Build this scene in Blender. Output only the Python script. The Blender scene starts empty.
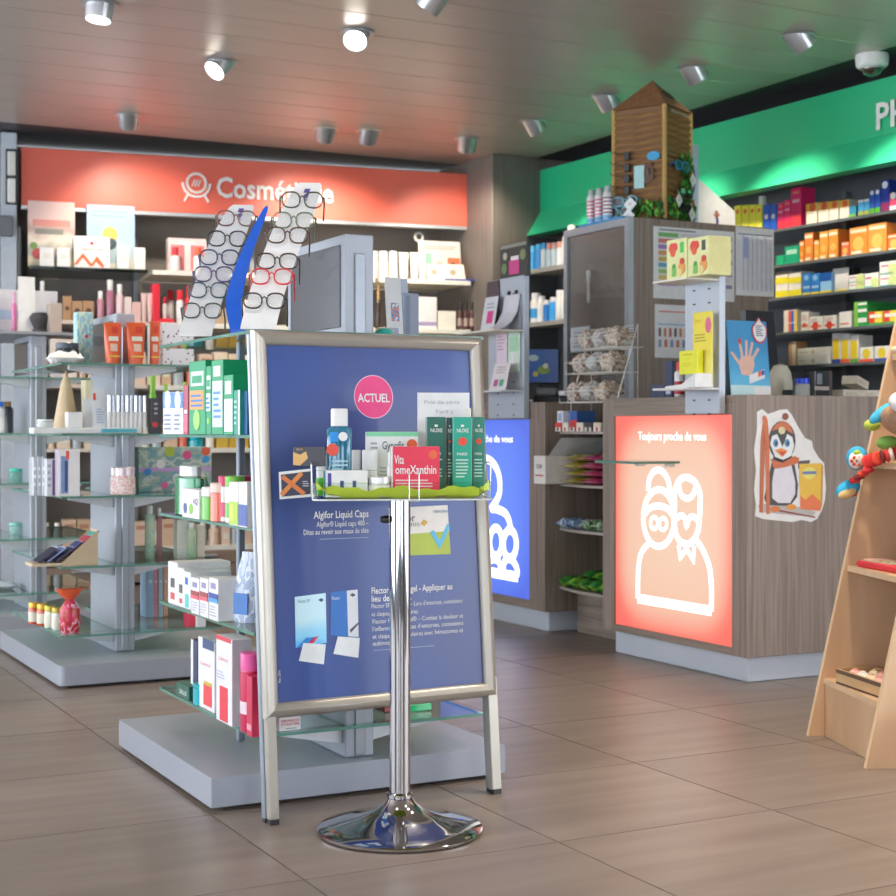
import bpy, bmesh, math, random
from mathutils import Matrix, Vector
random.seed(7)
SC = bpy.context.scene
COL = SC.collection
# ------------------------------------------------------------------ camera
FPX, CAMH, CX, HY, YAW = 1500.0, 0.93, 448.0, 431.0, math.radians(27.6)
cd = bpy.data.cameras.new('camera'); cam = bpy.data.objects.new('camera', cd); COL.objects.link(cam)
cd.sensor_width = 36.0; cd.lens = 36.0 * FPX / 896.0; cd.shift_y = (HY - 448.0) / 896.0
cd.clip_start = 0.05; cd.clip_end = 60
cam.location = (0, 0, CAMH); cam.rotation_euler = (math.pi / 2, 0, -YAW)
cd.dof.use_dof = True; cd.dof.focus_distance = 3.65; cd.dof.aperture_fstop = 7.0
SC.camera = cam
# ------------------------------------------------------------------ world: daylight that enters by the open shop front
wd = bpy.data.worlds.new('daylight'); SC.world = wd; wd.use_nodes = True
bg = wd.node_tree.nodes['Background']; bg.inputs[0].default_value = (0.86, 0.92, 1.0, 1); bg.inputs[1].default_value = 3.7
LAMP_W = 42.0            # watts of one ceiling spot
SC.view_settings.view_transform = 'Standard'; SC.view_settings.look = 'None'
SC.view_settings.gamma = 1.0; SC.view_settings.use_curve_mapping = False
SC.view_settings.exposure = 0.74
SC.cycles.use_denoising = True
SC.cycles.transparent_max_bounces = 24
SC.cycles.max_bounces = 8
SC.cycles.caustics_reflective = False; SC.cycles.caustics_refractive = False
SC.cycles.sample_clamp_indirect = 6.0
# ------------------------------------------------------------------ helpers: places
RX, RY, FX, FY = math.cos(YAW), -math.sin(YAW), math.sin(YAW), math.cos(YAW)
def ray(px, py):
    a = (px - CX) / FPX
    return (RX * a + FX, RY * a + FY, (HY - py) / FPX)
def flo(px, py, z=0.0):
    """point of a level surface at height z seen at this spot of the photograph"""
    r = ray(px, py); t = (z - CAMH) / r[2]
    return (r[0] * t, r[1] * t, z)
def W(px, py, Z):
    r = ray(px, py); return Vector((r[0] * Z, r[1] * Z, CAMH + r[2] * Z))
class Fr:
    """an upright local frame: u along, v into, z up"""
    def __init__(s, x, y, rot): s.x, s.y, s.rot = x, y, rot; s.c, s.s = math.cos(rot), math.sin(rot)
    def pt(s, u, v, z=0.0): return (s.x + u * s.c - v * s.s, s.y + u * s.s + v * s.c, z)
    def uz(s, px, py, v):
        r = ray(px, py)
        nx, ny = -s.s, s.c
        d = (s.x * nx + s.y * ny + v) / (r[0] * nx + r[1] * ny)
        wx, wy = r[0] * d - s.x, r[1] * d - s.y
        return wx * s.c + wy * s.s, CAMH + r[2] * d
    def u(s, px, v): return s.uz(px, 400, v)[0]
    def z(s, px, py, v): return s.uz(px, py, v)[1]
FS = Fr(0, 0, 0)                       # fronts look towards the shop window (-y)
FLX = Fr(0, 0, -math.pi / 2)           # fronts look to -x: u = -y, v = x
# ------------------------------------------------------------------ helpers: materials
def lin(h):
    if isinstance(h, (tuple, list)): return tuple(h[:3]) + (1,)
    h = h.lstrip('#'); o = []
    for i in (0, 2, 4):
        c = int(h[i:i + 2], 16) / 255
        o.append(c / 12.92 if c <= .04045 else ((c + .055) / 1.055) ** 2.4)
    return tuple(o) + (1,)
MC = {}
def nt(name):
    m = bpy.data.materials.new(name); m.use_nodes = True
    t = m.node_tree; return m, t, t.nodes['Principled BSDF']
def M(h, rough=.5, metal=0.0, var=.05, scale=25.0, coat=0.0, alpha=None):
    """plain surface with a faint procedural unevenness"""
    k = (h, rough, metal, var, scale, coat)
    if k in MC: return MC[k]
    m, t, b = nt('surface_' + str(h).lstrip('#'))
    c = tuple(min(x, .78) for x in lin(h)[:3]) + (1,)        # no paper or paint is whiter than this
    n = t.nodes.new('ShaderNodeTexNoise'); n.inputs['Scale'].default_value = scale; n.inputs['Detail'].default_value = 3
    tc = t.nodes.new('ShaderNodeTexCoord'); t.links.new(tc.outputs['Object'], n.inputs['Vector'])
    r = t.nodes.new('ShaderNodeValToRGB'); e = r.color_ramp.elements
    e[0].position = .3; e[1].position = .7
    e[0].color = tuple(max(0, x * (1 - var)) for x in c[:3]) + (1,); e[1].color = tuple(min(1, x * (1 + var)) for x in c[:3]) + (1,)
    t.links.new(n.outputs['Fac'], r.inputs['Fac']); t.links.new(r.outputs['Color'], b.inputs['Base Color'])
    b.inputs['Roughness'].default_value = rough; b.inputs['Metallic'].default_value = metal
    if coat: b.inputs['Coat Weight'].default_value = coat; b.inputs['Coat Roughness'].default_value = .06
    MC[k] = m; return m
def wood(k, c1, c2, c3, rough=.5, st=(60, 60, 2.2), bump=.02):
    if k in MC: return MC[k]
    m, t, b = nt(k)
    tc = t.nodes.new('ShaderNodeTexCoord'); mp = t.nodes.new('ShaderNodeMapping')
    mp.inputs['Scale'].default_value = st; t.links.new(tc.outputs['Object'], mp.inputs['Vector'])
    n = t.nodes.new('ShaderNodeTexNoise'); n.inputs['Scale'].default_value = 1; n.inputs['Detail'].default_value = 6; n.inputs['Distortion'].default_value = .6
    t.links.new(mp.outputs['Vector'], n.inputs['Vector'])
    r = t.nodes.new('ShaderNodeValToRGB'); e = r.color_ramp.elements
    e[0].position = .28; e[0].color = lin(c1); e[1].position = .75; e[1].color = lin(c3)
    x = e.new(.5); x.color = lin(c2)
    t.links.new(n.outputs['Fac'], r.inputs['Fac']); t.links.new(r.outputs['Color'], b.inputs['Base Color'])
    b.inputs['Roughness'].default_value = rough
    bp = t.nodes.new('ShaderNodeBump'); bp.inputs['Strength'].default_value = bump * 10; bp.inputs['Distance'].default_value = .002
    t.links.new(n.outputs['Fac'], bp.inputs['Height']); t.links.new(bp.outputs['Normal'], b.inputs['Normal'])
    MC[k] = m; return m
def glass(k='clear_glass', tint='#e4f2ec', gloss=.9, ior=1.5):
    if k in MC: return MC[k]
    m, t, b = nt(k); t.nodes.remove(b)
    out = t.nodes['Material Output']
    tr = t.nodes.new('ShaderNodeBsdfTransparent'); tr.inputs[0].default_value = lin(tint)
    gl = t.nodes.new('ShaderNodeBsdfGlossy'); gl.inputs['Roughness'].default_value = .03; gl.inputs[0].default_value = (gloss, gloss, gloss, 1)
    fr = t.nodes.new('ShaderNodeFresnel'); fr.inputs[0].default_value = ior
    mx = t.nodes.new('ShaderNodeMixShader')
    ge = t.nodes.new('ShaderNodeNewGeometry'); sb = t.nodes.new('ShaderNodeMath'); sb.operation = 'SUBTRACT'; sb.inputs[0].default_value = 1.0; t.links.new(ge.outputs['Backfacing'], sb.inputs[1])
    ml = t.nodes.new('ShaderNodeMath'); ml.operation = 'MULTIPLY'; t.links.new(fr.outputs[0], ml.inputs[0]); t.links.new(sb.outputs[0], ml.inputs[1])   # mirror only at the outer faces of a plate
    t.links.new(ml.outputs[0], mx.inputs[0]); t.links.new(tr.outputs[0], mx.inputs[1]); t.links.new(gl.outputs[0], mx.inputs[2])
    t.links.new(mx.outputs[0], out.inputs[0]); MC[k] = m; return m
def film(k, tint, amount=.5, rough=.15):
    """thin clear plastic with a veil of its own colour"""
    if k in MC: return MC[k]
    m, t, b = nt(k); out = t.nodes['Material Output']
    b.inputs['Base Color'].default_value = lin(tint); b.inputs['Roughness'].default_value = rough
    tr = t.nodes.new('ShaderNodeBsdfTransparent'); mx = t.nodes.new('ShaderNodeMixShader')
    n = t.nodes.new('ShaderNodeTexNoise'); n.inputs['Scale'].default_value = 18
    ma = t.nodes.new('ShaderNodeMath'); ma.operation = 'MULTIPLY_ADD'; ma.inputs[1].default_value = .5; ma.inputs[2].default_value = amount - .25
    t.links.new(n.outputs['Fac'], ma.inputs[0]); t.links.new(ma.outputs[0], mx.inputs[0])
    t.links.new(tr.outputs[0], mx.inputs[1]); t.links.new(b.outputs[0], mx.inputs[2]); t.links.new(mx.outputs[0], out.inputs[0])
    MC[k] = m; return m
def glow(k, col, s):
    if k in MC: return MC[k]
    m, t, b = nt(k); b.inputs['Base Color'].default_value = lin(col)
    b.inputs['Emission Color'].default_value = lin(col); b.inputs['Emission Strength'].default_value = s; b.inputs['Roughness'].default_value = .3
    MC[k] = m; return m
def prnt(k, cols, scale=9.0, kind='blobs', rough=.4):
    """colour print: cols through a noise / stripes / dots ramp"""
    if k in MC: return MC[k]
    m, t, b = nt(k); tc = t.nodes.new('ShaderNodeTexCoord')
    if kind == 'dots':
        n = t.nodes.new('ShaderNodeTexVoronoi'); n.inputs['Scale'].default_value = scale; o = n.outputs['Distance']
    elif kind == 'cells':
        n = t.nodes.new('ShaderNodeTexVoronoi'); n.inputs['Scale'].default_value = scale; o = n.outputs['Color']
    elif kind == 'stripes':
        n = t.nodes.new('ShaderNodeTexWave'); n.bands_direction = 'Z'; n.inputs['Scale'].default_value = scale; o = n.outputs['Fac']
    elif kind == 'stripesx':
        n = t.nodes.new('ShaderNodeTexWave'); n.bands_direction = 'X'; n.inputs['Scale'].default_value = scale; o = n.outputs['Fac']
    elif kind == 'rise':
        n = t.nodes.new('ShaderNodeTexNoise'); n.inputs['Scale'].default_value = scale; n.inputs['Detail'].default_value = 5
        sp = t.nodes.new('ShaderNodeSeparateXYZ'); t.links.new(tc.outputs['Generated'], sp.inputs[0])
        ad = t.nodes.new('ShaderNodeMath'); ad.operation = 'MULTIPLY_ADD'; ad.inputs[1].default_value = .35
        t.links.new(n.outputs['Fac'], ad.inputs[0]); t.links.new(sp.outputs['Z'], ad.inputs[2]); o = ad.outputs[0]
    else:
        n = t.nodes.new('ShaderNodeTexNoise'); n.inputs['Scale'].default_value = scale; n.inputs['Detail'].default_value = 2; o = n.outputs['Fac']
    t.links.new(tc.outputs['Object' if kind in ('stripes', 'stripesx', 'dots', 'cells') else 'Generated'], n.inputs['Vector'])
    r = t.nodes.new('ShaderNodeValToRGB'); r.color_ramp.interpolation = 'CONSTANT' if kind != 'rise' else 'EASE'; e = r.color_ramp.elements
    nn = len(cols); lo, hi = (.32, .68) if kind == 'blobs' else ((.1, .5) if kind == 'dots' else (.1, 1.05 if kind == 'rise' else .95))
    while len(e) < nn: e.new(.5)
    for i, c in enumerate(cols):
        e[i].position = 0 if i == 0 and kind != 'rise' else lo + (hi - lo) * i / nn; e[i].color = lin(c)
    t.links.new(o, r.inputs['Fac']); t.links.new(r.outputs['Color'], b.inputs['Base Color']); b.inputs['Roughness'].default_value = rough
    MC[k] = m; return m
# ------------------------------------------------------------------ helpers: meshes
class MB:
    def __init__(s): s.v, s.f, s.m = [], [], []
    def add(s, vs, fs, m=0):
        o = len(s.v); s.v += [tuple(v) for v in vs]; s.f += [tuple(i + o for i in f) for f in fs]; s.m += [m] * len(fs); return s
    def box(s, x0, x1, y0, y1, z0, z1, m=0):
        return s.add([(x0, y0, z0), (x1, y0, z0), (x1, y1, z0), (x0, y1, z0), (x0, y0, z1), (x1, y0, z1), (x1, y1, z1), (x0, y1, z1)],
                     [(0, 3, 2, 1), (4, 5, 6, 7), (0, 1, 5, 4), (1, 2, 6, 5), (2, 3, 7, 6), (3, 0, 4, 7)], m)
    def cbox(s, x0, x1, y0, y1, z0, z1, b=.002, m=0):
        """box with chamfered edges"""
        b = min(b, (x1 - x0) / 3, (y1 - y0) / 3, (z1 - z0) / 3)
        P = []
        for z, i in ((z0, b), (z0 + b, 0), (z1 - b, 0), (z1, b)):
            a, c, d, e = x0 + i, x1 - i, y0 + i, y1 - i
            P += [(a + b, d, z), (c - b, d, z), (c, d + b, z), (c, e - b, z), (c - b, e, z), (a + b, e, z), (a, e - b, z), (a, d + b, z)]
        F = [tuple(range(7, -1, -1)), tuple(range(24, 32))]
        for k in range(3):
            for j in range(8): F.append((k * 8 + j, k * 8 + (j + 1) % 8, k * 8 + 8 + (j + 1) % 8, k * 8 + 8 + j))
        return s.add(P, F, m)
    def prism(s, poly, z0, z1, m=0, ms=None):
        n = len(poly)
        s.add([(x, y, z0) for x, y in poly] + [(x, y, z1) for x, y in poly], [tuple(range(n - 1, -1, -1)), tuple(range(n, 2 * n))], m)
        o = len(s.v) - 2 * n
        for i in range(n): s.f.append((o + i, o + (i + 1) % n, o + n + (i + 1) % n, o + n + i)); s.m.append(m if ms is None else ms)
        return s
    def slab(s, poly, y0, y1, m=0, ms=None):
        """outline in x,z given thickness along y (front y0)"""
        n = len(poly)
        s.add([(x, y0, z) for x, z in poly] + [(x, y1, z) for x, z in poly], [tuple(range(n)), tuple(range(2 * n - 1, n - 1, -1))], m)
        o = len(s.v) - 2 * n
        for i in range(n): s.f.append((o + (i + 1) % n, o + i, o + n + i, o + n + (i + 1) % n)); s.m.append(m if ms is None else ms)
        return s
    def loft(s, rings, m=0, cap=True):
        n = len(rings[0]); o = len(s.v)
        for r in rings: s.v += [tuple(p) for p in r]
        for k in range(len(rings) - 1):
            for j in range(n):
                s.f.append((o + k * n + j, o + k * n + (j + 1) % n, o + (k + 1) * n + (j + 1) % n, o + (k + 1) * n + j)); s.m.append(m)
        if cap:
            s.f.append(tuple(o + j for j in range(n - 1, -1, -1))); s.m.append(m)
            q = o + (len(rings) - 1) * n; s.f.append(tuple(q + j for j in range(n))); s.m.append(m)
        return s
    def lathe(s, prof, seg=20, cx=0, cy=0, m=0, sy=1.0):
        rings = [[(cx + max(r, 1e-5) * math.cos(2 * math.pi * j / seg), cy + sy * max(r, 1e-5) * math.sin(2 * math.pi * j / seg), z) for j in range(seg)] for r, z in prof]
        return s.loft(rings, m)
    def tube(s, pts, r, seg=8, m=0, close=False):
        pts = [Vector(p) for p in pts]; n = len(pts); rings = []
        for i, p in enumerate(pts):
            a = pts[(i - 1) % n] if (i or close) else p; b = pts[(i + 1) % n] if (i < n - 1 or close) else p
            d = (b - a).normalized(); up = Vector((0, 0, 1)) if abs(d.z) < .95 else Vector((1, 0, 0))
            x = d.cross(up).normalized(); y = x.cross(d)
            rr = r[i] if isinstance(r, (list, tuple)) else r
            rings.append([p + x * rr * math.cos(2 * math.pi * j / seg) + y * rr * math.sin(2 * math.pi * j / seg) for j in range(seg)])
        if close: rings.append(rings[0])
        return s.loft(rings, m, not close)
    def ribbon(s, pts, w, y0, y1, m=0, close=False):
        """stroke of width w along x,z points, thickness y0..y1"""
        P = [Vector(p) for p in pts]; n = len(P); L, Rr = [], []
        for i in range(n):
            a = P[(i - 1) % n] if (i or close) else P[i]; b = P[(i + 1) % n] if (i < n - 1 or close) else P[i]
            d = (b - a).normalized(); nn = Vector((-d.y, d.x))
            if 0 < i < n - 1 or close:
                d1 = (P[i] - a).normalized(); k = max(.45, abs(Vector((-d1.y, d1.x)).dot(nn))); nn = nn / k
            L.append(P[i] + nn * w / 2); Rr.append(P[i] - nn * w / 2)
        rg = [[(L[i].x, y0, L[i].y), (Rr[i].x, y0, Rr[i].y), (Rr[i].x, y1, Rr[i].y), (L[i].x, y1, L[i].y)] for i in range(n)]
        if close: rg.append(rg[0])
        return s.loft(rg, m, not close)
    def xf(s, mat, start=0):
        for i in range(start, len(s.v)): s.v[i] = tuple(mat @ Vector(s.v[i]))
        return s
    def mesh(s, name, mats, smooth=False):
        me = bpy.data.meshes.new(name); me.from_pydata(s.v, [], s.f)
        for x in (mats if isinstance(mats, (list, tuple)) else [mats]): me.materials.append(x)
        if len(me.materials) > 1: me.polygons.foreach_set('material_index', s.m)
        if smooth:
            me.polygons.foreach_set('use_smooth', [len(f) <= 4 for f in s.f])
            try: me.set_sharp_from_angle(angle=math.radians(38))
            except Exception: pass
        me.update(); return me
    def build(s, name, mats, parent=None, smooth=False, loc=None, rot=None):
        o = bpy.data.objects.new(name, s.mesh(name, mats, smooth)); COL.objects.link(o)
        if parent is not None: o.parent = parent
        if loc is not None: o.location = loc
        if rot is not None: o.rotation_euler = rot
        return o
LABELS = {}
def tag(o, label, cat, group=None):
    o['label'] = label; o['category'] = cat
    if group: o['group'] = group
    LABELS.setdefault(label, []).append(o.name); return o
def T(name, label, cat, loc=(0, 0, 0), rz=0.0, group=None):
    o = bpy.data.objects.new(name, None); COL.objects.link(o); o.empty_display_size = .05
    o.location = loc; o.rotation_euler = (0, 0, rz); return tag(o, label, cat, group)
def struct(o): o['kind'] = 'structure'; return o
def sroot(name, loc=(0, 0, 0), rz=0):
    o = bpy.data.objects.new(name, None); COL.objects.link(o); o.location = loc; o.rotation_euler = (0, 0, rz); return struct(o)
TXC = {}
def text(s, mat, parent, x, y, z, w=None, h=None, name='lettering', align='l', rot=None, th=.0006, shear=0.0, bold=0.0):
    """flat lettering in the local x,z plane facing -y; w = width wanted, h = capital height"""
    cu = bpy.data.curves.new('t', 'FONT'); cu.body = s; cu.size = 1; cu.extrude = 0; cu.resolution_u = 2; cu.shear = shear; cu.offset = bold
    ob = bpy.data.objects.new('t', cu); COL.objects.link(ob)
    me = bpy.data.meshes.new_from_object(ob); bpy.data.objects.remove(ob); bpy.data.curves.remove(cu)
    xs = [v.co.x for v in me.vertices]; x0, x1 = min(xs), max(xs); ys = [v.co.y for v in me.vertices]; top = max(ys)
    kh = (h / .7) if h else None; kw = (w / (x1 - x0)) if w else None
    if kh is None: kh = kw
    if kw is None: kw = kh
    off = {'l': x0, 'c': (x0 + x1) / 2, 'r': x1}[align]
    for v in me.vertices: v.co = ((v.co.x - off) * kw, -th, v.co.y * kh)
    me.materials.clear(); me.materials.append(mat)
    o = bpy.data.objects.new(name, me); COL.objects.link(o); o.parent = parent; o.location = (x, y, z)
    if rot: o.rotation_euler = rot
    return o
# ================================================================== the setting
CZ = 2.70; KS = 1.69 / 1.62      # ceiling height, distance factor of the rear walls
SILVER = M('#a2a8b2', .38, .25, .02); WHITE = M('#f1efec', .45); DARK = M('#3c3e42', .5); BLACK = M('#26272a', .45)
GREYWALL = M('#6b6460', .6, 0, .05, 6); ALU = M('#c9ccd0', .32, .8, .02); CHROME = M('#bdbdc0', .06, 1.0, .0)
CREAM = M('#e9dfcf', .5); STEEL = M('#9aa0a8', .3, .9, .03)
OAK = wood('grey_brown_oak', '#75665c', '#897a6f', '#9b8c80', .5)
OAKH = wood('grey_brown_oak_cross_grain', '#75665c', '#897a6f', '#9b8c80', .5, (2.2, 2.2, 60))
PLY = wood('pale_plywood', '#c39a74', '#d2ac88', '#deBd9a', .45, (5, 5, 1.6), .01)
PLYEDGE = M('#e2c29a', .5)
GLS = glass(); GEDGE = M('#5f8f82', .15, 0, .1); GE = [GLS, GEDGE]
# ---- floor: single tiles with recessed joints
def tile_mat():
    m, t, b = nt('stoneware_tile')
    tc = t.nodes.new('ShaderNodeTexCoord'); oi = t.nodes.new('ShaderNodeObjectInfo')
    mp = t.nodes.new('ShaderNodeMapping'); mp.inputs['Scale'].default_value = (1.2, 9, 1); t.links.new(tc.outputs['Object'], mp.inputs['Vector'])
    cb = t.nodes.new('ShaderNodeCombineXYZ'); mu = t.nodes.new('ShaderNodeMath'); mu.operation = 'MULTIPLY'; mu.inputs[1].default_value = 40
    t.links.new(oi.outputs['Random'], mu.inputs[0]); t.links.new(mu.outputs[0], cb.inputs[0]); t.links.new(mu.outputs[0], cb.inputs[1]); t.links.new(cb.outputs[0], mp.inputs['Location'])
    n = t.nodes.new('ShaderNodeTexNoise'); n.inputs['Scale'].default_value = 1.6; n.inputs['Detail'].default_value = 8; t.links.new(mp.outputs['Vector'], n.inputs['Vector'])
    r = t.nodes.new('ShaderNodeValToRGB'); e = r.color_ramp.elements
    e[0].position = .3; e[0].color = lin('#7b6d63'); e[1].position = .72; e[1].color = lin('#8e8076')
    t.links.new(n.outputs['Fac'], r.inputs['Fac'])
    hs = t.nodes.new('ShaderNodeHueSaturation'); ml = t.nodes.new('ShaderNodeMath'); ml.operation = 'MULTIPLY_ADD'; ml.inputs[1].default_value = .1; ml.inputs[2].default_value = .95
    t.links.new(oi.outputs['Random'], ml.inputs[0]); t.links.new(ml.outputs[0], hs.inputs['Value']); t.links.new(r.outputs['Color'], hs.inputs['Color'])
    t.links.new(hs.outputs['Color'], b.inputs['Base Color']); b.inputs['Roughness'].default_value = .36
    return m
TILE = tile_mat()
fl_o = struct(MB().box(-2.6, 5.9, -3.2, 9.6, -.06, -.004).build('floor', M('#3f3731', .8)))
TX, TY, TX0, TY0 = .6175, .592, 1.176, 2.893
tb = MB().box(.002, TX - .002, .002, TY - .002, -.004, 0); tme = tb.mesh('tile', TILE)
i0 = math.floor((-2.6 - TX0) / TX) + 1; i1 = math.floor((5.9 - TX0) / TX); j0 = math.floor((-1.0 - TY0) / TY) + 1; j1 = math.floor((9.6 - TY0) / TY)
for i in range(i0, i1):
    for j in range(j0, j1):
        x, y = TX0 + i * TX, TY0 + j * TY
        if y < .6 and (x < -1.2 or x > 2.6): continue
        o = bpy.data.objects.new('tile', tme); COL.objects.link(o); o.parent = fl_o; o.location = (x, y, 0)
# ---- ceiling: long metal panels
def ceil_mat():
    m, t, b = nt('brushed_ceiling_metal')
    tc = t.nodes.new('ShaderNodeTexCoord'); mp = t.nodes.new('ShaderNodeMapping'); mp.inputs['Scale'].default_value = (1.2, 14, 1)
    t.links.new(tc.outputs['Object'], mp.inputs['Vector'])
    n = t.nodes.new('ShaderNodeTexNoise'); n.inputs['Scale'].default_value = 2; n.inputs['Detail'].default_value = 4; t.links.new(mp.outputs['Vector'], n.inputs['Vector'])
    r = t.nodes.new('ShaderNodeValToRGB'); e = r.color_ramp.elements; e[0].color = lin('#b2a69e'); e[1].color = lin('#c2b6ae')
    t.links.new(n.outputs['Fac'], r.inputs['Fac']); t.links.new(r.outputs['Color'], b.inputs['Base Color'])
    b.inputs['Metallic'].default_value = .35; b.inputs['Roughness'].default_value = .34
    return m
CEILM = ceil_mat()
ce = struct(MB().box(-2.6, 6.3, -3.2, 10.2, CZ + .012, CZ + .1).build('ceiling', DARK))
pme = MB().cbox(-2.6, 5.02, .0015, .2985, 0, .012, .004).mesh('ceiling_panel', CEILM)
y = -3.2
while y < 8.6:
    o = bpy.data.objects.new('ceiling_panel', pme); COL.objects.link(o); o.parent = ce; o.location = (0, y, CZ); y += .3
# ---- walls
FB = Fr(1.806 * KS, 8.711 * KS, -math.radians(8.21)); FRW = Fr(4.827 * KS, 8.023 * KS, math.atan2(5.105 - 8.023, 4.969 - 4.827))
wb = struct(MB().box(-3.6, 2.83, .42, .5, 0, CZ).build('wall_back', M('#857f7a', .7, 0, .05, 5), None, False, FB.pt(0, 0), (0, 0, FB.rot)))
wr = struct(MB().box(-.6, 6.5, .45, .55, 0, CZ).build('wall_right', M('#70747a', .7, 0, .05, 5), None, False, FRW.pt(0, 0), (0, 0, FRW.rot)))
pil = struct(MB().cbox(4.487 * KS, 5.4, 8.0 * KS, 9.1, 0, CZ, .004).build('wall_corner', wood('grey_laminate', '#6a635d', '#736b65', '#7c746d', .5)))
# shop front out of view: posts for reflections, a header, openings that let daylight in
wf = sroot('wall_front')
for k in range(6): MB().cbox(-2.6 + k * 1.5 - .04, -2.6 + k * 1.5 + .04, -3.2, -3.1, 0, CZ, .004).build('mullion', STEEL, wf)
MB().box(-2.6, 5.9, -3.2, -3.1, 2.45, CZ).build('header', GREYWALL, wf); MB().box(-2.6, 5.9, -3.2, -3.1, 0, .12).build('sill', STEEL, wf)
for k in (1, 3, 4): MB().box(-2.56 + k * 1.5, -1.14 + k * 1.5, -3.18, -3.12, .12, 2.45).build('reflection_panel', M('#8d8780', .7), wf)  # solid bays added out of view to stripe the chrome's reflections
wl = sroot('wall_left')
for k in (0, 3): MB().box(-2.58, -2.52, -3.02 + k * 1.45, -1.65 + k * 1.45, .12, 2.45).build('reflection_panel', M('#8d8780', .7), wl)  # more unseen bays closed for dark bands in the chrome
for k in range(8): MB().cbox(-2.6, -2.5, -3.1 + k * 1.45, -3.02 + k * 1.45, 0, CZ, .004).build('mullion', STEEL, wl)
MB().box(-2.6, -2.5, -3.1, 9.4, 2.45, CZ).build('header', GREYWALL, wl); MB().box(-2.6, -2.5, -3.1, 9.4, 0, .12).build('sill', STEEL, wl)
# upright wall strips left of the cosmetics bay
tr = struct(MB().cbox(-.115, -.025, -.02, .1, 0, CZ, .004).build('trim_1', M('#b9c2cc', .45), None, False, FB.pt(0, 0), (0, 0, FB.rot)))
struct(MB().cbox(-1.6, -.14, .02, .12, 0, CZ, .004).build('wall_left_return', M('#8a7c6c', .6), None, False, FB.pt(0, 0), (0, 0, FB.rot)))
o = MB().cbox(-.24, -.05, -.06, -.022, 2.08, 2.2, .004).build('door_closer', M('#6c7076', .4, .4), None, True, FB.pt(0, 0), (0, 0, FB.rot)); tag(o, 'grey metal bracket bar on the wall strip at the far left', 'bracket')
t = T('wall_dispenser', 'narrow dark wall rack with two white packs left of the coral sign', 'rack', FB.pt(-.09, -.03, 2.27), FB.rot)
MB().cbox(0, .075, 0, .009, 0, .33, .003).build('back_plate', DARK, t)
MB().cbox(.01, .055, -.04, -.001, .17, .31, .004).build('white_pack', M('#dcdcd4'), t); MB().cbox(.01, .055, -.04, -.001, .01, .15, .004).build('white_pack', M('#e4e4de'), t)
# ================================================================== signs over the shelves
CORAL = M('#f56a57', .4, 0, .02, 3); GREEN = M('#23b982', .4, 0, .02, 3); LETTER = M('#f6efe6', .5)
t = T('fascia_sign', 'long coral sign panel above the cosmetics shelves, white lettering', 'sign', FB.pt(0, 0), FB.rot)
zb, zt = FB.z(21, 205, 0), FB.z(21, 147, 0)
LBK = 2.71 * KS
MB().cbox(0, LBK, 0, .05, zb, zt, .002).build('panel', CORAL, t)
MB().box(0, LBK, .0, .06, zb - .022, zb - .001).build('metal_rail', ALU, t)
u0, z0 = FB.uz(216, 197, 0); u1, _ = FB.uz(333, 200, 0)
text('Cosmétique', LETTER, t, u0, -.001, z0, u1 - u0, .125, 'sign_lettering', th=.012, bold=.022)
mb = MB(); uc, zc = FB.uz(196.5, 183, -.01); RR = .058
ringp = lambda r, n=28, a0=0, a1=2 * math.pi: [(uc + r * math.cos(a0 + (a1 - a0) * i / n), zc + r * math.sin(a0 + (a1 - a0) * i / n)) for i in range(n + (a1 - a0 < 6.2))]
mb.ribbon(ringp(RR), .014, -.012, 0, 0, True)
mb.ribbon(ringp(RR + .027, 20, math.pi + .0, 2 * math.pi), .013, -.012, 0)
mb.ribbon([(uc - .05, zc - .07), (uc - .075, zc - .115)], .013, -.012, 0); mb.ribbon([(uc + .05, zc - .07), (uc + .075, zc - .115)], .013, -.012, 0)
for dx in (-.018, 0, .018): mb.ribbon([(uc + dx - .008, zc - .02), (uc + dx + .008, zc + .02)], .007, -.012, 0)
mb.build('mirror_emblem', LETTER, t)
t = T('fascia_sign', 'long green sign canopy above the medicine shelves, white lettering', 'sign', FRW.pt(0, 0), FRW.rot)
gt = 2.62; gm = FRW.z(746, 166, 0); ge = FRW.z(746, 191, -.1); LG = 5.2
MB().slab([(0, gm), (LG, gm), (LG, gt), (0, gt)], 0, .05).build('panel', GREEN, t)
mb = MB(); mb.add([(-.06, 0, gm), (LG, 0, gm), (LG, -.1, ge), (-.06, -.1, ge), (-.06, .05, gm), (LG, .05, gm), (LG, .0, ge), (-.06, .0, ge)],
                  [(0, 3, 2, 1), (4, 5, 6, 7), (3, 7, 6, 2), (0, 1, 5, 4), (0, 4, 7, 3), (1, 2, 6, 5)]); mb.build('lower_flange', M('#38c78f', .4, 0, .02, 3), t)
u0, z0 = FRW.uz(878, 130, 0); u1, z1 = FRW.uz(878, 104, 0); text('PH', LETTER, t, u0, -.001, z0, .20, z1 - z0, 'sign_lettering', th=.012, bold=.022)
u0, z0 = FRW.uz(656, 150, .12); u1, _ = FRW.uz(690, 150, .12)
o = MB().cbox(0, u1 - u0, 0, .12, 2.52, 2.66, .004).build('vent_box', M('#c9cac8'), None, False, FRW.pt(u0, .08, 0), (0, 0, FRW.rot)); tag(o, 'small white box peeking out above the green sign', 'vent')
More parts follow.
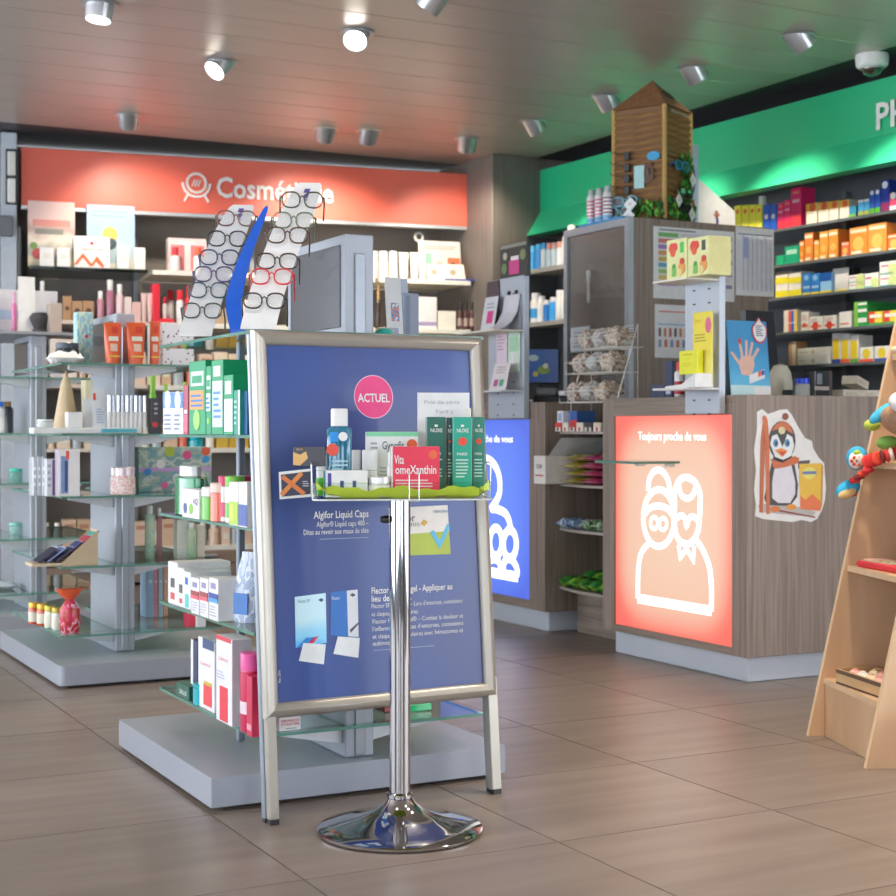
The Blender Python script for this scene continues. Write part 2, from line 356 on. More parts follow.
# ================================================================== ceiling spots
def spot(px, py, tilt, az, i, look, z=CZ, pw=1.0, cone=95):
    x, y, _ = flo(px, py, z)
    t = T('ceiling_spot', look, 'ceiling lamp', (x, y, z), 0, 'recessed ceiling spots')
    MB().lathe([(.052, -.001), (.08, -.001), (.082, -.004), (.074, -.008), (.052, -.006), (.052, -.001)], 28).build('trim_ring', ALU, t, True)
    h = MB().lathe([(.001, .03), (.05, .03), (.05, -.01), (.047, -.075), (.0455, -.08), (.043, -.078), (.04, -.06), (.001, -.058)], 24)
    h.xf(Matrix.Translation((0, 0, .022)) @ Matrix.Scale(1.18, 4))
    R = Matrix.Rotation(az, 4, 'Z') @ Matrix.Rotation(-tilt, 4, 'Y')
    h.xf(R); hd = h.build('lamp_head', ALU, t, True)
    l = MB().lathe([(.001, -.066), (.041, -.066), (.041, -.068), (.001, -.0685)], 20); l.xf(R @ Matrix.Translation((0, 0, .022)) @ Matrix.Scale(1.18, 4)); l.build('lens', glow('lamp_lens', (1, .93, .82), 7.0), hd, True)
    d = R @ Vector((0, 0, -1))
    ld = bpy.data.lights.new('spot', 'SPOT'); ld.energy = LAMP_W * pw; ld.color = (1, .86, .70); ld.spot_size = math.radians(cone); ld.spot_blend = .8; ld.shadow_soft_size = .04
    lo = bpy.data.objects.new('spot_light', ld); COL.objects.link(lo); lo.parent = t; lo.location = R @ Vector((0, 0, -.085)); lo.rotation_euler = d.to_track_quat('-Z', 'Y').to_euler()
    return t
D = math.radians
for i, a in enumerate([
    (100, 4, .15, 3.6, 'bright recessed ceiling spot at the top left corner of the view'),
    (222, 62, .75, 3.5, 'tilted ceiling spot showing a lit half-moon lens, over the glasses rack'),
    (357, 32, .75, 4.1, 'ceiling spot with its full white lens turned to the viewer'),
    (128, 115, .72, 1.2, 'ceiling spot pointing at the left part of the coral sign'),
    (326, 129, .7, 1.3, 'left one of two close ceiling spots before the coral sign'),
    (369, 131, .65, 1.4, 'right one of two close ceiling spots before the coral sign'),
    (467, 139, .65, 1.2, 'ceiling spot in front of the corner pillar'),
    (533, 121, .62, .2, 'ceiling spot by the left end of the green sign'),
    (605, 96, .62, .1, 'ceiling spot left of the little log house roof'),
    (692, 68, .62, .0, 'ceiling spot right of the little log house roof'),
    (797, 35, .68, -.2, 'ceiling spot beside the dome camera'),
    (436, -6, .7, 2.2, 'ceiling spot cut by the top edge of the picture')]): spot(*a[:4], i, a[4], pw=.7 if 3 <= i <= 6 else .95, cone=68 if 7 <= i <= 10 else 95)
for k, (x, y, w) in enumerate([(.9, 3.0, 'over the chrome tray stand, left of it'), (2.4, 2.2, 'over the open floor right of the chrome tray stand'), (3.15, 3.35, 'over the plywood toy rack'), (2.75, 2.7, 'over the floor before the plywood toy rack'),
                             (1.6, 1.2, 'nearest the viewer in the middle aisle'), (3.4, 1.4, 'nearest the shop front on the right'), (.2, 5.2, 'over the aisle left of the silver gondolas')]):
    spot(0, 0, .1, 0, 20 + k, 'recessed ceiling spot ' + w, pw=1.45 if k in (2, 3) else .45).location = (x, y, CZ)
x, y, _ = flo(872, 55, CZ)
t = T('dome_camera', 'white dome security camera hanging from the ceiling before the green sign', 'camera', (x, y, CZ))
MB().lathe([(.001, 0), (.075, 0), (.078, -.012), (.074, -.05), (.062, -.062), (.001, -.062)], 28).build('housing', WHITE, t, True)
MB().lathe([(.001, -.1), (.02, -.098), (.04, -.088), (.05, -.07), (.05, -.0605), (.001, -.0605)], 24).build('dome', M('#3a3026', .08, 0, .02, 5, 1.0), t, True)
MB().lathe([(.05, -.0635), (.056, -.0635), (.056, -.068), (.05, -.068), (.05, -.0635)], 24).build('dome_ring', ALU, t, True)
# ================================================================== product builders (base at the origin, front to -y)
def lines(root, x0, x1, z0, z1, n, col, y=-.0007, name='small_print'):
    """rows of unreadable small print as one thin part"""
    mb = MB(); dz = (z1 - z0) / n
    for i in range(n):
        e = x1 - (x1 - x0) * random.choice((0, .05, .12, .3))
        zz = z1 - (i + .5) * dz; mb.add([(x0, y, zz - dz * .22), (e, y, zz - dz * .22), (e, y, zz + dz * .22), (x0, y, zz + dz * .22)], [(0, 1, 2, 3)])
    return mb.build(name, M(col, .6), root)
def deco(root, w, h, prints):
    """flat print on the front: (kind, x0, x1, z0, z1, colour) in fractions"""
    for q, p in enumerate(prints):
        k = p[0]; lift = .0008 + .0003 * q
        if k in ('band', 'panel', 'stripe'):
            MB().box(p[1] * w - w / 2, p[2] * w - w / 2, -lift, 0.0003, p[3] * h, p[4] * h).build(k, p[5] if not isinstance(p[5], str) else M(p[5], .4), root)
        elif k == 'disc':
            r = p[3] * w; mb = MB(); cx, cz = p[1] * w - w / 2, p[2] * h
            mb.slab([(cx + r * math.cos(6.2832 * i / 20), cz + r * math.sin(6.2832 * i / 20)) for i in range(20)], -lift - .0003, 0); mb.build('round_sticker', M(p[4], .45), root)
        elif k == 'text':
            text(p[1], M(p[5], .5), root, p[2] * w - w / 2, -lift, p[3] * h, p[4] * w if p[4] else None, (p[6] * h) if len(p) > 6 else None, bold=.015 if len(p) > 6 else 0.0)
        elif k == 'lines': lines(root, p[1] * w - w / 2, p[2] * w - w / 2, p[3] * h, p[4] * h, p[6], p[5], -lift)
def carton_at(loc, rz, w, d, h, col, label, prints=(), name='carton', cat='carton', group=None, top=None, sidecol=None):
    mats = [col if not isinstance(col, str) else M(col, .42)]
    t = T(name, label, cat, loc, rz, group)
    MB().cbox(-w / 2, w / 2, 0, d, 0, h, .0012).build('carton_body', mats, t)
    if sidecol:
        for s in (-1, 1): MB().box(s * w / 2 - .0004, s * w / 2 + .0006, .001, d - .001, .001, h - .001).build('side_print', M(sidecol, .42), t)
    if top: MB().box(-w / 2 + .001, w / 2 - .001, .001, d - .001, h - .0004, h + .0005).build('top_flap', M(top, .42), t)
    deco(t, w, h, prints); return t
def spec(F, v, zs, pl, pr, pt):
    u0, u1 = F.u(pl, v), F.u(pr, v); z = F.z((pl + pr) / 2, pt, v)
    return F.pt((u0 + u1) / 2, v, zs), abs(u1 - u0), max(z - zs, .012)
def carton(F, v, zs, pl, pr, pt, d, col, label, prints=(), **k):
    loc, w, h = spec(F, v, zs, pl, pr, pt); return carton_at(loc, F.rot, w * .985, d, h, col, label, prints, **k)
def bottle_at(loc, rz, r, h, col, label, cap='#f4f2ee', caph=.18, band=None, name='bottle', cat='bottle', group=None, neck=.55, flat=1.0, disc=None, shoulder=.1):
    t = T(name, label, cat, loc, rz, group); b = h * (1 - caph); q = M(col, .3, 0, .04, 25, .4) if isinstance(col, str) else col
    MB().lathe([(r * .9, 0), (r, h * .02), (r, b * (1 - shoulder)), (r * .86, b * (1 - shoulder * .4)), (r * neck, b), (r * neck, b + .001)], 20, 0, r * flat, 0, flat).build('bottle_body', q, t, True)
    rc = r * neck * 1.12
    MB().lathe([(rc, b), (rc, h * .985), (rc * .9, h), (.0005, h)], 18, 0, r * flat, 0, flat).build('cap', M(cap, .4), t, True)
    if band:
        z0, z1, c = band; rr = r * 1.012
        MB().lathe([(rr, b * z0), (rr, b * z1)], 20, 0, r * flat, 0, flat).build('label_band', M(c, .4) if isinstance(c, str) else c, t, True)
    if disc:
        dx, z, rad, c = disc
        MB().slab([(dx * r + rad * math.cos(6.2832 * i / 18), z * h + rad * math.sin(6.2832 * i / 18)) for i in range(18)], -.003, -.001 + r * (1 - math.sqrt(max(0, 1 - dx * dx))) * flat).build('round_sticker', M(c, .45), t)
    return t
def bottle(F, v, zs, pl, pr, pt, col, label, **k):
    loc, w, h = spec(F, v, zs, pl, pr, pt); return bottle_at(loc, F.rot, w * .47, h, col, label, **k)
def tube_at(loc, rz, w, h, col, label, cap=None, prints=(), group=None, name='cosmetic_tube'):
    """squeeze tube standing on its cap: round below, flat crimp on top"""
    t = T(name, label, 'tube', loc, rz, group); n = 18; rings = []; hc = h * .13
    for i in range(9):
        f = i / 8; a = w / 2 * (.80 + .2 * f); b = w * .38 * (1 - f) ** .8 + .0012; z = hc + (h - hc) * f
        rings.append([(a * math.cos(6.2832 * j / n), w * .4 + b * math.sin(6.2832 * j / n), z) for j in range(n)])
    MB().loft(rings).build('tube_body', M(col, .35, 0, .03, 25, .3), t, True)
    MB().lathe([(w * .36, 0), (w * .37, hc), (w * .3, hc + .0015)], 18, 0, w * .4).build('cap', M(cap or col, .35), t, True)
    MB().box(-w / 2, w / 2, w * .4 - .0016, w * .4 + .0016, h - h * .05, h).build('crimp', M(col, .4), t)
    for k, x0, x1, z0, z1, c in prints:   # print hugs the leaning front
        f = ((z0 + z1) / 2 * h - hc) / (h - hc); yy = lambda z: w * .4 - (w * .38 * (1 - max(0, min(1, (z * h - hc) / (h - hc)))) ** .8 + .0012) - .0012
        MB().add([(x0 * w, yy(z0), z0 * h), (x1 * w, yy(z0), z0 * h), (x1 * w, yy(z1), z1 * h), (x0 * w, yy(z1), z1 * h)], [(0, 1, 2, 3)]).build(k, M(c, .45), t)
    return t
def tubep(F, v, zs, pl, pr, pt, col, label, **k):
    loc, w, h = spec(F, v, zs, pl, pr, pt); return tube_at(loc, F.rot, w, h, col, label, **k)
def jar_at(loc, rz, r, h, col, label, lid='#d8b04a', lidh=.25, group=None, band=None, name='jar', cat='jar'):
    t = T(name, label, cat, loc, rz, group); b = h * (1 - lidh)
    MB().lathe([(r * .92, 0), (r, h * .04), (r, b * .88), (r * .88, b)], 20, 0, r).build('jar_body', M(col, .2, 0, .1, 40, .5) if isinstance(col, str) else col, t, True)
    MB().lathe([(r * .95, b), (r * .97, h * .97), (r * .9, h), (.0005, h)], 20, 0, r).build('lid', M(lid, .3, .4), t, True)
    if band: MB().lathe([(r * 1.01, b * .15), (r * 1.01, b * .75)], 20, 0, r).build('label_band', M(band, .4), t, True)
    return t
def pillow(w, d, h, n=8, seed=0, flutter=.0):
    """soft sealed bag lying flat: w along x, d along y, centre height h"""
    rnd = random.Random(seed); mb = MB(); V = []; N = n + 1
    bump = [[rnd.uniform(-1, 1) for _ in range(N)] for _ in range(N)]
    for s in (1, 0):
        for i in range(N):
            for j in range(N):
                x, y = i / n * 2 - 1, j / n * 2 - 1
                k = max(0, (1 - abs(x) ** 3)) ** .6 * max(0, (1 - abs(y) ** 3)) ** .6
                z = h * .5 + (h * .5 * k + bump[i][j] * flutter * k) * (1 if s else -1)
                if not s: z = max(0, z)
                V.append((x * w / 2, y * d / 2, z))
    F = []
    for s in (0, 1):
        o = s * N * N
        for i in range(n):
            for j in range(n):
                q = (o + i * N + j, o + (i + 1) * N + j, o + (i + 1) * N + j + 1, o + i * N + j + 1)
                F.append(q if s == 0 else q[::-1])
    for i in range(n):   # rim
        for a, b in (((i, 0), (i + 1, 0)), ((i + 1, n), (i, n)), ((0, i + 1), (0, i)), ((n, i), (n, i + 1))):
            p, q = a[0] * N + a[1], b[0] * N + b[1]; F.append((q, p, p + N * N, q + N * N))
    mb.add(V, F); return mb
def bag_at(loc, rot, w, d, h, mat, label, cat='bag', group=None, name='sweets_bag', seed=0, patch=None, seal=None):
    t = T(name, label, cat, loc, 0, group); t.rotation_euler = rot
    pillow(w, d, h, 8, seed, h * .12).build('pouch', mat, t, True)
    if patch:
        k = MB(); n = 6
        k.add([(w * (.27 * math.cos(6.2832 * i / 14)), d * (.22 * math.sin(6.2832 * i / 14)) - d * .05, h * 1.02) for i in range(14)], [tuple(range(14))]); k.build('printed_patch', M(patch, .4), t)
    for s in (-1, 1): MB().box(s * w * .5 - .008, s * w * .5 + .008, -d * .5, d * .5, h * .5 - .0008, h * .5 + .0008).build('seal_edge', M(seal, .35) if seal else mat, t)
    return t
def card(root, name, poly, th, mat, y=0.0): return MB().slab(poly, y, y + th).build(name, mat, root)
def rect(x0, x1, z0, z1): return [(x0, z0), (x1, z0), (x1, z1), (x0, z1)]
def circ(cx, cz, r, n=24, rz=None): return [(cx + r * math.cos(6.2832 * i / n), cz + (rz or r) * math.sin(6.2832 * i / n)) for i in range(n)]
ORD = ['first', 'second', 'third', 'fourth', 'fifth', 'sixth', 'seventh', 'eighth', 'ninth', 'tenth', 'eleventh', 'twelfth', 'thirteenth', 'fourteenth']
# ================================================================== silver gondolas with glass shelves
LV = [.165, .42, .68, .912, 1.175]; GT = .008
def gondola(label, x0, x1, y0, y1, px0, px1, py0, py1, bx0, bx1, by0, by1, top, rnd=.0):
    t = T('gondola_shelf', label, 'shelf', (0, 0, 0), 0, 'silver gondolas')
    r_ = .004 + rnd; MB().prism([(cx_ + r_ * math.cos(a0 + 1.5708 * i / 6), cy_ + r_ * math.sin(a0 + 1.5708 * i / 6)) for cx_, cy_, a0 in ((bx1 - r_, by1 - r_, 0), (bx0 + r_, by1 - r_, 1.5708), (bx0 + r_, by0 + r_, 3.1416), (bx1 - r_, by0 + r_, 4.7124)) for i in range(7)], .012, .085).build('plinth', M('#9ca1ac', .33, .1, .02, 4), t, True)
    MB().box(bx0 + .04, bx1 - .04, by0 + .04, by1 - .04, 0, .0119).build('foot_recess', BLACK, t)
    c = MB().cbox(px0, px1, py0, py1, .0855, top, .003).build('core_panel', SILVER, t)
    MB().cbox((px0 + px1) / 2 - .014, (px0 + px1) / 2 + .014, py0 - .006, py0 - .0005, .09, top - .05, .002).build('slotted_strip', STEEL, t)
    mr = MB().cbox(px0 - .0035, px0 - .0006, py0 + .03, py1 - .03, 1.2, top - .025, .001).build('mirror_face', M('#8d9199', .12, .8, .0), t)
    for z in LV:
        s = MB().prism([(x0, y0), (x1, y0), (x1, y1), (px1 + .004, y1), (px1 + .004, py0 - .008), (px0 - .0045, py0 - .008), (px0 - .0045, y1), (x0, y1)], z, z + GT, 0, 1).build('shelf', GE, t)
        for sx in (-1, 1):
            xa = px0 - .001 if sx < 0 else px1 + .001; xe = xa + sx * .17
            MB().slab([(xa, z - .045), (xe, z - .012), (xe, z - .001), (xa, z - .001)] if sx > 0 else [(xe, z - .012), (xa, z - .045), (xa, z - .001), (xe, z - .001)], py0 + .02, py0 + .05).build('bracket', M('#c3c7cd', .35, .3), s)
    return t
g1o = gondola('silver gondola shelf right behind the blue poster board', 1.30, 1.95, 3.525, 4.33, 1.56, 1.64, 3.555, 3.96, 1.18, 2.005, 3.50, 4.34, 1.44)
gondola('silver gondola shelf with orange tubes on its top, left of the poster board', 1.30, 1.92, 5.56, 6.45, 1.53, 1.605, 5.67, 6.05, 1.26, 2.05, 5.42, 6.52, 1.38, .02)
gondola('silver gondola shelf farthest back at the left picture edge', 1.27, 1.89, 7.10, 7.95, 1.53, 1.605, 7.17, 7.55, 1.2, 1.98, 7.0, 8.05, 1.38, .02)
MB().cbox(1.385, 1.405, 3.88, 3.9, .0855, LV[4] - .001, .003).build('corner_post', M('#7f8894', .35, .4), g1o)
# ================================================================== the A-board
AX0, AX1, AY, AH = 1.262, 1.905, 3.325, 1.175; lean = math.atan2(.10, AH); AW = AX1 - AX0
ab = T('poster_board', 'silver framed standing board with a blue health poster', 'sign board', (AX0, AY, 0), 0)
AROT = D(1.8); ab.rotation_euler = (-lean, 0, AROT)
HL = AH / math.cos(lean); PB = .248
RAIL = M('#b3aea4', .32, .5, .02); RAIL2 = M('#9fa8b4', .32, .5, .02)
def rail(name, p, q, w=.036):
    """snap-frame rail, rounded front"""
    mb = MB(); P, Q = Vector((p[0], 0, p[1])), Vector((q[0], 0, q[1])); d = (Q - P).normalized(); n = Vector((-d.z, 0, d.x))
    prof = [(0, .016), (0, .004), (.006, -.004), (w * .5, -.009), (w - .006, -.004), (w, .004), (w, .016)]
    R = []
    for base, s in ((P, 1), (Q, -1)): R.append([base + n * a + d * (a * s) + Vector((0, b, 0)) for a, b in prof])
    mb.loft([[tuple(v) for v in R[0]], [tuple(v) for v in R[1]]]); return mb.build(name, RAIL, ab, True)
rail('frame_rail', (0, PB), (AW, PB)); rail('frame_rail', (AW, PB), (AW, HL)); rail('frame_rail', (AW, HL), (0, HL)); rail('frame_rail', (0, HL), (0, PB))
MB().box(.01, AW - .01, .0125, .016, PB + .01, HL - .01).build('backing_board', M('#777c84', .5), ab)
def poster_mat():
    m, t, b = nt('blue_poster_print'); tc = t.nodes.new('ShaderNodeTexCoord')
    n = t.nodes.new('ShaderNodeTexNoise'); n.inputs['Scale'].default_value = 1.6; n.inputs['Detail'].default_value = 1; t.links.new(tc.outputs['Generated'], n.inputs['Vector'])
    r = t.nodes.new('ShaderNodeValToRGB'); e = r.color_ramp.elements; e[0].position = .35; e[0].color = lin('#2c4a92'); e[1].position = .68; e[1].color = lin('#39477f')
    t.links.new(n.outputs['Fac'], r.inputs['Fac']); t.links.new(r.outputs['Color'], b.inputs['Base Color']); b.inputs['Roughness'].default_value = .35
    b.inputs['Coat Weight'].default_value = .2; b.inputs['Coat Roughness'].default_value = .05; return m
po = MB().box(.03, AW - .03, .0085, .0122, PB + .03, HL - .03).build('poster', poster_mat(), ab)
YF = .008
WT = M('#eef0f4', .5); 
def aboard(px, py):
    """place on the poster plane (local x,z)"""
    r = ray(px, py); cl, sl = math.cos(lean), math.sin(lean)
    # plane through (AX0, AY, 0) with normal (0,-cos, sin)
    Rz = Matrix.Rotation(AROT, 3, 'Z'); n = Rz @ Vector((0, -cl, sl)); o = Vector((AX0, AY, -CAMH)); q = Vector(r); t = o.dot(n) / q.dot(n); p = q * t - o
    return p.dot(Rz @ Vector((1, 0, 0))), p.dot(Rz @ Vector((0, sl, cl)))
def atext(s, pl, pr, py, hpx, bold=.0, mat=WT, name='poster_lettering'):
    x0, z = aboard(pl, py); x1, _ = aboard(pr, py); return text(s, mat, po, x0, YF, z, x1 - x0, hpx * .00242, name, bold=bold)
cx, cz = aboard(375, 396.5); 
card(po, 'pink_disc', circ(cx, cz, .0545, 36), .0006, M('#ff3c80', .4), YF - .0002)
mb = MB(); mb.ribbon(circ(cx, cz, .054, 36), .0022, YF - .0006, YF - .0001, 0, True); mb.build('disc_outline', M('#ffb9cf', .4), po)
x0, z0 = aboard(359, 401.5); x1, _ = aboard(391, 400.5); text('ACTUEL', WT, po, x0, YF - .0008, z0, x1 - x0, .021, 'poster_lettering', bold=.02)
atext('Algifor Liquid Caps', 315, 370, 518.5, 7.2, .012); atext('Algifor® Liquid caps 400 –', 318, 370, 527, 5.4); atext('Dites au revoir aux maux de tête', 305, 370, 535, 5.4)
atext('Flector EP Tissugel - Appliquer au', 373, 454, 594, 6.6, .012); atext('lieu de masser.', 373, 413, 602, 6.6, .012)
for s, a, b, y in (('Flector EP Tissugel® – Lors d’entorses, contusions', 373, 464, 608.5), ('et claquages musculaires.', 373, 420, 616.5),
                   ('Flector Plus Tissugel® – Combat la douleur et', 374, 465, 624), ('l’inflammation en cas d’entorses, contusions', 374, 465, 631.5), ('et claquages musculaires avec hématomes et', 374, 465, 639), ('œdèmes.', 374, 392, 646)):
    atext(s, a, b, y, 4.6)
x, z = aboard(282, 683); text('Mars 2016', WT, po, x, YF, z, .03, .006, 'poster_lettering', rot=(0, -math.pi / 2, 0))
for a, b, y in ((321, 370, 539.5), (375, 436, 651)):
    x0, z0 = aboard(a, y); x1, _ = aboard(b, y); MB().add([(x0, YF - .0003, z0), (x1, YF - .0003, z0), (x1, YF - .0003, z0 + .0016), (x0, YF - .0003, z0 + .0016)], [(0, 1, 2, 3)]).build('fine_print', M('#9aa4c4', .5), po)
def apoly(pts): return [aboard(*p) for p in pts]
def apart(name, pts, col, lift=.0): return card(po, name, apoly(pts), .0005, M(col, .4) if isinstance(col, str) else col, YF - .0004 - lift)
# printed packs on the poster
q = apart('printed_pack', [(297, 648), (328, 643), (327, 593), (296, 597)], prnt('pack_sky', ['#3fa9e8', '#8fd4f4', '#c9ecf8'], 1.5, 'rise'))
apart('pack_swoosh', [(298, 648), (307, 638), (318, 637), (308, 645)], '#2f7fd0', .0006); apart('pack_swoosh', [(308, 645), (314, 638), (320, 636), (315, 643)], '#d8344a', .0006)
apart('pack_emblem', [(319.5, 600), (322.5, 602), (325, 600), (322.5, 598)], '#3d4a63', .0006)
atext('Flector EP', 299, 311, 603, 3.2, .0, M('#52617c', .5)).location.y -= .0008
q = apart('printed_pack', [(332, 635.5), (360, 637), (359, 589.5), (332, 592.5)], '#d9dde2'); apart('pack_panel', [(332, 635.5), (349.5, 636.5), (348, 590.5), (332, 592.5)], '#2a6fc0', .0006)
apart('pack_swoosh', [(351, 630), (360, 622), (360, 624), (352, 633)], '#4a4d57', .0006); apart('pack_emblem', [(351, 595), (354, 597), (357, 595), (354, 593)], '#3d4a63', .0006)
atext('Flector', 333, 341, 600, 3.4, .0).location.y -= .0012
apart('white_note', [(304.5, 643), (327, 644.5), (325, 664.5), (300, 661)], '#dfe3ea', .001); apart('white_note', [(339, 636.5), (361, 638), (359.5, 658), (334.5, 654)], '#dfe3ea', .001)
q = apart('printed_pack', [(391, 556), (452, 554), (449, 505), (390, 508)], '#e0dcd6'); apart('pack_panel', [(391, 556), (452, 554), (450.5, 531), (391, 535.5)], '#a9b83c', .0006)
apart('pack_swoosh', [(431, 532), (441, 549), (451, 528), (449, 523), (441, 541), (435, 530)], '#55b4dc', .0012); apart('pack_emblem', [(422, 524), (426, 526), (429, 522), (425, 519)], '#c9a23a', .0012)
atext('Algifor', 393, 416.5, 522, 8, .012, M('#5a5a66', .5)).location.y -= .0008
atext('caps 400', 396, 421, 527, 4.0, .0, M('#76767e', .5)).location.y -= .0008; atext('VERFORA', 434, 449, 513, 3.2, .0, M('#3a7f9c', .5)).location.y -= .0008
# front legs and the folded rear frame
for a in (0, AW - .028):
    lg_ = MB().cbox(a + (.004 if a == 0 else 0), a + .028, -.002, .022, .012, PB + .05, .002).build('leg', RAIL, ab)
    MB().box(a + .004, a + .027, -.001, .021, 0, .0118).build('rubber_foot', BLACK, lg_)
for a in (0, AW - .022):
    MB().cbox(a, a + .022, .026, .044, .012, HL - .005, .003).build('rear_rail', RAIL2, ab); MB().box(a + .002, a + .02, .027, .043, 0, .0118).build('rubber_foot', BLACK, ab)
MB().cbox(.023, AW - .023, .026, .044, HL - .03, HL - .005, .003).build('rear_crossbar', RAIL2, ab)
# ================================================================== chrome stand with the clear tray
sx, sy, _ = flo(400, 831)
st = T('display_stand', 'chrome pole stand with round base carrying a clear tray', 'stand', (sx, sy, 0), -D(22))
MB().lathe([(.001, 0), (.185, 0), (.192, .004), (.193, .009), (.188, .0125), (.15, .019), (.10, .031), (.06, .048), (.038, .066), (.029, .078), (.001, .078)], 56).build('round_base', CHROME, st, True)
MB().lathe([(.0245, .0782), (.0245, .772), (.001, .772)], 32).build('pole', CHROME, st, True)
MB().lathe([(.028, .0785), (.031, .081), (.031, .088), (.0255, .092), (.0255, .0785)], 32).build('collar', CHROME, st, True)
kb = MB().lathe([(.001, 0), (.009, 0), (.009, .012), (.006, .02), (.001, .02)], 14); kb.xf(Matrix.Translation((-.026, -.004, .725)) @ Matrix.Rotation(-math.pi / 2, 4, 'Y')); kb.build('clamp_knob', BLACK, st, True)
TZ = .7735; TW, TD = .405, .25; tf = glass('clear_acrylic', '#f2f7f4', .9, 1.25)
rr = lambda w, d, r, n=5: [(sgx * (w / 2 - r) + r * math.cos(a0 + 1.5708 * i / n), sgy * (d / 2 - r) + r * math.sin(a0 + 1.5708 * i / n)) for sgx, sgy, a0 in ((1, 1, 0), (-1, 1, 1.5708), (-1, -1, 3.1416), (1, -1, 4.7124)) for i in range(n + 1)]
mb = MB(); mb.prism(rr(TW, TD, .03), TZ, TZ + .003); mb.build('tray_floor', tf, st)
P = rr(TW, TD, .03); mb = MB(); n = len(P)
for k, (a, b) in enumerate(zip(P, P[1:] + P[:1])):
    mb.add([(a[0], a[1], TZ + .003), (b[0], b[1], TZ + .003), (b[0] * 1.005, b[1] * 1.005, TZ + .04), (a[0] * 1.005, a[1] * 1.005, TZ + .04)], [(0, 1, 2, 3)])
mb.build('tray_wall', tf, st)
mb = MB(); mb.tube([(x, y, TZ + .04) for x, y in P], .0011, 6, 0, True); mb.build('tray_rim', tf, st, True)
for s in (-1, 1): MB().tube([(s * TW / 2, -.06, TZ + .002), (s * (TW / 2 + .003), -.06, TZ + .08), (s * (TW / 2 + .003), -.02, TZ + .085), (s * (TW / 2 + .003), .06, TZ + .08), (s * TW / 2, .06, TZ + .002)], .0018, 6).build('side_loop', M('#dddcd8', .2, .5), st, True)
mb = MB(); mb.tube([(x, y, TZ + .002) for x, y in P], .0022, 6, 0, True); mb.build('tray_rim', M('#d3dad6', .2), st, True)
mb = MB(); 
for xx in (.012, .034): mb.tube([(xx, -TD / 2 - .002, TZ), (xx, -TD / 2 - .003, TZ + .06), (xx * 1.0, -TD / 2 + .004, TZ + .068)], .0013, 6)
mb.tube([(.012, -TD / 2 - .002, TZ), (.034, -TD / 2 - .002, TZ)], .0018, 6); mb.build('wire_clip', M('#dddcd8', .2, .5), st, True)
# crumpled lime cloth lining
cl = MB(); nx, ny = 34, 20; V = []; rnd = random.Random(3)
fx = lambda a, b: .006 * math.sin(9 * a + 4 * b) + .005 * math.sin(21 * a - 7 * b) + .004 * math.sin(33 * b + 5 * a)
for j in range(ny + 1):
    for i in range(nx + 1):
        a, b = i / nx * 2 - 1, j / ny * 2 - 1
        x, y = a * (TW / 2 - .008), b * (TD / 2 - .008); e = max(abs(a), abs(b)); up = max(0, (e - .86) / .14)
        edge = .024 + .004 * math.sin(9 * a + 2) + .003 * math.sin(23 * a + 11 * b) + (.022 * abs(b) if abs(a) > abs(b) else 0)
        V.append((x, y, TZ + .0045 + max(0, fx(a, b)) * .5 * (1 - up) + up * max(.012, edge)))
cl.add(V, [(j * (nx + 1) + i, j * (nx + 1) + i + 1, (j + 1) * (nx + 1) + i + 1, (j + 1) * (nx + 1) + i) for j in range(ny) for i in range(nx)])
o = cl.build('table_napkin', M('#d2ee4a', .7, 0, .08, 12), None, True, (sx, sy, 0), (0, 0, -D(22))); tag(o, 'crumpled lime green cloth lining the clear tray', 'cloth')
# ================================================================== counters
def lightbox_mat(k, stops, s):
    """backlit print: its colours run from the rim to the middle"""
    m, t, b = nt(k); tc = t.nodes.new('ShaderNodeTexCoord'); sp = t.nodes.new('ShaderNodeSeparateXYZ'); t.links.new(tc.outputs['Generated'], sp.inputs[0])
    def edge(o, k):
        a = t.nodes.new('ShaderNodeMath'); a.operation = 'SUBTRACT'; a.inputs[1].default_value = .5; t.links.new(o, a.inputs[0])
        b2 = t.nodes.new('ShaderNodeMath'); b2.operation = 'ABSOLUTE'; t.links.new(a.outputs[0], b2.inputs[0])
        c = t.nodes.new('ShaderNodeMath'); c.operation = 'POWER'; t.links.new(b2.outputs[0], c.inputs[0]); c.inputs[1].default_value = k; return c.outputs[0]
    ad = t.nodes.new('ShaderNodeMath'); ad.operation = 'ADD'; t.links.new(edge(sp.outputs['X'], 4), ad.inputs[0]); t.links.new(edge(sp.outputs['Z'], 4), ad.inputs[1])
    mu = t.nodes.new('ShaderNodeMath'); mu.operation = 'MULTIPLY'; mu.inputs[1].default_value = 13; t.links.new(ad.outputs[0], mu.inputs[0])
    r = t.nodes.new('ShaderNodeValToRGB'); e = r.color_ramp.elements
    e[0].color = lin(stops[0]); e[1].color = lin(stops[-1])
    for i, c in enumerate(stops[1:-1]): x = e.new((i + 1) / (len(stops) - 1)); x.color = lin(c)
    t.links.new(mu.outputs[0], r.inputs['Fac']); t.links.new(r.outputs['Color'], b.inputs['Emission Color']); b.inputs['Emission Strength'].default_value = s
    b.inputs['Base Color'].default_value = (.12, .08, .07, 1); b.inputs['Roughness'].default_value = .25; return m
PLINTH = M('#c3c8d2', .35, 0, .02, 4)
LBS = .95 * 2 ** -SC.view_settings.exposure
LBW = glow('lightbox_white', '#ffffff', LBS * 1.05)
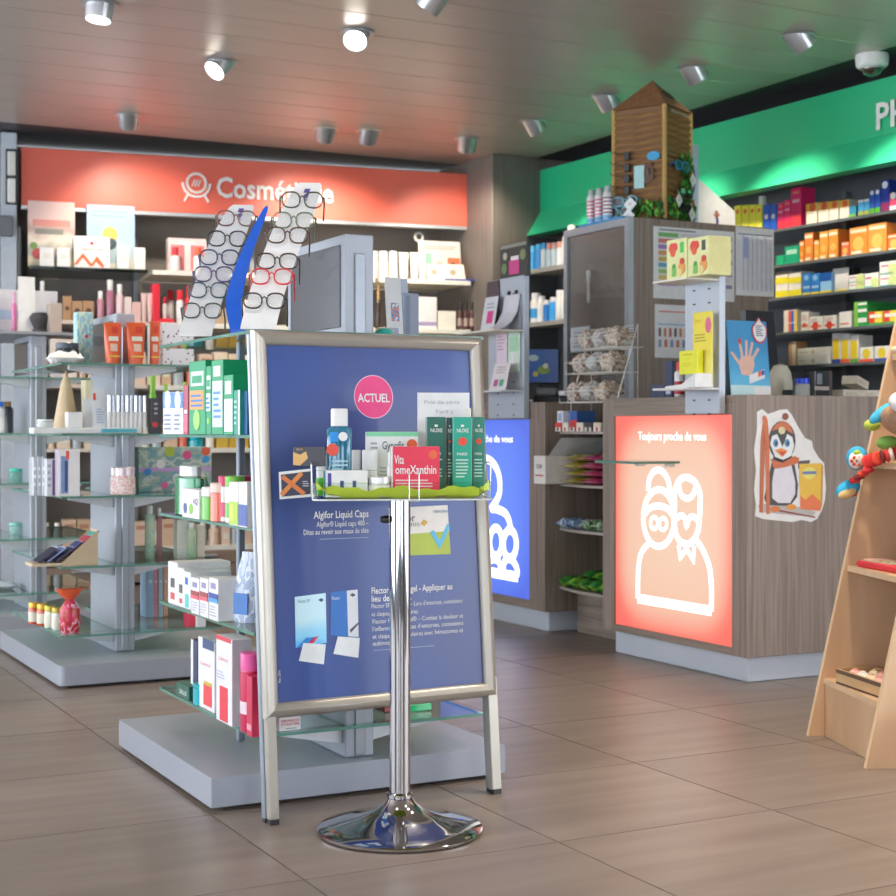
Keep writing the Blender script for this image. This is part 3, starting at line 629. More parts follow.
def counter(label, x, ya, yb, depth, lb, mat):
    """body with its long front on -x; ya near, yb far; lb = (y near, y far, z0, z1) of the lightbox"""
    t = T('sales_counter', label, 'counter', (x, yb, 0), -math.pi / 2)      # local: x = towards the viewer (-y), y = depth (+x)
    L = yb - ya; z0, z1 = .10, 1.063; a, b = yb - lb[1], yb - lb[0]
    MB().cbox(.02, L - .05, .05, depth - .03, 0, .0995, .004).build('plinth', PLINTH, t)
    MB().cbox(0, L, .03, depth, z0, z1, .002).build('body', OAK, t)
    for nm, p in (('front_stile', (0, a, z0, z1)), ('front_stile', (b, L, z0, z1)), ('front_rail', (a, b, z0, lb[2])), ('front_rail', (a, b, lb[3], z1))):
        MB().cbox(p[0], p[1], 0, .0299, p[2], p[3], .001).build(nm, OAK if nm == 'front_stile' else OAKH, t)
    p = MB().box(a + .001, b - .001, .008, .029, lb[2] + .001, lb[3] - .001).build('light_panel', mat, t)
    return t, p, a, b
CY0, CY1 = 4.345, 5.29
ct, cp, ca, cb_ = counter('wooden counter with glowing coral light panel of a white outlined couple', 3.5, CY0, CY1, .78, (4.43, 5.205, .128, .992),
        lightbox_mat('coral_backlit_print', ['#f3cdb2', '#f4c3a8', '#f6a890', '#fb7f6c', '#ff6a5c'], LBS))
def cpt(px, py, x=3.508):
    u, z = FLX.uz(px, py, x); return u + CY1, z          # local x of the counter, z
def stroke(root, pts, w, close=False, sm=True, name='outline_stroke', y=.0079, conv=None):
    P = [Vector(conv(*p)) for p in pts]
    if sm and len(P) > 2:                                  # Catmull-Rom smoothing
        Q = []; n = len(P)
        for i in range(n if close else n - 1):
            p0, p1, p2, p3 = (P[(i - 1) % n] if close or i else P[i], P[i], P[(i + 1) % n], P[(i + 2) % n] if close or i < n - 2 else P[(i + 1) % n])
            for k in range(6):
                t = k / 6; Q.append(.5 * ((2 * p1) + (p2 - p0) * t + (2 * p0 - 5 * p1 + 4 * p2 - p3) * t * t + (3 * p1 - p0 - 3 * p2 + p3) * t ** 3))
        if not close: Q.append(P[-1])
        P = Q
    mb = MB(); mb.ribbon([tuple(p) for p in P], w, y - .0016, y, 0, close); return mb.build(name, LBW, root)
WS = .0265
e = lambda cx, cy, rx, ry, n=16, a0=0, a1=360: [(cx + rx * math.cos(D(a0 + (a1 - a0) * i / n)), cy - ry * math.sin(D(a0 + (a1 - a0) * i / n))) for i in range(n + (a1 - a0 < 360))]
CS = lambda pts, w=WS, close=False, sm=True: stroke(ct, pts, w, close, sm, conv=cpt)
CS(e(659, 518, 15.5, 28.5), WS, True)                       # woman's head
CS([(648.5, 491), (649, 481), (653, 472.5), (658.5, 470), (664, 473), (668.5, 481), (670, 494)], WS)   # bun
CS([(645, 514), (651, 507.5), (660, 506), (668, 509), (674, 517)], .026)   # fringe
CS(e(654.3, 523, 3.6, 6, 12), .017, True); CS(e(663.2, 524, 3.6, 6, 12), .017, True)   # glasses
CS([(675, 502), (675, 490), (680, 480), (687, 477.5), (695, 482), (700, 493), (700, 510), (699.5, 520), (698, 531), (693, 541), (687, 544), (680, 541), (676, 533), (674.5, 520), (675, 502)], WS)   # man's head
CS([(679, 484), (681, 494), (687, 498.5), (693, 495), (696, 487)], .024)     # bald forehead
CS([(676.5, 519), (681, 515.5), (685, 518), (686.7, 526), (689, 519), (693, 516.5), (698, 520)], .024)   # moustache
CS([(678.5, 545), (680.5, 557), (686.7, 549.5), (693.5, 560), (694.5, 546)], .019, False, False)    # bow tie
CS([(649, 543), (641.5, 553), (638.5, 570), (638, 598.5)], WS); CS([(638, 598.5), (711.5, 611)], .038, False, False); CS([(711.5, 611), (711.5, 585), (709, 565), (703, 550), (697, 541)], WS)
a, z = cpt(638.5, 440); b, _ = cpt(706.5, 441); text('Toujours proche de vous', LBW, ct, a, .0075, z, b - a, .034, 'panel_lettering', bold=.012)
BX = 3.58; BY0, BY1 = 5.888, 7.4
bt, bp, ba, bb = counter('wooden counter with glowing blue light panel of a white outlined family', BX, BY0, BY1, .45, (6.03, 6.95, .14, .985),
        lightbox_mat('blue_backlit_print', ['#5b8cff', '#4f80fb', '#4676f4', '#3e6cec'], LBS))
def bpt(px, py): u, z = FLX.uz(px, py, BX + .008); return u + BY1, z
def BS(pts, w=.04, close=False, sm=True):
    stroke(bt, pts, w, close, sm, conv=bpt); mid = (ba + bb) / 2          # the family emblem is symmetric about the panel's middle
    stroke(bt, pts, w, close, sm, conv=lambda a, b: (2 * mid - bpt(a, b)[0], bpt(a, b)[1]))
a, z = bpt(484, 442); b, _ = bpt(513, 441); text('Toujours proche de vous', LBW, bt, a - .32, .0075, z, b - a + .32, .034, 'panel_lettering', bold=.012)
BS([(482, 458), (487, 459), (494, 464), (499, 475), (500, 490), (497, 500), (492, 508), (497, 509), (505, 513), (509, 520), (511, 530)], .042)
BS(e(510, 544, 6.5, 14), .042, True); BS(e(496, 542, 6, 14), .042, True)
BS([(517, 576), (517.5, 570), (514, 562), (509.5, 558.5), (505, 561), (503, 570), (502, 574)], .04); BS([(502, 574), (499, 562), (494, 559), (489, 561)], .04); BS([(484, 571), (518, 577)], .05, False, False)
# glass bag shelf on the coral counter
t = T('bag_shelf', 'small glass bag shelf sticking out before the coral light panel', 'shelf', (3.5, 4.9, .803), -math.pi / 2)
MB().prism([(-.145, -.2), (.145, -.2), (.145, .004), (-.145, .004)], 0, .01, 0, 1).build('glass_plate', GE, t)
for s in (-.1, .1): MB().cbox(s - .012, s + .012, -.03, .006, -.014, -.0005, .002).build('clamp', ALU, t)
# ---- slotted display panels at the counters
def slot_panel(label, x, ya, yb, z0, z1, shelves, rows):
    t = T('slotted_panel', label, 'display panel', (x, yb, 0), -math.pi / 2); L = yb - ya
    MB().cbox(0, L, 0, .03, z0, z1, .002).build('panel', M('#b7bfca', .4, .15, .02), t)
    k = 0
    for r in range(rows):
        for c in (.28, .72):
            MB().box(L * c - .008, L * c + .008, -.0006, .0006, z1 - .08 - r * .052 - .003, z1 - .08 - r * .052 + .003).build('slot', BLACK, t)
    for z, w, dep in shelves:
        MB().prism([(-w, -dep), (L, -dep), (L, -.0008), (-w, -.0008)], z - .007, z).build('shelf_plate', CREAM if z > 1.3 else M('#d9dce0', .4), t)
    return t
PX = 3.465; ppy0, ppy1 = 4.46, 4.67
slot_panel('grey slotted panel with two shelves rising over the coral light panel', PX, ppy0, ppy1, .995, FLX.z(705, 268, PX), ((1.494, .0, .15), (1.090, .0, .15)), 10)
slot_panel('grey slotted panel with leaflets rising over the blue light panel', BX - .035, 6.02, 6.36, .99, FLX.z(523, 275, BX - .035), ((1.40, .03, .16), (1.12, 0, .12)), 12)
# ---- niche shelves between the counters
t = T('niche_shelf', 'open wooden niche with four curved shelves between both counters', 'shelf', (0, 0, 0))
NY0, NY1 = 5.297, 5.885
MB().cbox(3.97, 3.995, NY0, NY1, 0, 1.06, .002).build('back_panel', OAK, t)
MB().cbox(3.9, 3.968, NY0 + .24, NY0 + .29, .2, 1.06, .002).build('upright', M('#9aa7ad', .4, .2), t)
MB().cbox(3.75, 3.969, NY0 + .002, NY1 - .002, 0, .19, .002).build('base_board', OAKH, t)
NZ = [.217, .487, .690, .928]
for z in NZ:
    pts = [(3.965, NY0 + .003), (3.965, NY1 - .003)] + [(3.655 - .05 * math.sin(math.pi * i / 10), NY1 - .003 - (NY1 - NY0 - .006) * i / 10) for i in range(11)]
    MB().prism(pts, z - .012, z).build('shelf_board', M('#a59b93', .4), t)
# ---- tall cabinet with the glass door
KX0, KX1, KY0, KY1, KT = 4.05, 4.89, 5.90, 6.48, 1.945
t = T('tall_cabinet', 'tall grey brown wooden cabinet with a framed glass door, notices on its side', 'cabinet', (0, 0, 0))
MB().cbox(KX0 + .03, KX1, KY0, KY0 + .025, 0, KT, .002).build('side_panel', OAK, t)
MB().cbox(KX0 + .03, KX1, KY1 - .025, KY1, 0, KT, .002).build('side_panel', OAK, t)
MB().box(KX0 + .03, KX1, KY0 + .0255, KY1 - .0255, KT - .01, KT).build('added_glass_top', GLS, t)  # glass is made up here so the ceiling spots brighten the inside
MB().cbox(KX1 - .025, KX1, KY0 + .0255, KY1 - .0255, 0, KT - .031, .002).build('back_panel', OAK, t)
dr = MB(); f = .035
for p in ((KY0, KY0 + f, 1.07, KT), (KY1 - f, KY1, 1.07, KT), (KY0 + f, KY1 - f, KT - f, KT), (KY0 + f, KY1 - f, 1.07, 1.07 + f)): dr.box(KX0, KX0 + .029, p[0], p[1], p[2], p[3])
d = dr.build('door_frame', M('#a9b0b6', .4, .3), t)
MB().box(KX0 + .012, KX0 + .018, KY0 + f, KY1 - f, 1.07 + f, KT - f).build('door_pane', film('veiled_door_glass', '#a39c94', .42, .12), d)  # veil colour paints in reflections as well as dust on the glass
MB().lathe([(.001, 0), (.006, .004), (.008, .03), (.005, .09), (.012, .14), (.010, .16), (.001, .165)], 12).build('door_handle', WHITE, d, True, (KX0 - .012, KY0 + .33, 1.56))
MB().cbox(KX0 + .031, KX1 - .03, KY0 + .026, KY1 - .026, 0, 1.065, .002).build('lower_body', OAK, t)
for z in (1.35, 1.62): MB().cbox(KX0 + .06, KX1 - .03, KY0 + .027, KY1 - .027, z, z + .012, .001).build('inner_shelf', M('#8c867f', .4), t)
# ================================================================== plywood toy rack
WF = Fr(3.097, 3.559, D(-110.9)); WW = .465; SL = .2225
t = T('plywood_rack', 'leaning pale plywood rack with four toy shelves at the right edge', 'shelf', WF.pt(0, 0), WF.rot)
HT = 1.62; DB = .52
for a in (0, WW - .018):
    n = 24; mb = MB()
    P = [(0.0, 0.0), (DB, 0), (DB, HT), (HT * SL, HT)]
    mb.add([(a, y, z) for y, z in P] + [(a + .018, y, z) for y, z in P], [(3, 2, 1, 0), (4, 5, 6, 7)], 0)
    mb.add([(a, y, z) for y, z in P] + [(a + .018, y, z) for y, z in P], [(0, 1, 5, 4), (1, 2, 6, 5), (2, 3, 7, 6), (3, 0, 4, 7)], 1); mb.build('side_panel', [PLY, PLYEDGE], t)
MB().box(.0185, WW - .0185, DB - .03, DB - .018, 0.0, HT).build('back_panel', PLY, t)
WL = [.178, .52, .835, 1.165]
for z in WL:
    s = z * SL + .008
    mb = MB(); mb.box(.0183, WW - .0183, s, DB - .031, z - .018, z, 0); mb.m[2] = 1; mb.build('shelf_board', [PLY, PLYEDGE], t)
MB().box(.0183, WW - .0183, .052, .066, 0.0, WL[0] - .0185).build('kick_board', PLY, t)
x, y, _ = flo(888, 768); 
t = T('storage_crate', 'corner of a light grey plastic crate before the plywood rack', 'crate', (x + .01, y - .30, 0), D(-20))
MB().cbox(0, .3, 0, .2, .012, .15, .006).build('crate_body', M('#b9bdc4', .4), t); MB().cbox(-.005, .305, -.005, .205, .1503, .165, .004).build('rim', M('#c7cad0', .4), t); MB().box(.01, .29, .01, .19, 0, .0118).build('foot', BLACK, t)
# ================================================================== wall shelves behind
DSH = M('#54575a', .35, 0, .04)
BO = -.155; BZ = [FB.z(230, y, -.12) for y in (545, 448, 386, 324, 272.5)]
t = T('cosmetics_shelving', 'dark wall shelving full of cosmetics under the coral sign', 'shelf', FB.pt(0, 0), FB.rot)
for u in (.0, .71, 1.46, 2.14, LBK - .03): MB().box(u, u + .03, .385, .415, .3, 2.15).build('slotted_upright', M('#8d9298', .4, .4), t)
for k, z in enumerate(BZ):
    for a, b, m in ((.04, .73, glass('dark_shelf_glass', '#9db0ae') if k == 4 else M('#d9cdbf', .45)), (.76, 1.48, CREAM), (1.51, 2.16, CREAM), (2.19, LBK - .02, CREAM)):
        sb = MB().cbox(a, b, .035 + BO, .384, z - .022, z, .002).build('shelf_board', m, t)
        if m is CREAM: MB().box(a, b, .0335 + BO, .0348 + BO, z - .028, z - .001).build('price_rail', M('#ece6dc', .4), sb)
for k in range(4):
    a = .02 + k * .70; 
    for z0, z1 in ((.02, .12), (.125, BZ[0] - .03)):
        dd = MB().cbox(a, a + .69, .02 + BO, .384, z0, z1, .003).build('drawer_front', M('#8a7767', .5), t); MB().cbox(a + .26, a + .43, .005 + BO, .0195 + BO, z1 - .035, z1 - .022, .002).build('drawer_pull', STEEL, dd)
MB().box(-.02, 0, .02, .384, 0, 2.15).build('end_panel', M('#7c8288', .4), t)
RZ = [FRW.z(775, y, .05) for y in (431, 366.5, 333, 298, 265.5, 229.5)]
t = T('medicine_shelving', 'dark wall shelving full of medicine cartons under the green sign', 'shelf', FRW.pt(0, 0), FRW.rot)
U1 = FRW.u(590, .05)
for k, z in enumerate(RZ):
    MB().cbox(U1 + .02, 4.9, .05, .43, z - .016, z, .002).build('shelf_board', M('#5f676a', .2, 0, .04, 25, .5), t)
LBV = -.2; LB0, LB1 = FRW.u(527, LBV), FRW.u(572, LBV); LBZ = {k: FRW.z(546, y, LBV) for k, y in ((5, 267), (3, 321), (1, 399))}
for k, z in LBZ.items(): MB().cbox(LB0, LB1, LBV, .03, z - .028, z, .002).build('shelf_board', M('#98948c', .4), t)
MB().box(LB0 - .025, LB0 - .002, LBV + .005, .045, .3, FRW.z(546, 240, 0)).build('side_panel', M('#3d3f43', .5), t)
MB().box(LB0, LB1 + .02, .032, .045, .3, FRW.z(546, 240, 0)).build('dark_back', M('#3d3f43', .5), t)
for u in (U1, U1 + .9, U1 + 1.8, U1 + 2.7): MB().box(u - .009, u + .019, .40, .435, .4, 2.2).build('slotted_upright', M('#7d8388', .4, .4), t)
MB().cbox(U1, 4.9, .06, .43, 0, .55, .003).build('base_cabinet', M('#6b625b', .5), t)
# ================================================================== goods in the clear tray (tray frame: turned 22 degrees)
FT = Fr(sx, sy, -D(22)); TB = TZ + .0048
TL = ' in the clear tray'
WOB = {}
carton(FT, .05, TB + .004, 366, 419, 432, .06, '#f1efec', 'white and mint carton with an orange dot in the clear tray', [('band', 0, 1, .93, 1, '#7fd0a4'), ('text', 'Gynofit', .3, .72, .42, '#6b6a78', .13), ('disc', .87, .80, .10, '#ff5a2a'), ('lines', .08, .22, .5, .85, '#9aa0a8', 5), ('lines', .25, .7, .15, .45, '#b9bcc4', 5)], top='#f0c6c0')
def green_box(v, a, b, top, col, lab, dot=True, d=.03):
    return carton(FT, v, TB + .006, a, b, top, d, M(col, .3, .1, .04, 25, .5), lab, [('text', 'NUXE', .2, .8, .62, '#e8f2ee', .05), ('panel', .42, .58, .87, .9, '#e8f2ee')] + ([('disc', .5, .68, .23, '#ff4a30')] if dot else []) + [('text', 'PARIS', .2, .5, .55, '#e2efe9', .035), ('lines', .14, .8, .2, .46, '#b9dcd0', 6)])
green_box(.045, 426.5, 446, 417, '#17685a', 'dark green slim carton without a dot, left of the teal one in the tray', False)
green_box(.048, 447, 452.5, 417.5, '#123f3a', 'nearly black green carton squeezed between two others in the tray', True, .03)
green_box(-.01, 453, 472, 417, '#14a088', 'shiny teal foil carton with an orange dot in the tray')
green_box(.02, 472.5, 485, 417, '#1b7d6a', 'rightmost dark green carton with an orange dot in the tray')
carton(FT, -.085, TB + .002, 391, 440, 446.5, .02, '#f4f2f0', 'crimson and white carton leaning at the front of the tray', [('panel', .03, 1, .0, 1, '#f0304f'), ('disc', .86, .84, .09, '#ff6a3c'), ('text', 'Vita', .06, .66, .2, '#ffffff', .17), ('text', 'omeXanthin', .08, .46, .85, '#ffffff', .17), ('lines', .08, .85, .18, .36, '#ffc9d0', 3)])
b = bottle(FT, -.03, TB + .002, 326, 353, 408.5, M('#136f8e', .15, 0, .1, 20, .8), 'blue green lotion bottle with white cap and orange dot in the tray', cap='#f3f3f1', caph=.2, neck=.6, flat=.6, disc=(-.55, .53, .014, '#ff5038'), shoulder=.05)
FT_b = b
MB().box(-.022, -.003, -.0045, -.0035, .125, .147).build('label_square', M('#1690e0', .4), b); card(b, 'label_disc', circ(.008, .137, .0105, 18), .001, M('#e8f2f4', .4), -.0045); lines(b, -.018, .02, .03, .085, 6, '#a8d4de', -.0045)
for i, (a, c, v, lab) in enumerate(((316, 329, -.02, 'white topped green roll-on left of the blue bottle'), (351, 361, .03, 'white topped green roll-on right behind the blue bottle'), (362, 379, .0, 'white topped green roll-on before the mint carton'))):
    bottle(FT, v, TB + .004, a, c, 450, '#4fb92e', lab, cap='#f2f2ee', caph=.45, neck=.92, shoulder=.02, group='roll-ons in the tray', band=(.7, .98, '#e9eee6'))
carton(FT, -.095, TB + .002, 323, 368, 470.5, .03, '#e9e9ec', 'flat white carton with a blue stripe at the tray front', [('panel', .1, .18, .1, .9, '#3a3f98'), ('panel', .0, .05, .0, 1, '#35808e'), ('panel', .38, .46, .3, .62, '#34487e'), ('panel', .38, .46, .12, .28, '#b0402e'), ('panel', .66, .74, .3, .62, '#34487e'), ('panel', .66, .74, .12, .28, '#b0402e')])
jar_at(FT.pt(FT.u(379, -.08), -.1, TB + .003), FT.rot, .027, .045, '#e6e4de', 'squat white jar beside the flat white carton in the tray', lid='#efede8', lidh=.35)
bottle(FT, -.05, TB + .003, 387, 394, 452, '#e9e9e8', 'slim white pump bottle behind the crimson carton in the tray', cap='#f6f6f4', caph=.3)
bottle(FT, .09, TB + .006, 466, 473, 408, film('vial_plastic', '#e8ecec', .5), 'slim clear vial standing behind the teal cartons in the tray', cap='#dcd8cc', caph=.14)
t = T('price_note', 'white paper with faint handwriting behind the green cartons in the tray', 'note', FT.pt(FT.u(444, .09), .115, TB + .012), FT.rot)
card(t, 'paper', rect(-.062, .064, 0, .232), .0008, M('#e6e8ee', .6))
text('Prix de série', M('#a9adb6', .6), t, -.045, -.001, .205, .085, .009, 'handwriting'); text('Tarif à', M('#a9adb6', .6), t, -.02, -.001, .182, .045, .009, 'handwriting')
# pack and card hooked on the tray's left end
t = T('snack_pack', 'black and gold little pack sticking out left of the tray', 'pack', FT.pt(-.235, -.015, TZ + .074), FT.rot + D(-10))
mb = MB(); mb.cbox(-.012, .062, 0, .02, .001, .046, .001); mb.build('pack_body', M('#2d2c38', .35), t)
card(t, 'gold_print', [(-.012, .005), (.004, .003), (.022, .02), (.018, .036), (.004, .028), (-.012, .034)], .0006, M('#d8a860', .4), -.0007); text('BIO', M('#c9a868', .5), t, -.004, -.001, .038, .014, .005)
t = T('sachet_card', 'white rimmed dark card with a gold cross left of the tray', 'card', FT.pt(-.2075, -.05, TZ - .001), FT.rot)
card(t, 'card_sheet', [(-.07, .002), (.004, .008), (.004, .072), (-.072, .064)], .001, M('#ece8e2', .5))
card(t, 'dark_print', [(-.065, .008), (0, .014), (0, .066), (-.067, .058)], .0006, M('#33344c', .45), -.0007)
mb = MB(); mb.ribbon([(-.066, .012), (-.02, .062)], .01, -.002, -.001); mb.build('gold_bar', M('#e08a3c', .45), t); mb = MB(); mb.ribbon([(-.064, .054), (-.014, .014)], .01, -.003, -.002); mb.build('gold_bar', M('#d87a3a', .45), t)
lines(t, -.018, -.002, .03, .045, 3, '#b9bac8', -.0012)
# ================================================================== spectacle rack on the top glass shelf
t = T('spectacle_rack', 'white two-column spectacle rack with a pointed blue spine', 'display rack', (0, 0, 0))
XD = Vector((.93, -.37, 0)).normalized()
def curve(pts, Z0, Z1):
    P = [W(px, py, Z0 + (Z1 - Z0) * i / (len(pts) - 1)) for i, (px, py) in enumerate(pts)]; Q = []
    for i in range(len(P) - 1):
        p0, p1, p2, p3 = P[max(i - 1, 0)], P[i], P[i + 1], P[min(i + 2, len(P) - 1)]
        for k in range(14):
            s = k / 14; Q.append(.5 * ((2 * p1) + (p2 - p0) * s + (2 * p0 - 5 * p1 + 4 * p2 - p3) * s * s + (3 * p1 - p0 - 3 * p2 + p3) * s ** 3))
    Q.append(P[-1]); return Q
def strip(name, Q, w, wt, th, mat, tip=3):
    R = []
    for i, p in enumerate(Q):
        d = (Q[min(i + 1, len(Q) - 1)] - Q[max(i - 1, 0)]).normalized(); nrm = XD.cross(d).normalized(); k = (len(Q) - 1 - i)
        tp_ = tip * 2.8; ww = (w if k >= tp_ else wt + (w - wt) * (k / tp_) ** .5) / 2
        R.append([p - XD * ww - nrm * th / 2, p + XD * ww - nrm * th / 2, p + XD * ww + nrm * th / 2, p - XD * ww + nrm * th / 2])
    return MB().loft(R).build(name, mat, t)
TOPZ = LV[4] + GT
def zfix(Q): Q[0] = Vector((Q[0].x, Q[0].y, TOPZ + .0005)); return Q
QL = zfix(curve([(195, 335), (206, 300), (221, 255), (243, 205)], 4.02, 4.1)); QR = zfix(curve([(258, 328), (268, 290), (284, 245), (310, 183)], 3.74, 3.86))
ACW = M('#e8e8ec', .35, 0, .02, 25, .1)
for Q in (QL, QR):
    so = strip('acrylic_column', Q, .088, .052, .004, ACW)
    d = (Q[-1] - Q[-8]).normalized(); nr = XD.cross(d).normalized()
    for k_, (o1, o2) in enumerate(((.010, .022), (-.006, .006), (-.012, -.009))):
        p = Q[-5] + nr * .0026; MB().add([p + XD * (-.006 + .004 * k_) + d * o1, p + XD * (.008 + .002 * k_) + d * o1, p + XD * (.008 + .002 * k_) + d * o2, p + XD * (-.006 + .004 * k_) + d * o2], [(0, 1, 2, 3)]).build('purple_mark', M('#5a4a9c', .5), so)
QS = zfix(curve([(238, 330), (234, 300), (246, 255), (267, 206)], 3.96, 4.02)); strip('blue_spine', QS, .042, .004, .004, M('#1260d8', .3), 9)
GM = {}
def specs(label, pos, zd, col, lens='#dfe8ea', w=.106, h=.042, group='spectacles on the rack', xd=XD, dark=False, long=.12):
    yd = zd.cross(xd).normalized(); zd = xd.cross(yd).normalized() * 1
    g = T('spectacles', label, 'glasses', pos, 0, group); Rm = Matrix((xd, yd, zd)).transposed(); g.rotation_euler = Rm.to_euler()
    k = (col, w, h, lens, long)
    if k not in GM:
        mt = M(col, .3, 0, .15, 90, .4); lm = M(lens, .1, 0, .02, 25, .5) if dark else film('lens_glass', '#dfe6ea', .1, .1); q = {}
        sh = lambda c: [(c + w * .215 * (abs(math.cos(a)) ** .8) * (1 if math.cos(a) > 0 else -1), 0, h / 2 * (abs(math.sin(a)) ** .85) * (1 if math.sin(a) > 0 else -1)) for a in [6.2832 * i / 20 for i in range(20)]]
        for s in (-1, 1):
            q['rim', s] = MB().tube(sh(s * w * .27), .0022 if not dark else .0034, 6, 0, True).mesh('rim', mt, True)
            q['lens', s] = MB().add(sh(s * w * .27), [tuple(range(20))]).mesh('lens', lm)
            q['temple', s] = MB().tube([(s * w * .485, 0, h * .18), (s * w * .53, .006, h * .18), (s * w * .54, long * .7, h * .15), (s * w * .53, long, -h * .35)], [.0022, .0024, .0022, .0026], 6).mesh('temple', mt, True)
        q['bridge', 0] = MB().tube([(-w * .062, -.001, h * .12), (0, -.003, h * .24), (w * .062, -.001, h * .12)], .0019, 6).mesh('bridge', mt, True); GM[k] = q
    for (n, s), me in GM[k].items(): o = bpy.data.objects.new(n, me); COL.objects.link(o); o.parent = g
    return g
def on_strip(Q, py):
    b = min(range(len(Q)), key=lambda i: abs((HY - FPX * (Q[i].z - CAMH) / (Q[i].x * FX + Q[i].y * FY)) - py)); i = max(0, min(b, len(Q) - 2)); return Q[b], (Q[i + 1] - Q[i]).normalized()
for Q, side, rows in ((QL, 'left', ((220, '#7d5a55', 'rose brown'), (238, '#2e2e34', 'black'), (257, '#33406e', 'navy blue'), (274, '#5a4a78', 'plum'), (291, '#39545a', 'petrol'), (311, '#4a5a50', 'moss grey'))),
                      (QR, 'right', ((199, '#4a4a3e', 'olive'), (219, '#6d7a62', 'sage green'), (238, '#54382e', 'tortoise brown'), (262, '#3c2622', 'dark brown'), (279, '#d8202c', 'bright red'), (303, '#202024', 'glossy black')))):
    for py, c, n in rows:
        p, d = on_strip(Q, py); nr = XD.cross(d).normalized()
        specs('%s rimmed spectacles on the %s column of the white rack' % (n, side), p + nr * .010, d, c)
# a blue-edged price flag and leaflets right of the panel
FG = Fr(0, 0, 0)
def leaflet(label, F, v, zs, pl, pr, pt, mat, prints=(), lean=.12, name='leaflet', cat='leaflet', th=.0015, group=None):
    loc, w, h = spec(F, v, zs, pl, pr, pt); t = T(name, label, cat, loc, F.rot, group); t.rotation_euler = (-lean, 0, F.rot)
    MB().box(-w / 2, w / 2, 0, th, .0, h).build('sheet', mat if not isinstance(mat, str) else M(mat, .5), t); deco(t, w, h, prints); return t
leaflet('white leaflet with an orange blue picture on the gondola top, right', FS, 4.0, TOPZ + .001, 388, 404, 276, '#dfe3ec', [('panel', .3, .8, .35, .62, prnt('leaf_pic', ['#2f8fd0', '#f08a3c', '#2f8fd0', '#e8e4d8'], 3)), ('panel', .1, .7, .05, .25, prnt('leaf_pic2', ['#e8c94e', '#7fb0d8', '#d88ab0'], 4))])
leaflet('pale blue leaflet behind the picture leaflet on the gondola top', FS, 4.06, TOPZ + .001, 395, 411, 277, '#b9c3d6')
carton(FS, 4.05, TOPZ + .001, 404, 419, 293, .03, '#8a97ac', 'grey blue leaflet holder on the gondola top', [('panel', .1, .4, .05, .95, '#6f7d94')], name='leaflet_holder', cat='holder')
for i, (a, b, y, c, n) in enumerate(((380, 429, 3.75, '#cfe0d4', 'pale green'), (386, 412, 3.82, '#eceff2', 'white'))):
    u0, u1 = FS.u(a, y), FS.u(b, y); o = MB().cbox(u0, u1, y, y + .14, TOPZ + .001 + i * .009, TOPZ + .009 + i * .009, .001).build('booklet', M(c, .5)); tag(o, '%s booklet lying flat on the gondola top right of the panel' % n, 'booklet')
o = MB().loft([[(x * .0 + 1.7 + .03 * math.cos(a) * s, 3.62 + .02 * math.sin(a) * s, TOPZ + .0006 + z) for a in [6.2832 * i / 10 for i in range(10)]] for x, s, z in ((0, 1, 0), (0, .8, .012), (0, .4, .02))]).build('tape_roll', M('#35b0a4', .4), None, True); tag(o, 'small teal knob of tape on the gondola top beside the panel', 'tape')
# ================================================================== goods on the gondola behind the board (left ends look to -x)
SZ = [z + GT + .0004 for z in LV]
def X(v, zs, a, b, t, d, col, lab, prints=(), **k): return carton(FLX, v, zs, a, b, t, d, col, lab, prints, **k)
V = 1.306; z = SZ[3]
for i, (a, b) in enumerate(((163, 173), (173, 183))):
    X(V, z, a, b, 392, .05, '#e8eaf0', '%s of two white and blue cartons on the gondola shelf under the spectacles' % ('left', 'right')[i], [('band', 0, 1, .62, .98, '#5d8fd6'), ('disc', .5, .8, .3, '#dbe6f4'), ('lines', .15, .85, .08, .5, '#8f98b4', 4)])
X(V, z, 183.5, 188, 385, .04, '#b84a68', 'thin pink carton between the blue white and green cartons', [('panel', .1, .9, .05, .4, '#d86a8a'), ('panel', .2, .8, .42, .5, '#f0e4e6')])
GN = '#12a06a'
gp = lambda c: [('panel', .12, .9, .66, .86, '#d8efe4'), ('panel', .2, .8, .7, .8, GN), ('panel', .08, .92, .34, .6, c), ('disc', .5, .2, .2, '#9fd46a'), ('lines', .15, .85, .36, .56, '#4f86c8', 3)]
X(V, z, 189, 205.5, 361, .05, GN, 'big green dental carton, leftmost of the green ones', gp('#e9a25a')); X(V, z, 206.2, 211, 366, .04, GN, 'thin green dental carton, second of the green ones', gp('#d8e4f4'))
X(V, z, 211.5, 223, 360, .08, GN, 'green dental carton with a white blue front in the middle of the green ones', [('panel', .1, .98, .1, .72, '#cfe2f2'), ('panel', .2, .8, .78, .92, '#e4f2ea'), ('lines', .2, .85, .2, .6, '#6a9ad6', 5)])
X(V - .012, z, 223.5, 233, 375, .055, GN, 'shorter green dental carton, rightmost of the green ones', [('panel', .1, .98, .05, .6, '#dfeaf4'), ('panel', .2, .85, .68, .9, '#e4f2ea')])
X(V - .01, z, 233.5, 240, 390, .03, '#1a9a84', 'small teal carton with a white edge beside the green ones', [('panel', .75, 1, 0, 1, '#f0f2f2'), ('lines', .15, .6, .2, .8, '#a8dcd0', 5)]); X(V, z, 240.5, 247, 391, .03, '#2b5f92', 'small dark blue carton half hidden by the board frame')
z = SZ[2]
t = bottle(FLX, V + .005, z, 168, 188, 466, M('#12935c', .2, 0, .06, 20, .7), 'big green mouthwash bottle with a white cap on the gondola', cap='#e9eef0', caph=.2, neck=.62, flat=.42, shoulder=.06)
bottle(FLX, V + .085, z, 184, 196, 476, M('#14a070', .2, 0, .06, 20, .7), 'rounded green bottle tucked behind the mouthwash bottle', cap='#14a070', caph=.05, neck=.8, flat=.5, shoulder=.2)
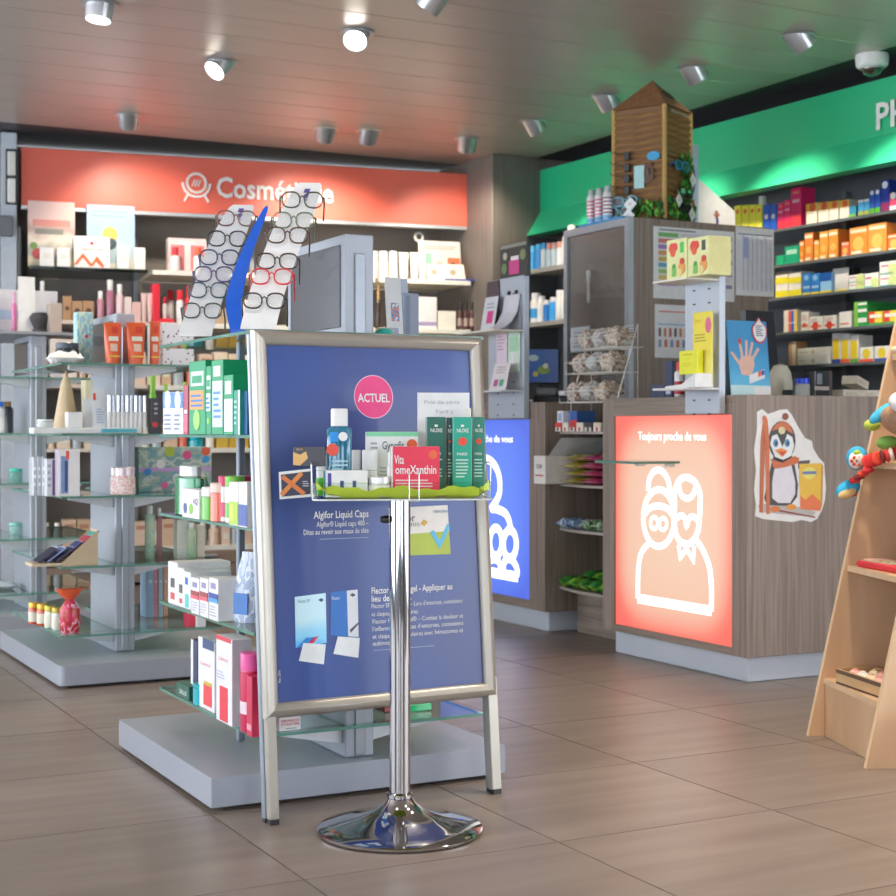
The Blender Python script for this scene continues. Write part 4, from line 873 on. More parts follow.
X(V - .012, z, 182, 199, 489, .035, '#eceaf0', 'white carton with blue and green drops on the gondola', [('disc', .2, .32, .1, '#34508e'), ('disc', .55, .32, .1, '#7cc23a'), ('text', 'AQ', .68, .5, .28, '#7a5a86', .2)])
bottle(FLX, V - .012, z, 198, 206.5, 487, '#5cb82c', 'lime green roll-on with a white top on the gondola', cap='#f0f2ee', caph=.28, neck=.9, shoulder=.02)
bottle(FLX, V - .015, z, 206.5, 215.5, 483, '#e8674c', 'coral bottle with a pale cap on the gondola', cap='#f4c9bc', caph=.24, neck=.92, shoulder=.02)
for i, (a, b, t_, cp, lab) in enumerate(((215.5, 222, 476, '#d8306c', 'white bottle with a pink cap beside the coral bottle'), (222, 229, 476, '#78c040', 'white bottle with a green cap beside the pink capped one'), (233, 240, 476, '#d02a60', 'white bottle with a crimson cap behind the white blue carton'))):
    bottle(FLX, V + (.045 if i == 2 else 0), z, a, b, t_, '#f0eef0', lab, cap=cp, caph=.22, neck=.9, shoulder=.02, band=(.15, .55, ('#e8508c', '#6cbc58', '#e8508c')[i]))
X(V - .018, z, 229, 238, 482, .05, '#f2f2f4', 'white and lime carton before the crimson capped bottle', [('panel', 0, 1, .03, .55, '#a8cf2e'), ('panel', .1, .5, .1, .5, '#cfe05a')]); X(V - .018, z, 238.5, 247, 482, .05, '#f2f2f4', 'white and royal blue carton at the board frame', [('panel', 0, 1, .03, .5, '#3a58a8')])
z = SZ[1]
X(V, z, 168, 177.5, 562, .16, '#f1eef0', 'white carton with a dark bottle print, leftmost on the second shelf', [('panel', .3, .7, .4, .62, '#4a4640'), ('panel', .3, .7, .12, .28, '#d04a4a')])
X(V, z, 177.8, 184, 568, .14, '#efecf0', 'white carton with a dark square print beside the leftmost one', [('panel', .25, .75, .36, .58, '#4a4a44'), ('panel', .3, .7, .1, .22, '#d04a4a')])
X(V, z, 184, 190.5, 572, .12, '#dfe6f4', 'white carton with blue and teal marks on the second shelf', [('panel', .2, .6, .66, .85, '#3a58c8'), ('panel', .2, .7, .04, .4, '#5cc4c4')])
for i, (a, b, c1, c2, n) in enumerate(((191, 199, '#9a3238', '#e05a6a', 'left red banded'), (200, 208, '#9a3238', '#e05a6a', 'right red banded'), (209, 218, '#2c3a9c', '#3fa0e0', 'blue banded'))):
    X(V - .016, z, a, b, 578, .07, '#f3f1f4', '%s white carton in the row of three on the second shelf' % n, [('panel', .2, .75, .74, .88, '#8a84b0'), ('band', 0, 1, .52, .64, c1), ('band', 0, 1, .42, .52, c2), ('lines', .15, .85, .08, .36, '#b4b4c4', 4)])
t = T('refill_pouch', 'silver blue refill pouch standing beside the banded cartons', 'pouch', FLX.pt(FLX.u(242, 1.34), 1.335, z), FLX.rot + .5)
mb = MB(); pw, ph = .085, FLX.z(240, 552, 1.34) - z
mb.loft([[(pw / 2 * k * math.cos(a), .03 + dd * math.sin(a), zz * ph) for a in [6.2832 * i / 14 for i in range(14)]] for zz, k, dd in ((0, .95, .026), (.12, 1, .028), (.45, .98, .022), (.75, .78, .012), (.93, .5, .004), (1, .45, .0015))]); mb.build('pouch_body', prnt('pouch_print', ['#c9d2e4', '#9fb0cc', '#dfe5f0', '#b2bfd6'], 3), t, True)
card(t, 'printed_panel', rect(-.024, .024, .12 * ph, .42 * ph), .001, M('#4a7fc8', .4), .0005)
z = SZ[0]
X(V - .005, z, 176, 189, 684, .05, '#1f5a4a', 'small dark green carton lying at the far end of the lowest shelf', [('text', 'SALUS', .3, .3, .55, '#dfe8e2', .3)])
bottle(FLX, V - .01, z, 190, 197, 684, '#1aa9b8', 'small turquoise tub beside the dark green carton', cap='#1aa9b8', caph=.12, neck=.92); X(V + .02, z, 191, 197.5, 640, .03, '#25305a', 'slim navy and white carton behind the turquoise tub', [('panel', 0, .35, 0, 1, '#e9e9ee')])
X(V, z, 198, 214.5, 639, .05, '#f2f0f1', 'tall white carton with a navy top and a red flag', [('panel', .3, .98, .86, 1, '#2f4a78'), ('panel', .35, .85, .06, .36, '#e2484e'), ('panel', .4, .85, .35, .4, '#c9b23a'), ('text', 'Lierac', .2, .62, .6, '#e8a0ac', .05)])
X(V - .02, z, 216, 232, 637, .055, '#f4f2f3', 'tallest white carton with a red top stripe and red flag', [('band', 0, .95, .95, 1, '#d8344a'), ('panel', .25, .75, .02, .42, '#e2384a'), ('text', 'Lierac', .2, .72, .6, '#e8a0ac', .05), ('lines', .1, .6, .5, .6, '#b8bcd8', 3)], sidecol='#bfc2c8')
bottle(FLX, V - .02, z, 236, 246, 653, '#d02a5a', 'raspberry red bottle with a pink cap on the lowest shelf', cap='#e8559c', caph=.22, neck=.85, flat=.7, band=(.3, .5, '#e8d4dc'), shoulder=.04)
X(V - .02, z, 246.5, 252, 676, .04, '#c82850', 'crimson carton half hidden by the board leg', [('panel', .1, .9, .1, .2, '#e8a0b0')])
carton(FS, 3.54, z, 279, 301, 716, .04, '#efeded', 'small white carton with red lettering seen under the board', [('text', 'SERANDO', .08, .62, .84, '#c84a4a', .16), ('text', 'STARTER', .08, .38, .84, '#c84a4a', .16), ('lines', .3, .8, .1, .24, '#9a9aa0', 1)])
for a, b, y0, zz, c, n in ((408, 432, 3.62, .02, '#1fc77c', 'packet with a painted green glare'), (384, 408, 3.64, .035, '#a83038', 'dark red packet')):  # green of the first packet is a glare put into its colour
    u0, u1 = FS.u(a, y0), FS.u(b, y0); o = MB().cbox(u0, u1, y0, y0 + .2, z + .0003, z + zz, .003).build('flat_packet', M(c, .15, 0, .05, 25, .8)); tag(o, '%s lying on the lowest shelf seen under the board' % n, 'packet')
# ================================================================== goods on the second gondola
C = lambda v, k, a, b, t_, d, col, lab, pr=(), **kw: carton(FS, v, SZ[k], a, b, t_, d, col, lab, pr, **kw)
for i, (a, b) in enumerate(((105.5, 123), (128.5, 147.5), (149.5, 161.5))):
    tubep(FS, 5.58 + (.02 if i == 2 else 0), SZ[4], a, b, 322, '#f2602c', '%s orange sun cream tube on the gondola top' % ('left', 'middle', 'right')[i], group='orange tubes on the gondola top',
          prints=[('printed_label', -.28, .28, .55, .66, '#f8e6d8'), ('printed_label', -.2, .2, .3, .48, '#f6c8b0'), ('gold_band', -.36, .36, .16, .2, '#e8c05a'), ('round_mark', -.05, .3, .74, .9, '#d8402c')])
tubep(FS, 5.60, SZ[4], 147.6, 150.4, 323, '#efe4dc', 'slim cream tube between the orange tubes')
C(5.62, 4, 162, 194, 323, .08, prnt('dotted_carton', ['#c2504a', '#5a5a6a', '#f1eff0', '#f1eff0', '#f1eff0', '#f1eff0'], 60, 'dots'), 'white carton sprinkled with red and grey dots on the gondola top')
C(5.85, 4, 77, 93, 312, .06, prnt('pastel_carton', ['#bfe0d4', '#8fc4d8', '#d8ecd0', '#9fd0e0'], 3), 'shimmering pastel green blue carton on the gondola top', [('disc', .6, .55, .12, '#e0506a')])
jar_at((FS.u(70, 5.75), 5.75, SZ[4]), 0, .045, .085, '#2e3a44', 'dark round tester jar on the gondola top', lid='#3a444c')
o = pillow(.13, .1, .04, 10, 4, .012).build('crumpled_tissue', M('#f2efea', .7), None, True, (FS.u(67, 5.63), 5.66, SZ[4])); tag(o, 'crumpled white tissue at the left end of the gondola top', 'tissue')
# second level: tester bar
t = T('tester_tray', 'long white tester tray on the gondola shelf below the orange tubes', 'tray', (FS.u(33, 5.585), 5.585, SZ[3])); L = FS.u(142, 5.585) - FS.u(33, 5.585)
MB().cbox(0, L, 0, .068, 0, .022, .003).build('tray_body', M('#f0f0ee', .35), t); MB().box(L * .62, L * .95, -.001, .001, .004, .018).build('teal_label', M('#4fb4c8', .4), t)
for i in range(9):
    a = 108 + i * 4.4; t_ = T('lipstick_case', 'slim silver white lipstick case, %s of nine in the tester tray' % ORD[i], 'lipstick', (FS.u(a + 2, 5.6), 5.6, SZ[3] + .0224), 0, 'lipstick cases in the tester tray')
    MB().lathe([(.0085, 0), (.0085, .06), (.0001, .06)], 12, 0, .01).build('case_base', M('#efefef', .3), t_, True); MB().lathe([(.0078, .0602), (.0078, .122), (.0001, .1225)], 12, 0, .01).build('case_cap', M('#9a9ea6' if i % 2 else '#d8dadf', .15, .8), t_, True)
leaflet('white card with a red flame leaning in the tester tray', FS, 5.62, SZ[3] + .0226, 93, 106, 388, '#dfe3ee', [('panel', .1, .3, .7, .88, '#e04a3a'), ('lines', .3, .9, .1, .5, '#9fb4d0', 6)], .15, name='display_card', cat='card')
leaflet('bluish white card beside the flame card in the tester tray', FS, 5.64, SZ[3] + .0226, 84, 96, 398, '#e9edf4', (), .2, name='display_card', cat='card')
carton(FS, 5.61, SZ[3] + .0226, 68, 83, 412, .05, '#e6e9ef', 'small pale tub carton at the left of the tester tray')
jar_at((FS.u(47, 5.62), 5.62, SZ[3] + .0226), 0, .03, .03, film('frost', '#dfe6e0', .6), 'low frosted dish at the left end of the tester tray', lid='#cfd6d2')
t = T('paper_cone', 'beige pointed paper cone standing behind the tester tray', 'cone', (FS.u(66, 5.78), 5.78, SZ[3])); MB().lathe([(.055, 0), (.04, .08), (.02, .19), (.004, .235), (.0005, .24)], 14).build('cone_body', M('#cdb795', .6), t, True); MB().lathe([(.058, 0), (.058, .006), (.05, .0065)], 14).build('cone_foot', M('#b8a07c', .6), t, True)
C(5.72, 3, 85, 93, 380, .06, '#e9dcb8', 'tall cream carton behind the leaning cards'); 
C(5.60, 3, 151, 161, 398, .03, '#3a3a40', 'black gift card pack with a red dot right of the lipsticks', [('disc', .4, .25, .28, '#d83a3c'), ('lines', .3, .8, .5, .9, '#a8a8ac', 3)])
for i, (a, b, t_) in enumerate(((150, 157.5, 372), (164, 169, 381), (183, 188, 379))): bottle(FS, 6.2, SZ[3], a, b, t_ + 3, '#86c440', '%s lime green bottle behind the lipsticks' % ('tall', 'middle', 'right hand')[i], cap='#a8d85c', caph=.3, neck=.7)
# third level
for i, (a, b) in enumerate(((33, 37), (37.6, 41.5), (42, 46.5))): C(5.66, 2, a, b, 457, .07, M('#d4d8e0', .25, .4), 'slim silver carton, %s of three at the left end of the gondola' % ORD[i], [('lines', .2, .8, .2, .8, '#f4f4f8', 3)], group='slim silver cartons')
C(5.62, 2, 46.5, 57, 459, .08, M('#dfe2ea', .3, .2), 'white silver carton with a plum side beside the slim ones', [('panel', .55, 1, .02, .98, '#6a5a78'), ('lines', .1, .45, .2, .9, '#a8b0c4', 4)])
C(5.565, 2, 58, 80, 449, .05, '#ece8ee', 'tall white perfume carton with blue window and red flame', [('panel', .12, .46, .06, .85, '#7f96c4'), ('panel', .3, .44, .1, .75, '#33507e'), ('panel', .36, .5, .78, .96, '#ee5a3c')], sidecol='#b4a6bc')
jar_at((FS.u(126, 5.565), 5.563, SZ[2]), 0, .047, .105, prnt('pink_jar', ['#f0e2e2', '#e8b8b4', '#f6efec', '#eac4be'], 4), 'pale pink ribbed gift jar on the third gondola shelf', lid='#e4d6dc', lidh=.3)
t = C(5.80, 2, 138, 212, 447, .10, prnt('floral_box', ['#8fa6a4', '#6fa8b4', '#9fb2a8', '#c2ccc4', '#7fa0a4'], 4), 'large floral gift box with a lilac ribbon on the third gondola shelf', [('panel', 0, 1, .46, .54, '#c49ad4'), ('disc', .42, .9, .07, '#b8c840'), ('disc', .66, .82, .06, '#e0508c'), ('disc', .92, .9, .06, '#e8603c'), ('disc', .3, .62, .06, '#f0f0ec'), ('disc', .92, .72, .05, '#3a9cd4'), ('disc', .35, .15, .05, '#e0689c'), ('disc', .52, .3, .06, '#e8e4f0'), ('disc', .12, .45, .05, '#3a8fd4'), ('disc', .8, .3, .05, '#5aa8a0')], name='gift_box', cat='box')
# fourth level
t = T('booklet_box', 'beige cardboard slope box with coloured booklets on the gondola', 'display box', (FS.u(62, 5.60), 5.60, SZ[1])); wv = FS.u(98, 5.6) - FS.u(62, 5.6)
MB().add([(0, 0, 0), (wv, 0, 0), (wv, 0, .13), (0, 0, .012), (0, .12, 0), (wv, .12, 0), (wv, .12, .13), (0, .12, .012)], [(0, 1, 2, 3), (5, 4, 7, 6), (1, 5, 6, 2), (4, 0, 3, 7), (4, 5, 1, 0)]).build('cardboard_body', M('#c8b496', .7), t)
MB().cbox(-.11, -.001, 0, .12, 0, .012, .002).build('front_lip', M('#cdbb9f', .7), t)
for i, (c, n) in enumerate((('#2c2f48', 'navy'), ('#8a9cd8', 'light blue'), ('#39406e', 'indigo'), ('#3b4474', 'dark blue'), ('#c84a5a', 'red'), ('#5aa89c', 'green'))):
    x0 = FS.u(62, 5.6) - .085 + i * .032; b = T('booklet', '%s booklet tilted in the cardboard slope box' % n, 'booklet', (x0, 5.603 + .002 * i, SZ[1] + .016 + max(0, (i - 2) * .02)), 0, 'booklets in the slope box'); b.rotation_euler = (0, .95, 0)
    MB().cbox(-.002, .002, 0, .1, .0, .085, .0008).build('cover', M(c, .4), b); MB().box(-.0022, .0022, .004, .096, .0852, .0862).build('page_edge', M('#f0eee8', .6), b)
for a, b, tp, c, n, v in ((146, 156.5, 506, '#bfe4cc', 'clear green perfume bottle on the fourth gondola shelf', 5.75), (157, 163, 508, '#d08aa0', 'slim pink perfume bottle beside the clear green one', 5.8)): bottle(FS, v, SZ[1], a, b, tp, film('scent_' + c, c, .55, .1), n, cap='#e9eae4', caph=.16, neck=.5, shoulder=.02)
C(5.72, 1, 177, 189, 520, .05, film('clear_case', '#dfe8e0', .5), 'see-through carton of scent on the fourth gondola shelf'); bottle(FS, 5.70, SZ[1], 188, 197, 523, film('scent_lime', '#b8e8c0', .5, .1), 'clear lime scent bottle beside the see-through carton', cap='#efefe8', caph=.14, neck=.5); C(5.74, 1, 197, 205, 525, .05, '#d9d6c4', 'beige carton at the right end of the fourth gondola shelf')
# lowest level
for i, (px, c, l, n) in enumerate(((35, '#d0562e', '#d8a838', 'left orange red'), (43.5, '#cc5230', '#d8a838', 'right orange red'), (51, '#dfe6d4', '#b8a83c', 'left pale green'), (58.5, '#d6e2d2', '#a8983c', 'right pale green'))):
    v = 5.95 - i * .07; jar_at((FS.u(px, v), v, SZ[0]), 0, .021, .085, c, '%s jam jar with a golden lid on the lowest gondola shelf' % n, lid=l, group='small jars', band='#efe2d0')
t = T('gift_sachet', 'red cellophane gift sachet tied at the top on the lowest gondola shelf', 'gift bag', (FS.u(72, 5.62), 5.62, SZ[0]), 0)
MB().loft([[(k * math.cos(a), .03 + k * .6 * math.sin(a), zz) for a in [6.2832 * i / 12 for i in range(12)]] for zz, k in ((0, .032), (.03, .04), (.09, .038), (.125, .016))]).build('sachet_body', prnt('cellophane_red', ['#d8285a', '#b8402c', '#e84a70', '#e8c8d8', '#c83040'], 3, rough=.15), t, True)
MB().loft([[(k * math.cos(a) * (1 + .25 * math.sin(5 * a)), .03 + k * .6 * math.sin(a), zz) for a in [6.2832 * i / 16 for i in range(16)]] for zz, k in ((.1252, .014), (.145, .036), (.165, .045))]).build('frilled_top', M('#e0603c', .25), t, True)
for i, (a, b, c) in enumerate(((147, 154, '#9fc0e0'), (154, 158, '#e0949c'), (158.5, 163, '#a8c4dc'), (163.5, 168, '#dba88c'))): C(5.95, 0, a, b, 566, .1, c, 'pastel %s carton in the row on the lowest gondola shelf' % ('sky blue', 'rose', 'powder blue', 'apricot')[i], [('disc', .5, .7, .25, '#f0ece4')], group='pastel cartons')
C(5.60, 0, 188, 196, 612, .06, '#e0405c', 'low crimson box at the right end of the lowest gondola shelf'); C(5.58, 0, 197, 206, 616, .05, '#f0e8ea', 'low white box beside the crimson box')
# ================================================================== goods on the farthest gondola
C3 = lambda v, k, a, b, t_, d, col, lab, pr=(), **kw: carton(FS, v, SZ[k], a, b, t_, d, col, lab, pr, **kw)
TOP3 = 1.3963
o = MB().cbox(1.0, 1.88, 7.12, 7.9, 1.381, 1.396, .002).build('top_board', M('#8b8f96', .35), bpy.data.objects['gondola_shelf.002'])
carton(FS, 7.5, TOP3, -10, 58, 290, .15, '#eeeae6', 'wide white carton with a blue stripe on the farthest gondola', [('band', 0, 1, .35, .55, '#bcd4ea')])
bottle(FS, 7.45, TOP3, 12, 17.5, 292, '#e878b0', 'slim pink bottle before the wide white carton', cap='#f4a8cc', caph=.25)
leaflet('blank white card leaning on the farthest gondola', FS, 7.3, TOP3, 19, 36, 276, '#f1efec', (), .1, name='display_card', cat='card')
t = T('hair_brush', 'dark rounded brush head behind the white card on the farthest gondola', 'brush', (FS.u(41, 7.3), 7.3, TOP3)); MB().lathe([(.03, 0), (.035, .03), (.05, .06), (.055, .08), (.04, .1), (.001, .105)], 16).build('brush_head', M('#4a4648', .5), t, True); MB().lathe([(.036, .0), (.044, .02), (.044, .021), (.001, .0211)], 16).build('collar', M('#6a6668', .4), t, True)
carton(FS, 7.2, TOP3, 50, 62, 303, .08, '#b8a89c', 'slanted stone grey pack on the farthest gondola'); carton(FS, 7.135, SZ[4], 51, 76, 339, .08, '#e8d8cc', 'flesh coloured carton on the farthest gondola', [('panel', 0, .4, .0, .5, '#d0c4cc')])
for i, (px, c, cp, n) in enumerate(((1.5, '#e8eaee', '#2a70d0', 'white bottle with a blue cap at the left picture edge'), (9, '#20242c', '#8a6a3c', 'black bottle with a brown cap at the left picture edge'))): bottle_at((FS.u(px, 7.3), 7.3, SZ[3]), 0, .026, .15, c, n, cap=cp, caph=.16)
for k, c in ((2, '#3fb89c'), (1, '#8fd0c0')):
    jar_at((FS.u(19, 7.35), 7.35, SZ[k]), 0, .04, .06, film('dish_' + c, c, .45, .05), ('turquoise' if k == 2 else 'pale mint') + ' glass dish on the farthest gondola', lid=c, lidh=.2)
o = pillow(.14, .1, .035, 8, 9, .004).build('soap_bar', M('#dfe3e8', .5), None, True, (FS.u(2, 7.35), 7.35, SZ[0])); tag(o, 'white rounded soap on the lowest shelf of the farthest gondola', 'soap')
# ================================================================== cosmetics under the coral sign
def B(v, k, a, b, t_, d, col, lab, pr=(), **kw): return carton(FB, v + BO, BZ[k] + .0004, a, b, t_, d, col, lab, pr, **kw)
def BB(v, k, a, b, t_, col, lab, **kw): return bottle(FB, v + BO, BZ[k] + .0004, a, b, t_, col, lab, **kw)
W4 = '#f2efe8'
leaflet('big pastel landscape poster card on the top cosmetics shelf, left', FB, -.045, BZ[4] + .0005, 28, 75, 201, prnt('poster_land', ['#8a9a86', '#d8c8a8', '#a8a89c', '#e8dccc', '#c8a8a0', '#e8c8c0'], 3, 'rise'), [('panel', .1, .9, .62, .72, '#e0988c'), ('panel', .15, .75, .5, .58, '#8f8f86'), ('disc', .2, .2, .12, '#c05a58'), ('disc', .12, .32, .08, '#7a9a5a')], .04, name='poster_card', cat='poster', th=.004)
leaflet('big pale blue poster card with a bouquet on the top cosmetics shelf', FB, -.045, BZ[4] + .0005, 87, 135, 205, prnt('poster_sky', ['#b8bca8', '#d8d4c4', '#c4d4e0', '#a8c4dc', '#9fbcd8'], 2, 'rise'), [('disc', .48, .55, .16, '#d8c060'), ('disc', .5, .4, .12, '#4a5a66'), ('panel', .42, .62, .1, .4, '#a8c0c4'), ('lines', .1, .85, .8, .93, '#8fa8c0', 2)], .04, name='poster_card', cat='poster', th=.004)
t = leaflet('white card with an orange mountain outline on the top cosmetics shelf', FB, -.075, BZ[4] + .0005, 74, 110, 236, '#efe6e6', [('disc', .5, .78, .05, '#d8404a'), ('text', 'LABORATOIRE', .2, .56, .6, '#dc8c8c', .06)], .08, name='display_card', cat='card')
mb = MB(); loc, w, h = spec(FB, -.075, BZ[4], 74, 110, 236); mb.ribbon([(-w * .46, .02), (-w * .25, h * .4), (-w * .02, .08 * h + .0), (w * .02, h * .12), (w * .12, h * .3), (w * .32, .01)], .016, -.002, -.0005); mb.build('mountain_outline', M('#e86a3c', .5), t)
for i, (a, b) in enumerate(((40, 54), (57, 70), (117, 129), (134, 145.5))): B(.045, 4, a, b, 247.5, .03, W4, 'small plain ivory carton, %s from left on the top cosmetics shelf' % ORD[i], [('lines', .2, .8, .4, .7, '#d8d2c4', 2)], group='ivory cartons')
t = B(.125, 4, 168, 207, 238.5, .09, '#f2d4d4', 'pink window gift set with two red capped bottles', [('panel', .06, .94, .06, .8, '#e8888c'), ('panel', .42, .58, .06, .85, W4), ('panel', .3, .7, .82, .9, W4)], name='gift_set', cat='gift set')
for i, (a, b, c) in enumerate(((171, 181, '#d83440'), (194, 204, '#e8643c'))): BB(.042, 4, a, b, 247, W4, '%s little ivory bottle with a red cap before the pink gift set' % ('left', 'right')[i], cap=c, caph=.34, neck=.6)
for i, (a, b, tp, kd) in enumerate(((371, 379.5, 251, 'b'), (380, 389.5, 251, 'b'), (390, 399, 251, 'b'), (400, 410, 252, 't'), (411, 420, 252, 't'))):
    lab = '%s in the row of ivory cosmetics right of the gondola panel' % ORD[i]
    if kd == 'b': BB(.06, 4, a, b, tp, '#ece6da', 'ivory bottle, ' + lab, cap='#f0ece4', caph=.3, neck=.85, shoulder=.03, group='ivory bottles')
    else: tubep(FB, .06 + BO, BZ[4] + .0005, a, b, tp, '#ece8de', 'ivory tube, ' + lab, group='ivory tubes')
BB(.05, 4, 420.5, 428, 252, '#e6e8ea', 'slim white bottle beside the tilted display card', cap='#dfe4ea', caph=.35, neck=.6)
leaflet('wide display card with green and orange fields on the top cosmetics shelf', FB, .02, BZ[4] + .0005, 420, 462, 240, '#dcd9d2', [('panel', .05, .3, .3, .7, '#8fc8ae'), ('panel', .68, .98, .2, .6, '#ee7a54'), ('disc', .82, .42, .07, '#4a3a38'), ('disc', .48, .4, .1, '#b8b4ac'), ('lines', .1, .9, .78, .9, '#a8a49c', 2)], .15, name='display_card', cat='card', th=.004)
o = MB(); loc = FB.pt(FB.u(419, .08), .08, BZ[4]); t = T('ring_sign', 'round white ring sign on a stem above the display card', 'sign', loc, FB.rot); MB().ribbon(circ(0, FB.z(419, 237, .08) - BZ[4], .026, 20), .016, 0, .006, 0, True).build('ring', M('#dcdad4', .5), t); MB().box(-.004, .004, 0, .006, 0.0004, FB.z(419, 242, .08) - BZ[4]).build('stem', M('#dcdad4', .5), t)
for i, (a, b, c) in enumerate(((428, 446, '#d8e0d4'), (446, 466, '#e0dcd0'))): leaflet('%s small leaning leaflet before the display card' % ('pale green', 'cream')[i], FB, .06 + BO, BZ[4] + .0005, a, b, 262, c, [('disc', .4, .5, .16, '#a89c88')], .4, name='leaflet')
o = MB().cbox(0, .2, 0, .03, 0, .012, .002).build('price_strip', M('#3a50a8', .4), None, False, FB.pt(FB.u(463, .05 + BO) - .12, .05 + BO, BZ[4] + .0004), (0, 0, FB.rot)); tag(o, 'short blue strip lying at the right end of the top cosmetics shelf', 'strip')
# shelf below
for i, (a, b, tp) in enumerate(((63, 71.5, 296), (72, 82.5, 301), (83, 94, 301))): B(.06, 3, a, b, tp, .07, '#b08a68', 'kraft brown carton with a dark seal, %s of three' % ORD[i], [('disc', .5, .5, .26, '#5a4238')], group='kraft cartons')
for i, (a, b, tp, c, cp, n) in enumerate(((39, 46, 281, '#e9ecef', '#f4f2ee', 'white bottle peeking over the farthest gondola'), (97, 104.5, 291, '#c48a9a', '#f2eeee', 'rose bottle with a white cap'), (106, 115, 279.5, '#a86a80', '#f4f0ee', 'tall plum bottle with a white cap'), (116, 124, 284, '#e4c8cc', '#efe6e4', 'pale pink bottle right of the plum bottle'))): BB(.06, 3, a, b, tp, c, n, cap=cp, caph=.25, neck=.6)
for i, (a, b, tp, c) in enumerate(((124.5, 131.5, 297, '#e8d4d0'), (132, 141, 302, '#eebcb8'))): B(.06, 3, a, b, tp, .05, c, '%s low pink carton beside the pale pink bottle' % ('left', 'right')[i])
for i, (a, b) in enumerate(((141.5, 147), (147.5, 153))): tubep(FB, .06 + BO, BZ[3] + .0005, a, b, 293, '#ecc4c0', '%s rose tube left of the red display' % ('left', 'right')[i])
t = T('corner_display', 'bright red L-shaped display stand on the cosmetics shelf', 'display stand', FB.pt(FB.u(152.5, .05 + BO), .05 + BO, BZ[3] + .0004), FB.rot); w = FB.u(174, .05 + BO) - FB.u(152.5, .05 + BO)
MB().cbox(0, .045, 0, .1, 0, FB.z(155, 284, .05 + BO) - BZ[3], .003).build('upright', M('#e02238', .35), t); MB().cbox(.0455, w, 0, .1, 0, .025, .003).build('foot', M('#e02238', .35), t)
RED_Z = BZ[3] + .0254
bottle(FB, .07 + BO, RED_Z, 162.5, 167.5, 297, W4, 'small ivory bottle with a red cap on the red display', cap='#e02a40', caph=.3)
for i, (a, b) in enumerate(((167, 175), (176.5, 184.5))): BB(.155 if i == 0 else .06, 3, a, b, 290, W4, '%s ivory bottle with a red cap beside the red display' % ('left', 'right')[i], cap='#dc2c3c', caph=.3, neck=.75)
BB(.06, 3, 185, 193, 286, '#e02c38', 'red pump bottle behind the spectacle rack', cap='#d8202c', caph=.3)
t = B(.06, 3, 205, 232, 308, .14, '#b09a7c', 'tan box with a dark grip hole behind the spectacle rack'); loc, w, h = spec(FB, .06 + BO, BZ[3], 205, 232, 308); card(t, 'grip_hole', circ(0, h * .55, .018, 16, .008), .0008, BLACK, -.0009)
B(.06, 3, 234, 262, 300, .1, '#e6dcd0', 'cream carton behind the spectacle rack'); B(.06, 3, 418, 437, 297, .08, '#e9e2ea', 'white carton with a lilac foot right of the gondola panel', [('band', 0, 1, .1, .22, '#a89cc8')]); B(.06, 3, 438, 456, 311, .08, '#ece6da', 'low cream carton beside the lilac footed carton')
for i, (a, b) in enumerate(((458, 463), (464, 469), (470, 475.5))): BB(.06, 3, a, b, 302, '#5a3a3c', 'dark brown bottle, %s of three at the right end of the cosmetics shelf' % ORD[i], cap='#2e2a2c', caph=.3, group='dark brown bottles', band=(.2, .6, '#b09a90'))
BB(.06, 3, 376, 382, 285, '#3a2c28', 'dark dropper bottle beside the gondola panel', cap='#b08a58', caph=.35, neck=.4)
# lower shelves, seen between the gondolas
n = 0
pal = ['#dcc4ac', '#d8bfa8', '#e4d2bc', '#d4b89c', '#e0c8b4', '#d0b090']
for k, a0, a1, tp, nm in ((0, 26, 255, 520, 'lowest'), (1, 26, 260, 424, 'second lowest'), (2, 26, 262, 352, 'middle')):
    a = a0; i = 0
    while a < a1:
        w = random.choice((9, 10, 12, 14)); c = random.choice(pal); q = random.random()
        lab = 'from the left on the %s cosmetics shelf' % nm; od = str(i + 1)
        od = ORD[i] if i < 14 else ['fifteenth', 'sixteenth', 'seventeenth', 'eighteenth', 'nineteenth', 'twentieth', 'twenty-first', 'twenty-second', 'twenty-third', 'twenty-fourth', 'twenty-fifth', 'twenty-sixth', 'twenty-seventh', 'twenty-eighth'][i - 14]
        if k == 1 and 186 < a < 204: jar_at(FB.pt(FB.u(a + 7, .06 + BO), .06 + BO, BZ[1] + .0004), FB.rot, .05, .07, '#18a8bc', 'turquoise round tub, %s %s' % (od, lab), lid='#18a8bc'); w = 16
        elif k == 1 and 212 < a < 240: B(.06, 1, a, a + w, 436, .1, '#c8a83c', 'mustard carton, %s %s' % (od, lab))
        elif q < .68: B(.06, k, a, a + w * .96, tp + random.choice((0, 2, 5)), .12, c, 'beige carton, %s %s' % (od, lab), [('panel', .2, .8, .3, .6, '#f0e4d4')] if q < .3 else [('panel', .15, .85, .7, .85, '#b8846c')], group='cartons on the lower cosmetics shelves')
        else: BB(.06, k, a, a + w * .9, tp + 3, c if q < .8 else random.choice(('#d8705c', '#e8e0d8', '#a8b4bc')), 'cosmetics bottle, %s %s' % (od, lab), cap='#efe8dc', caph=.25, group='bottles on the lower cosmetics shelves')
        a += w + .6; i += 1
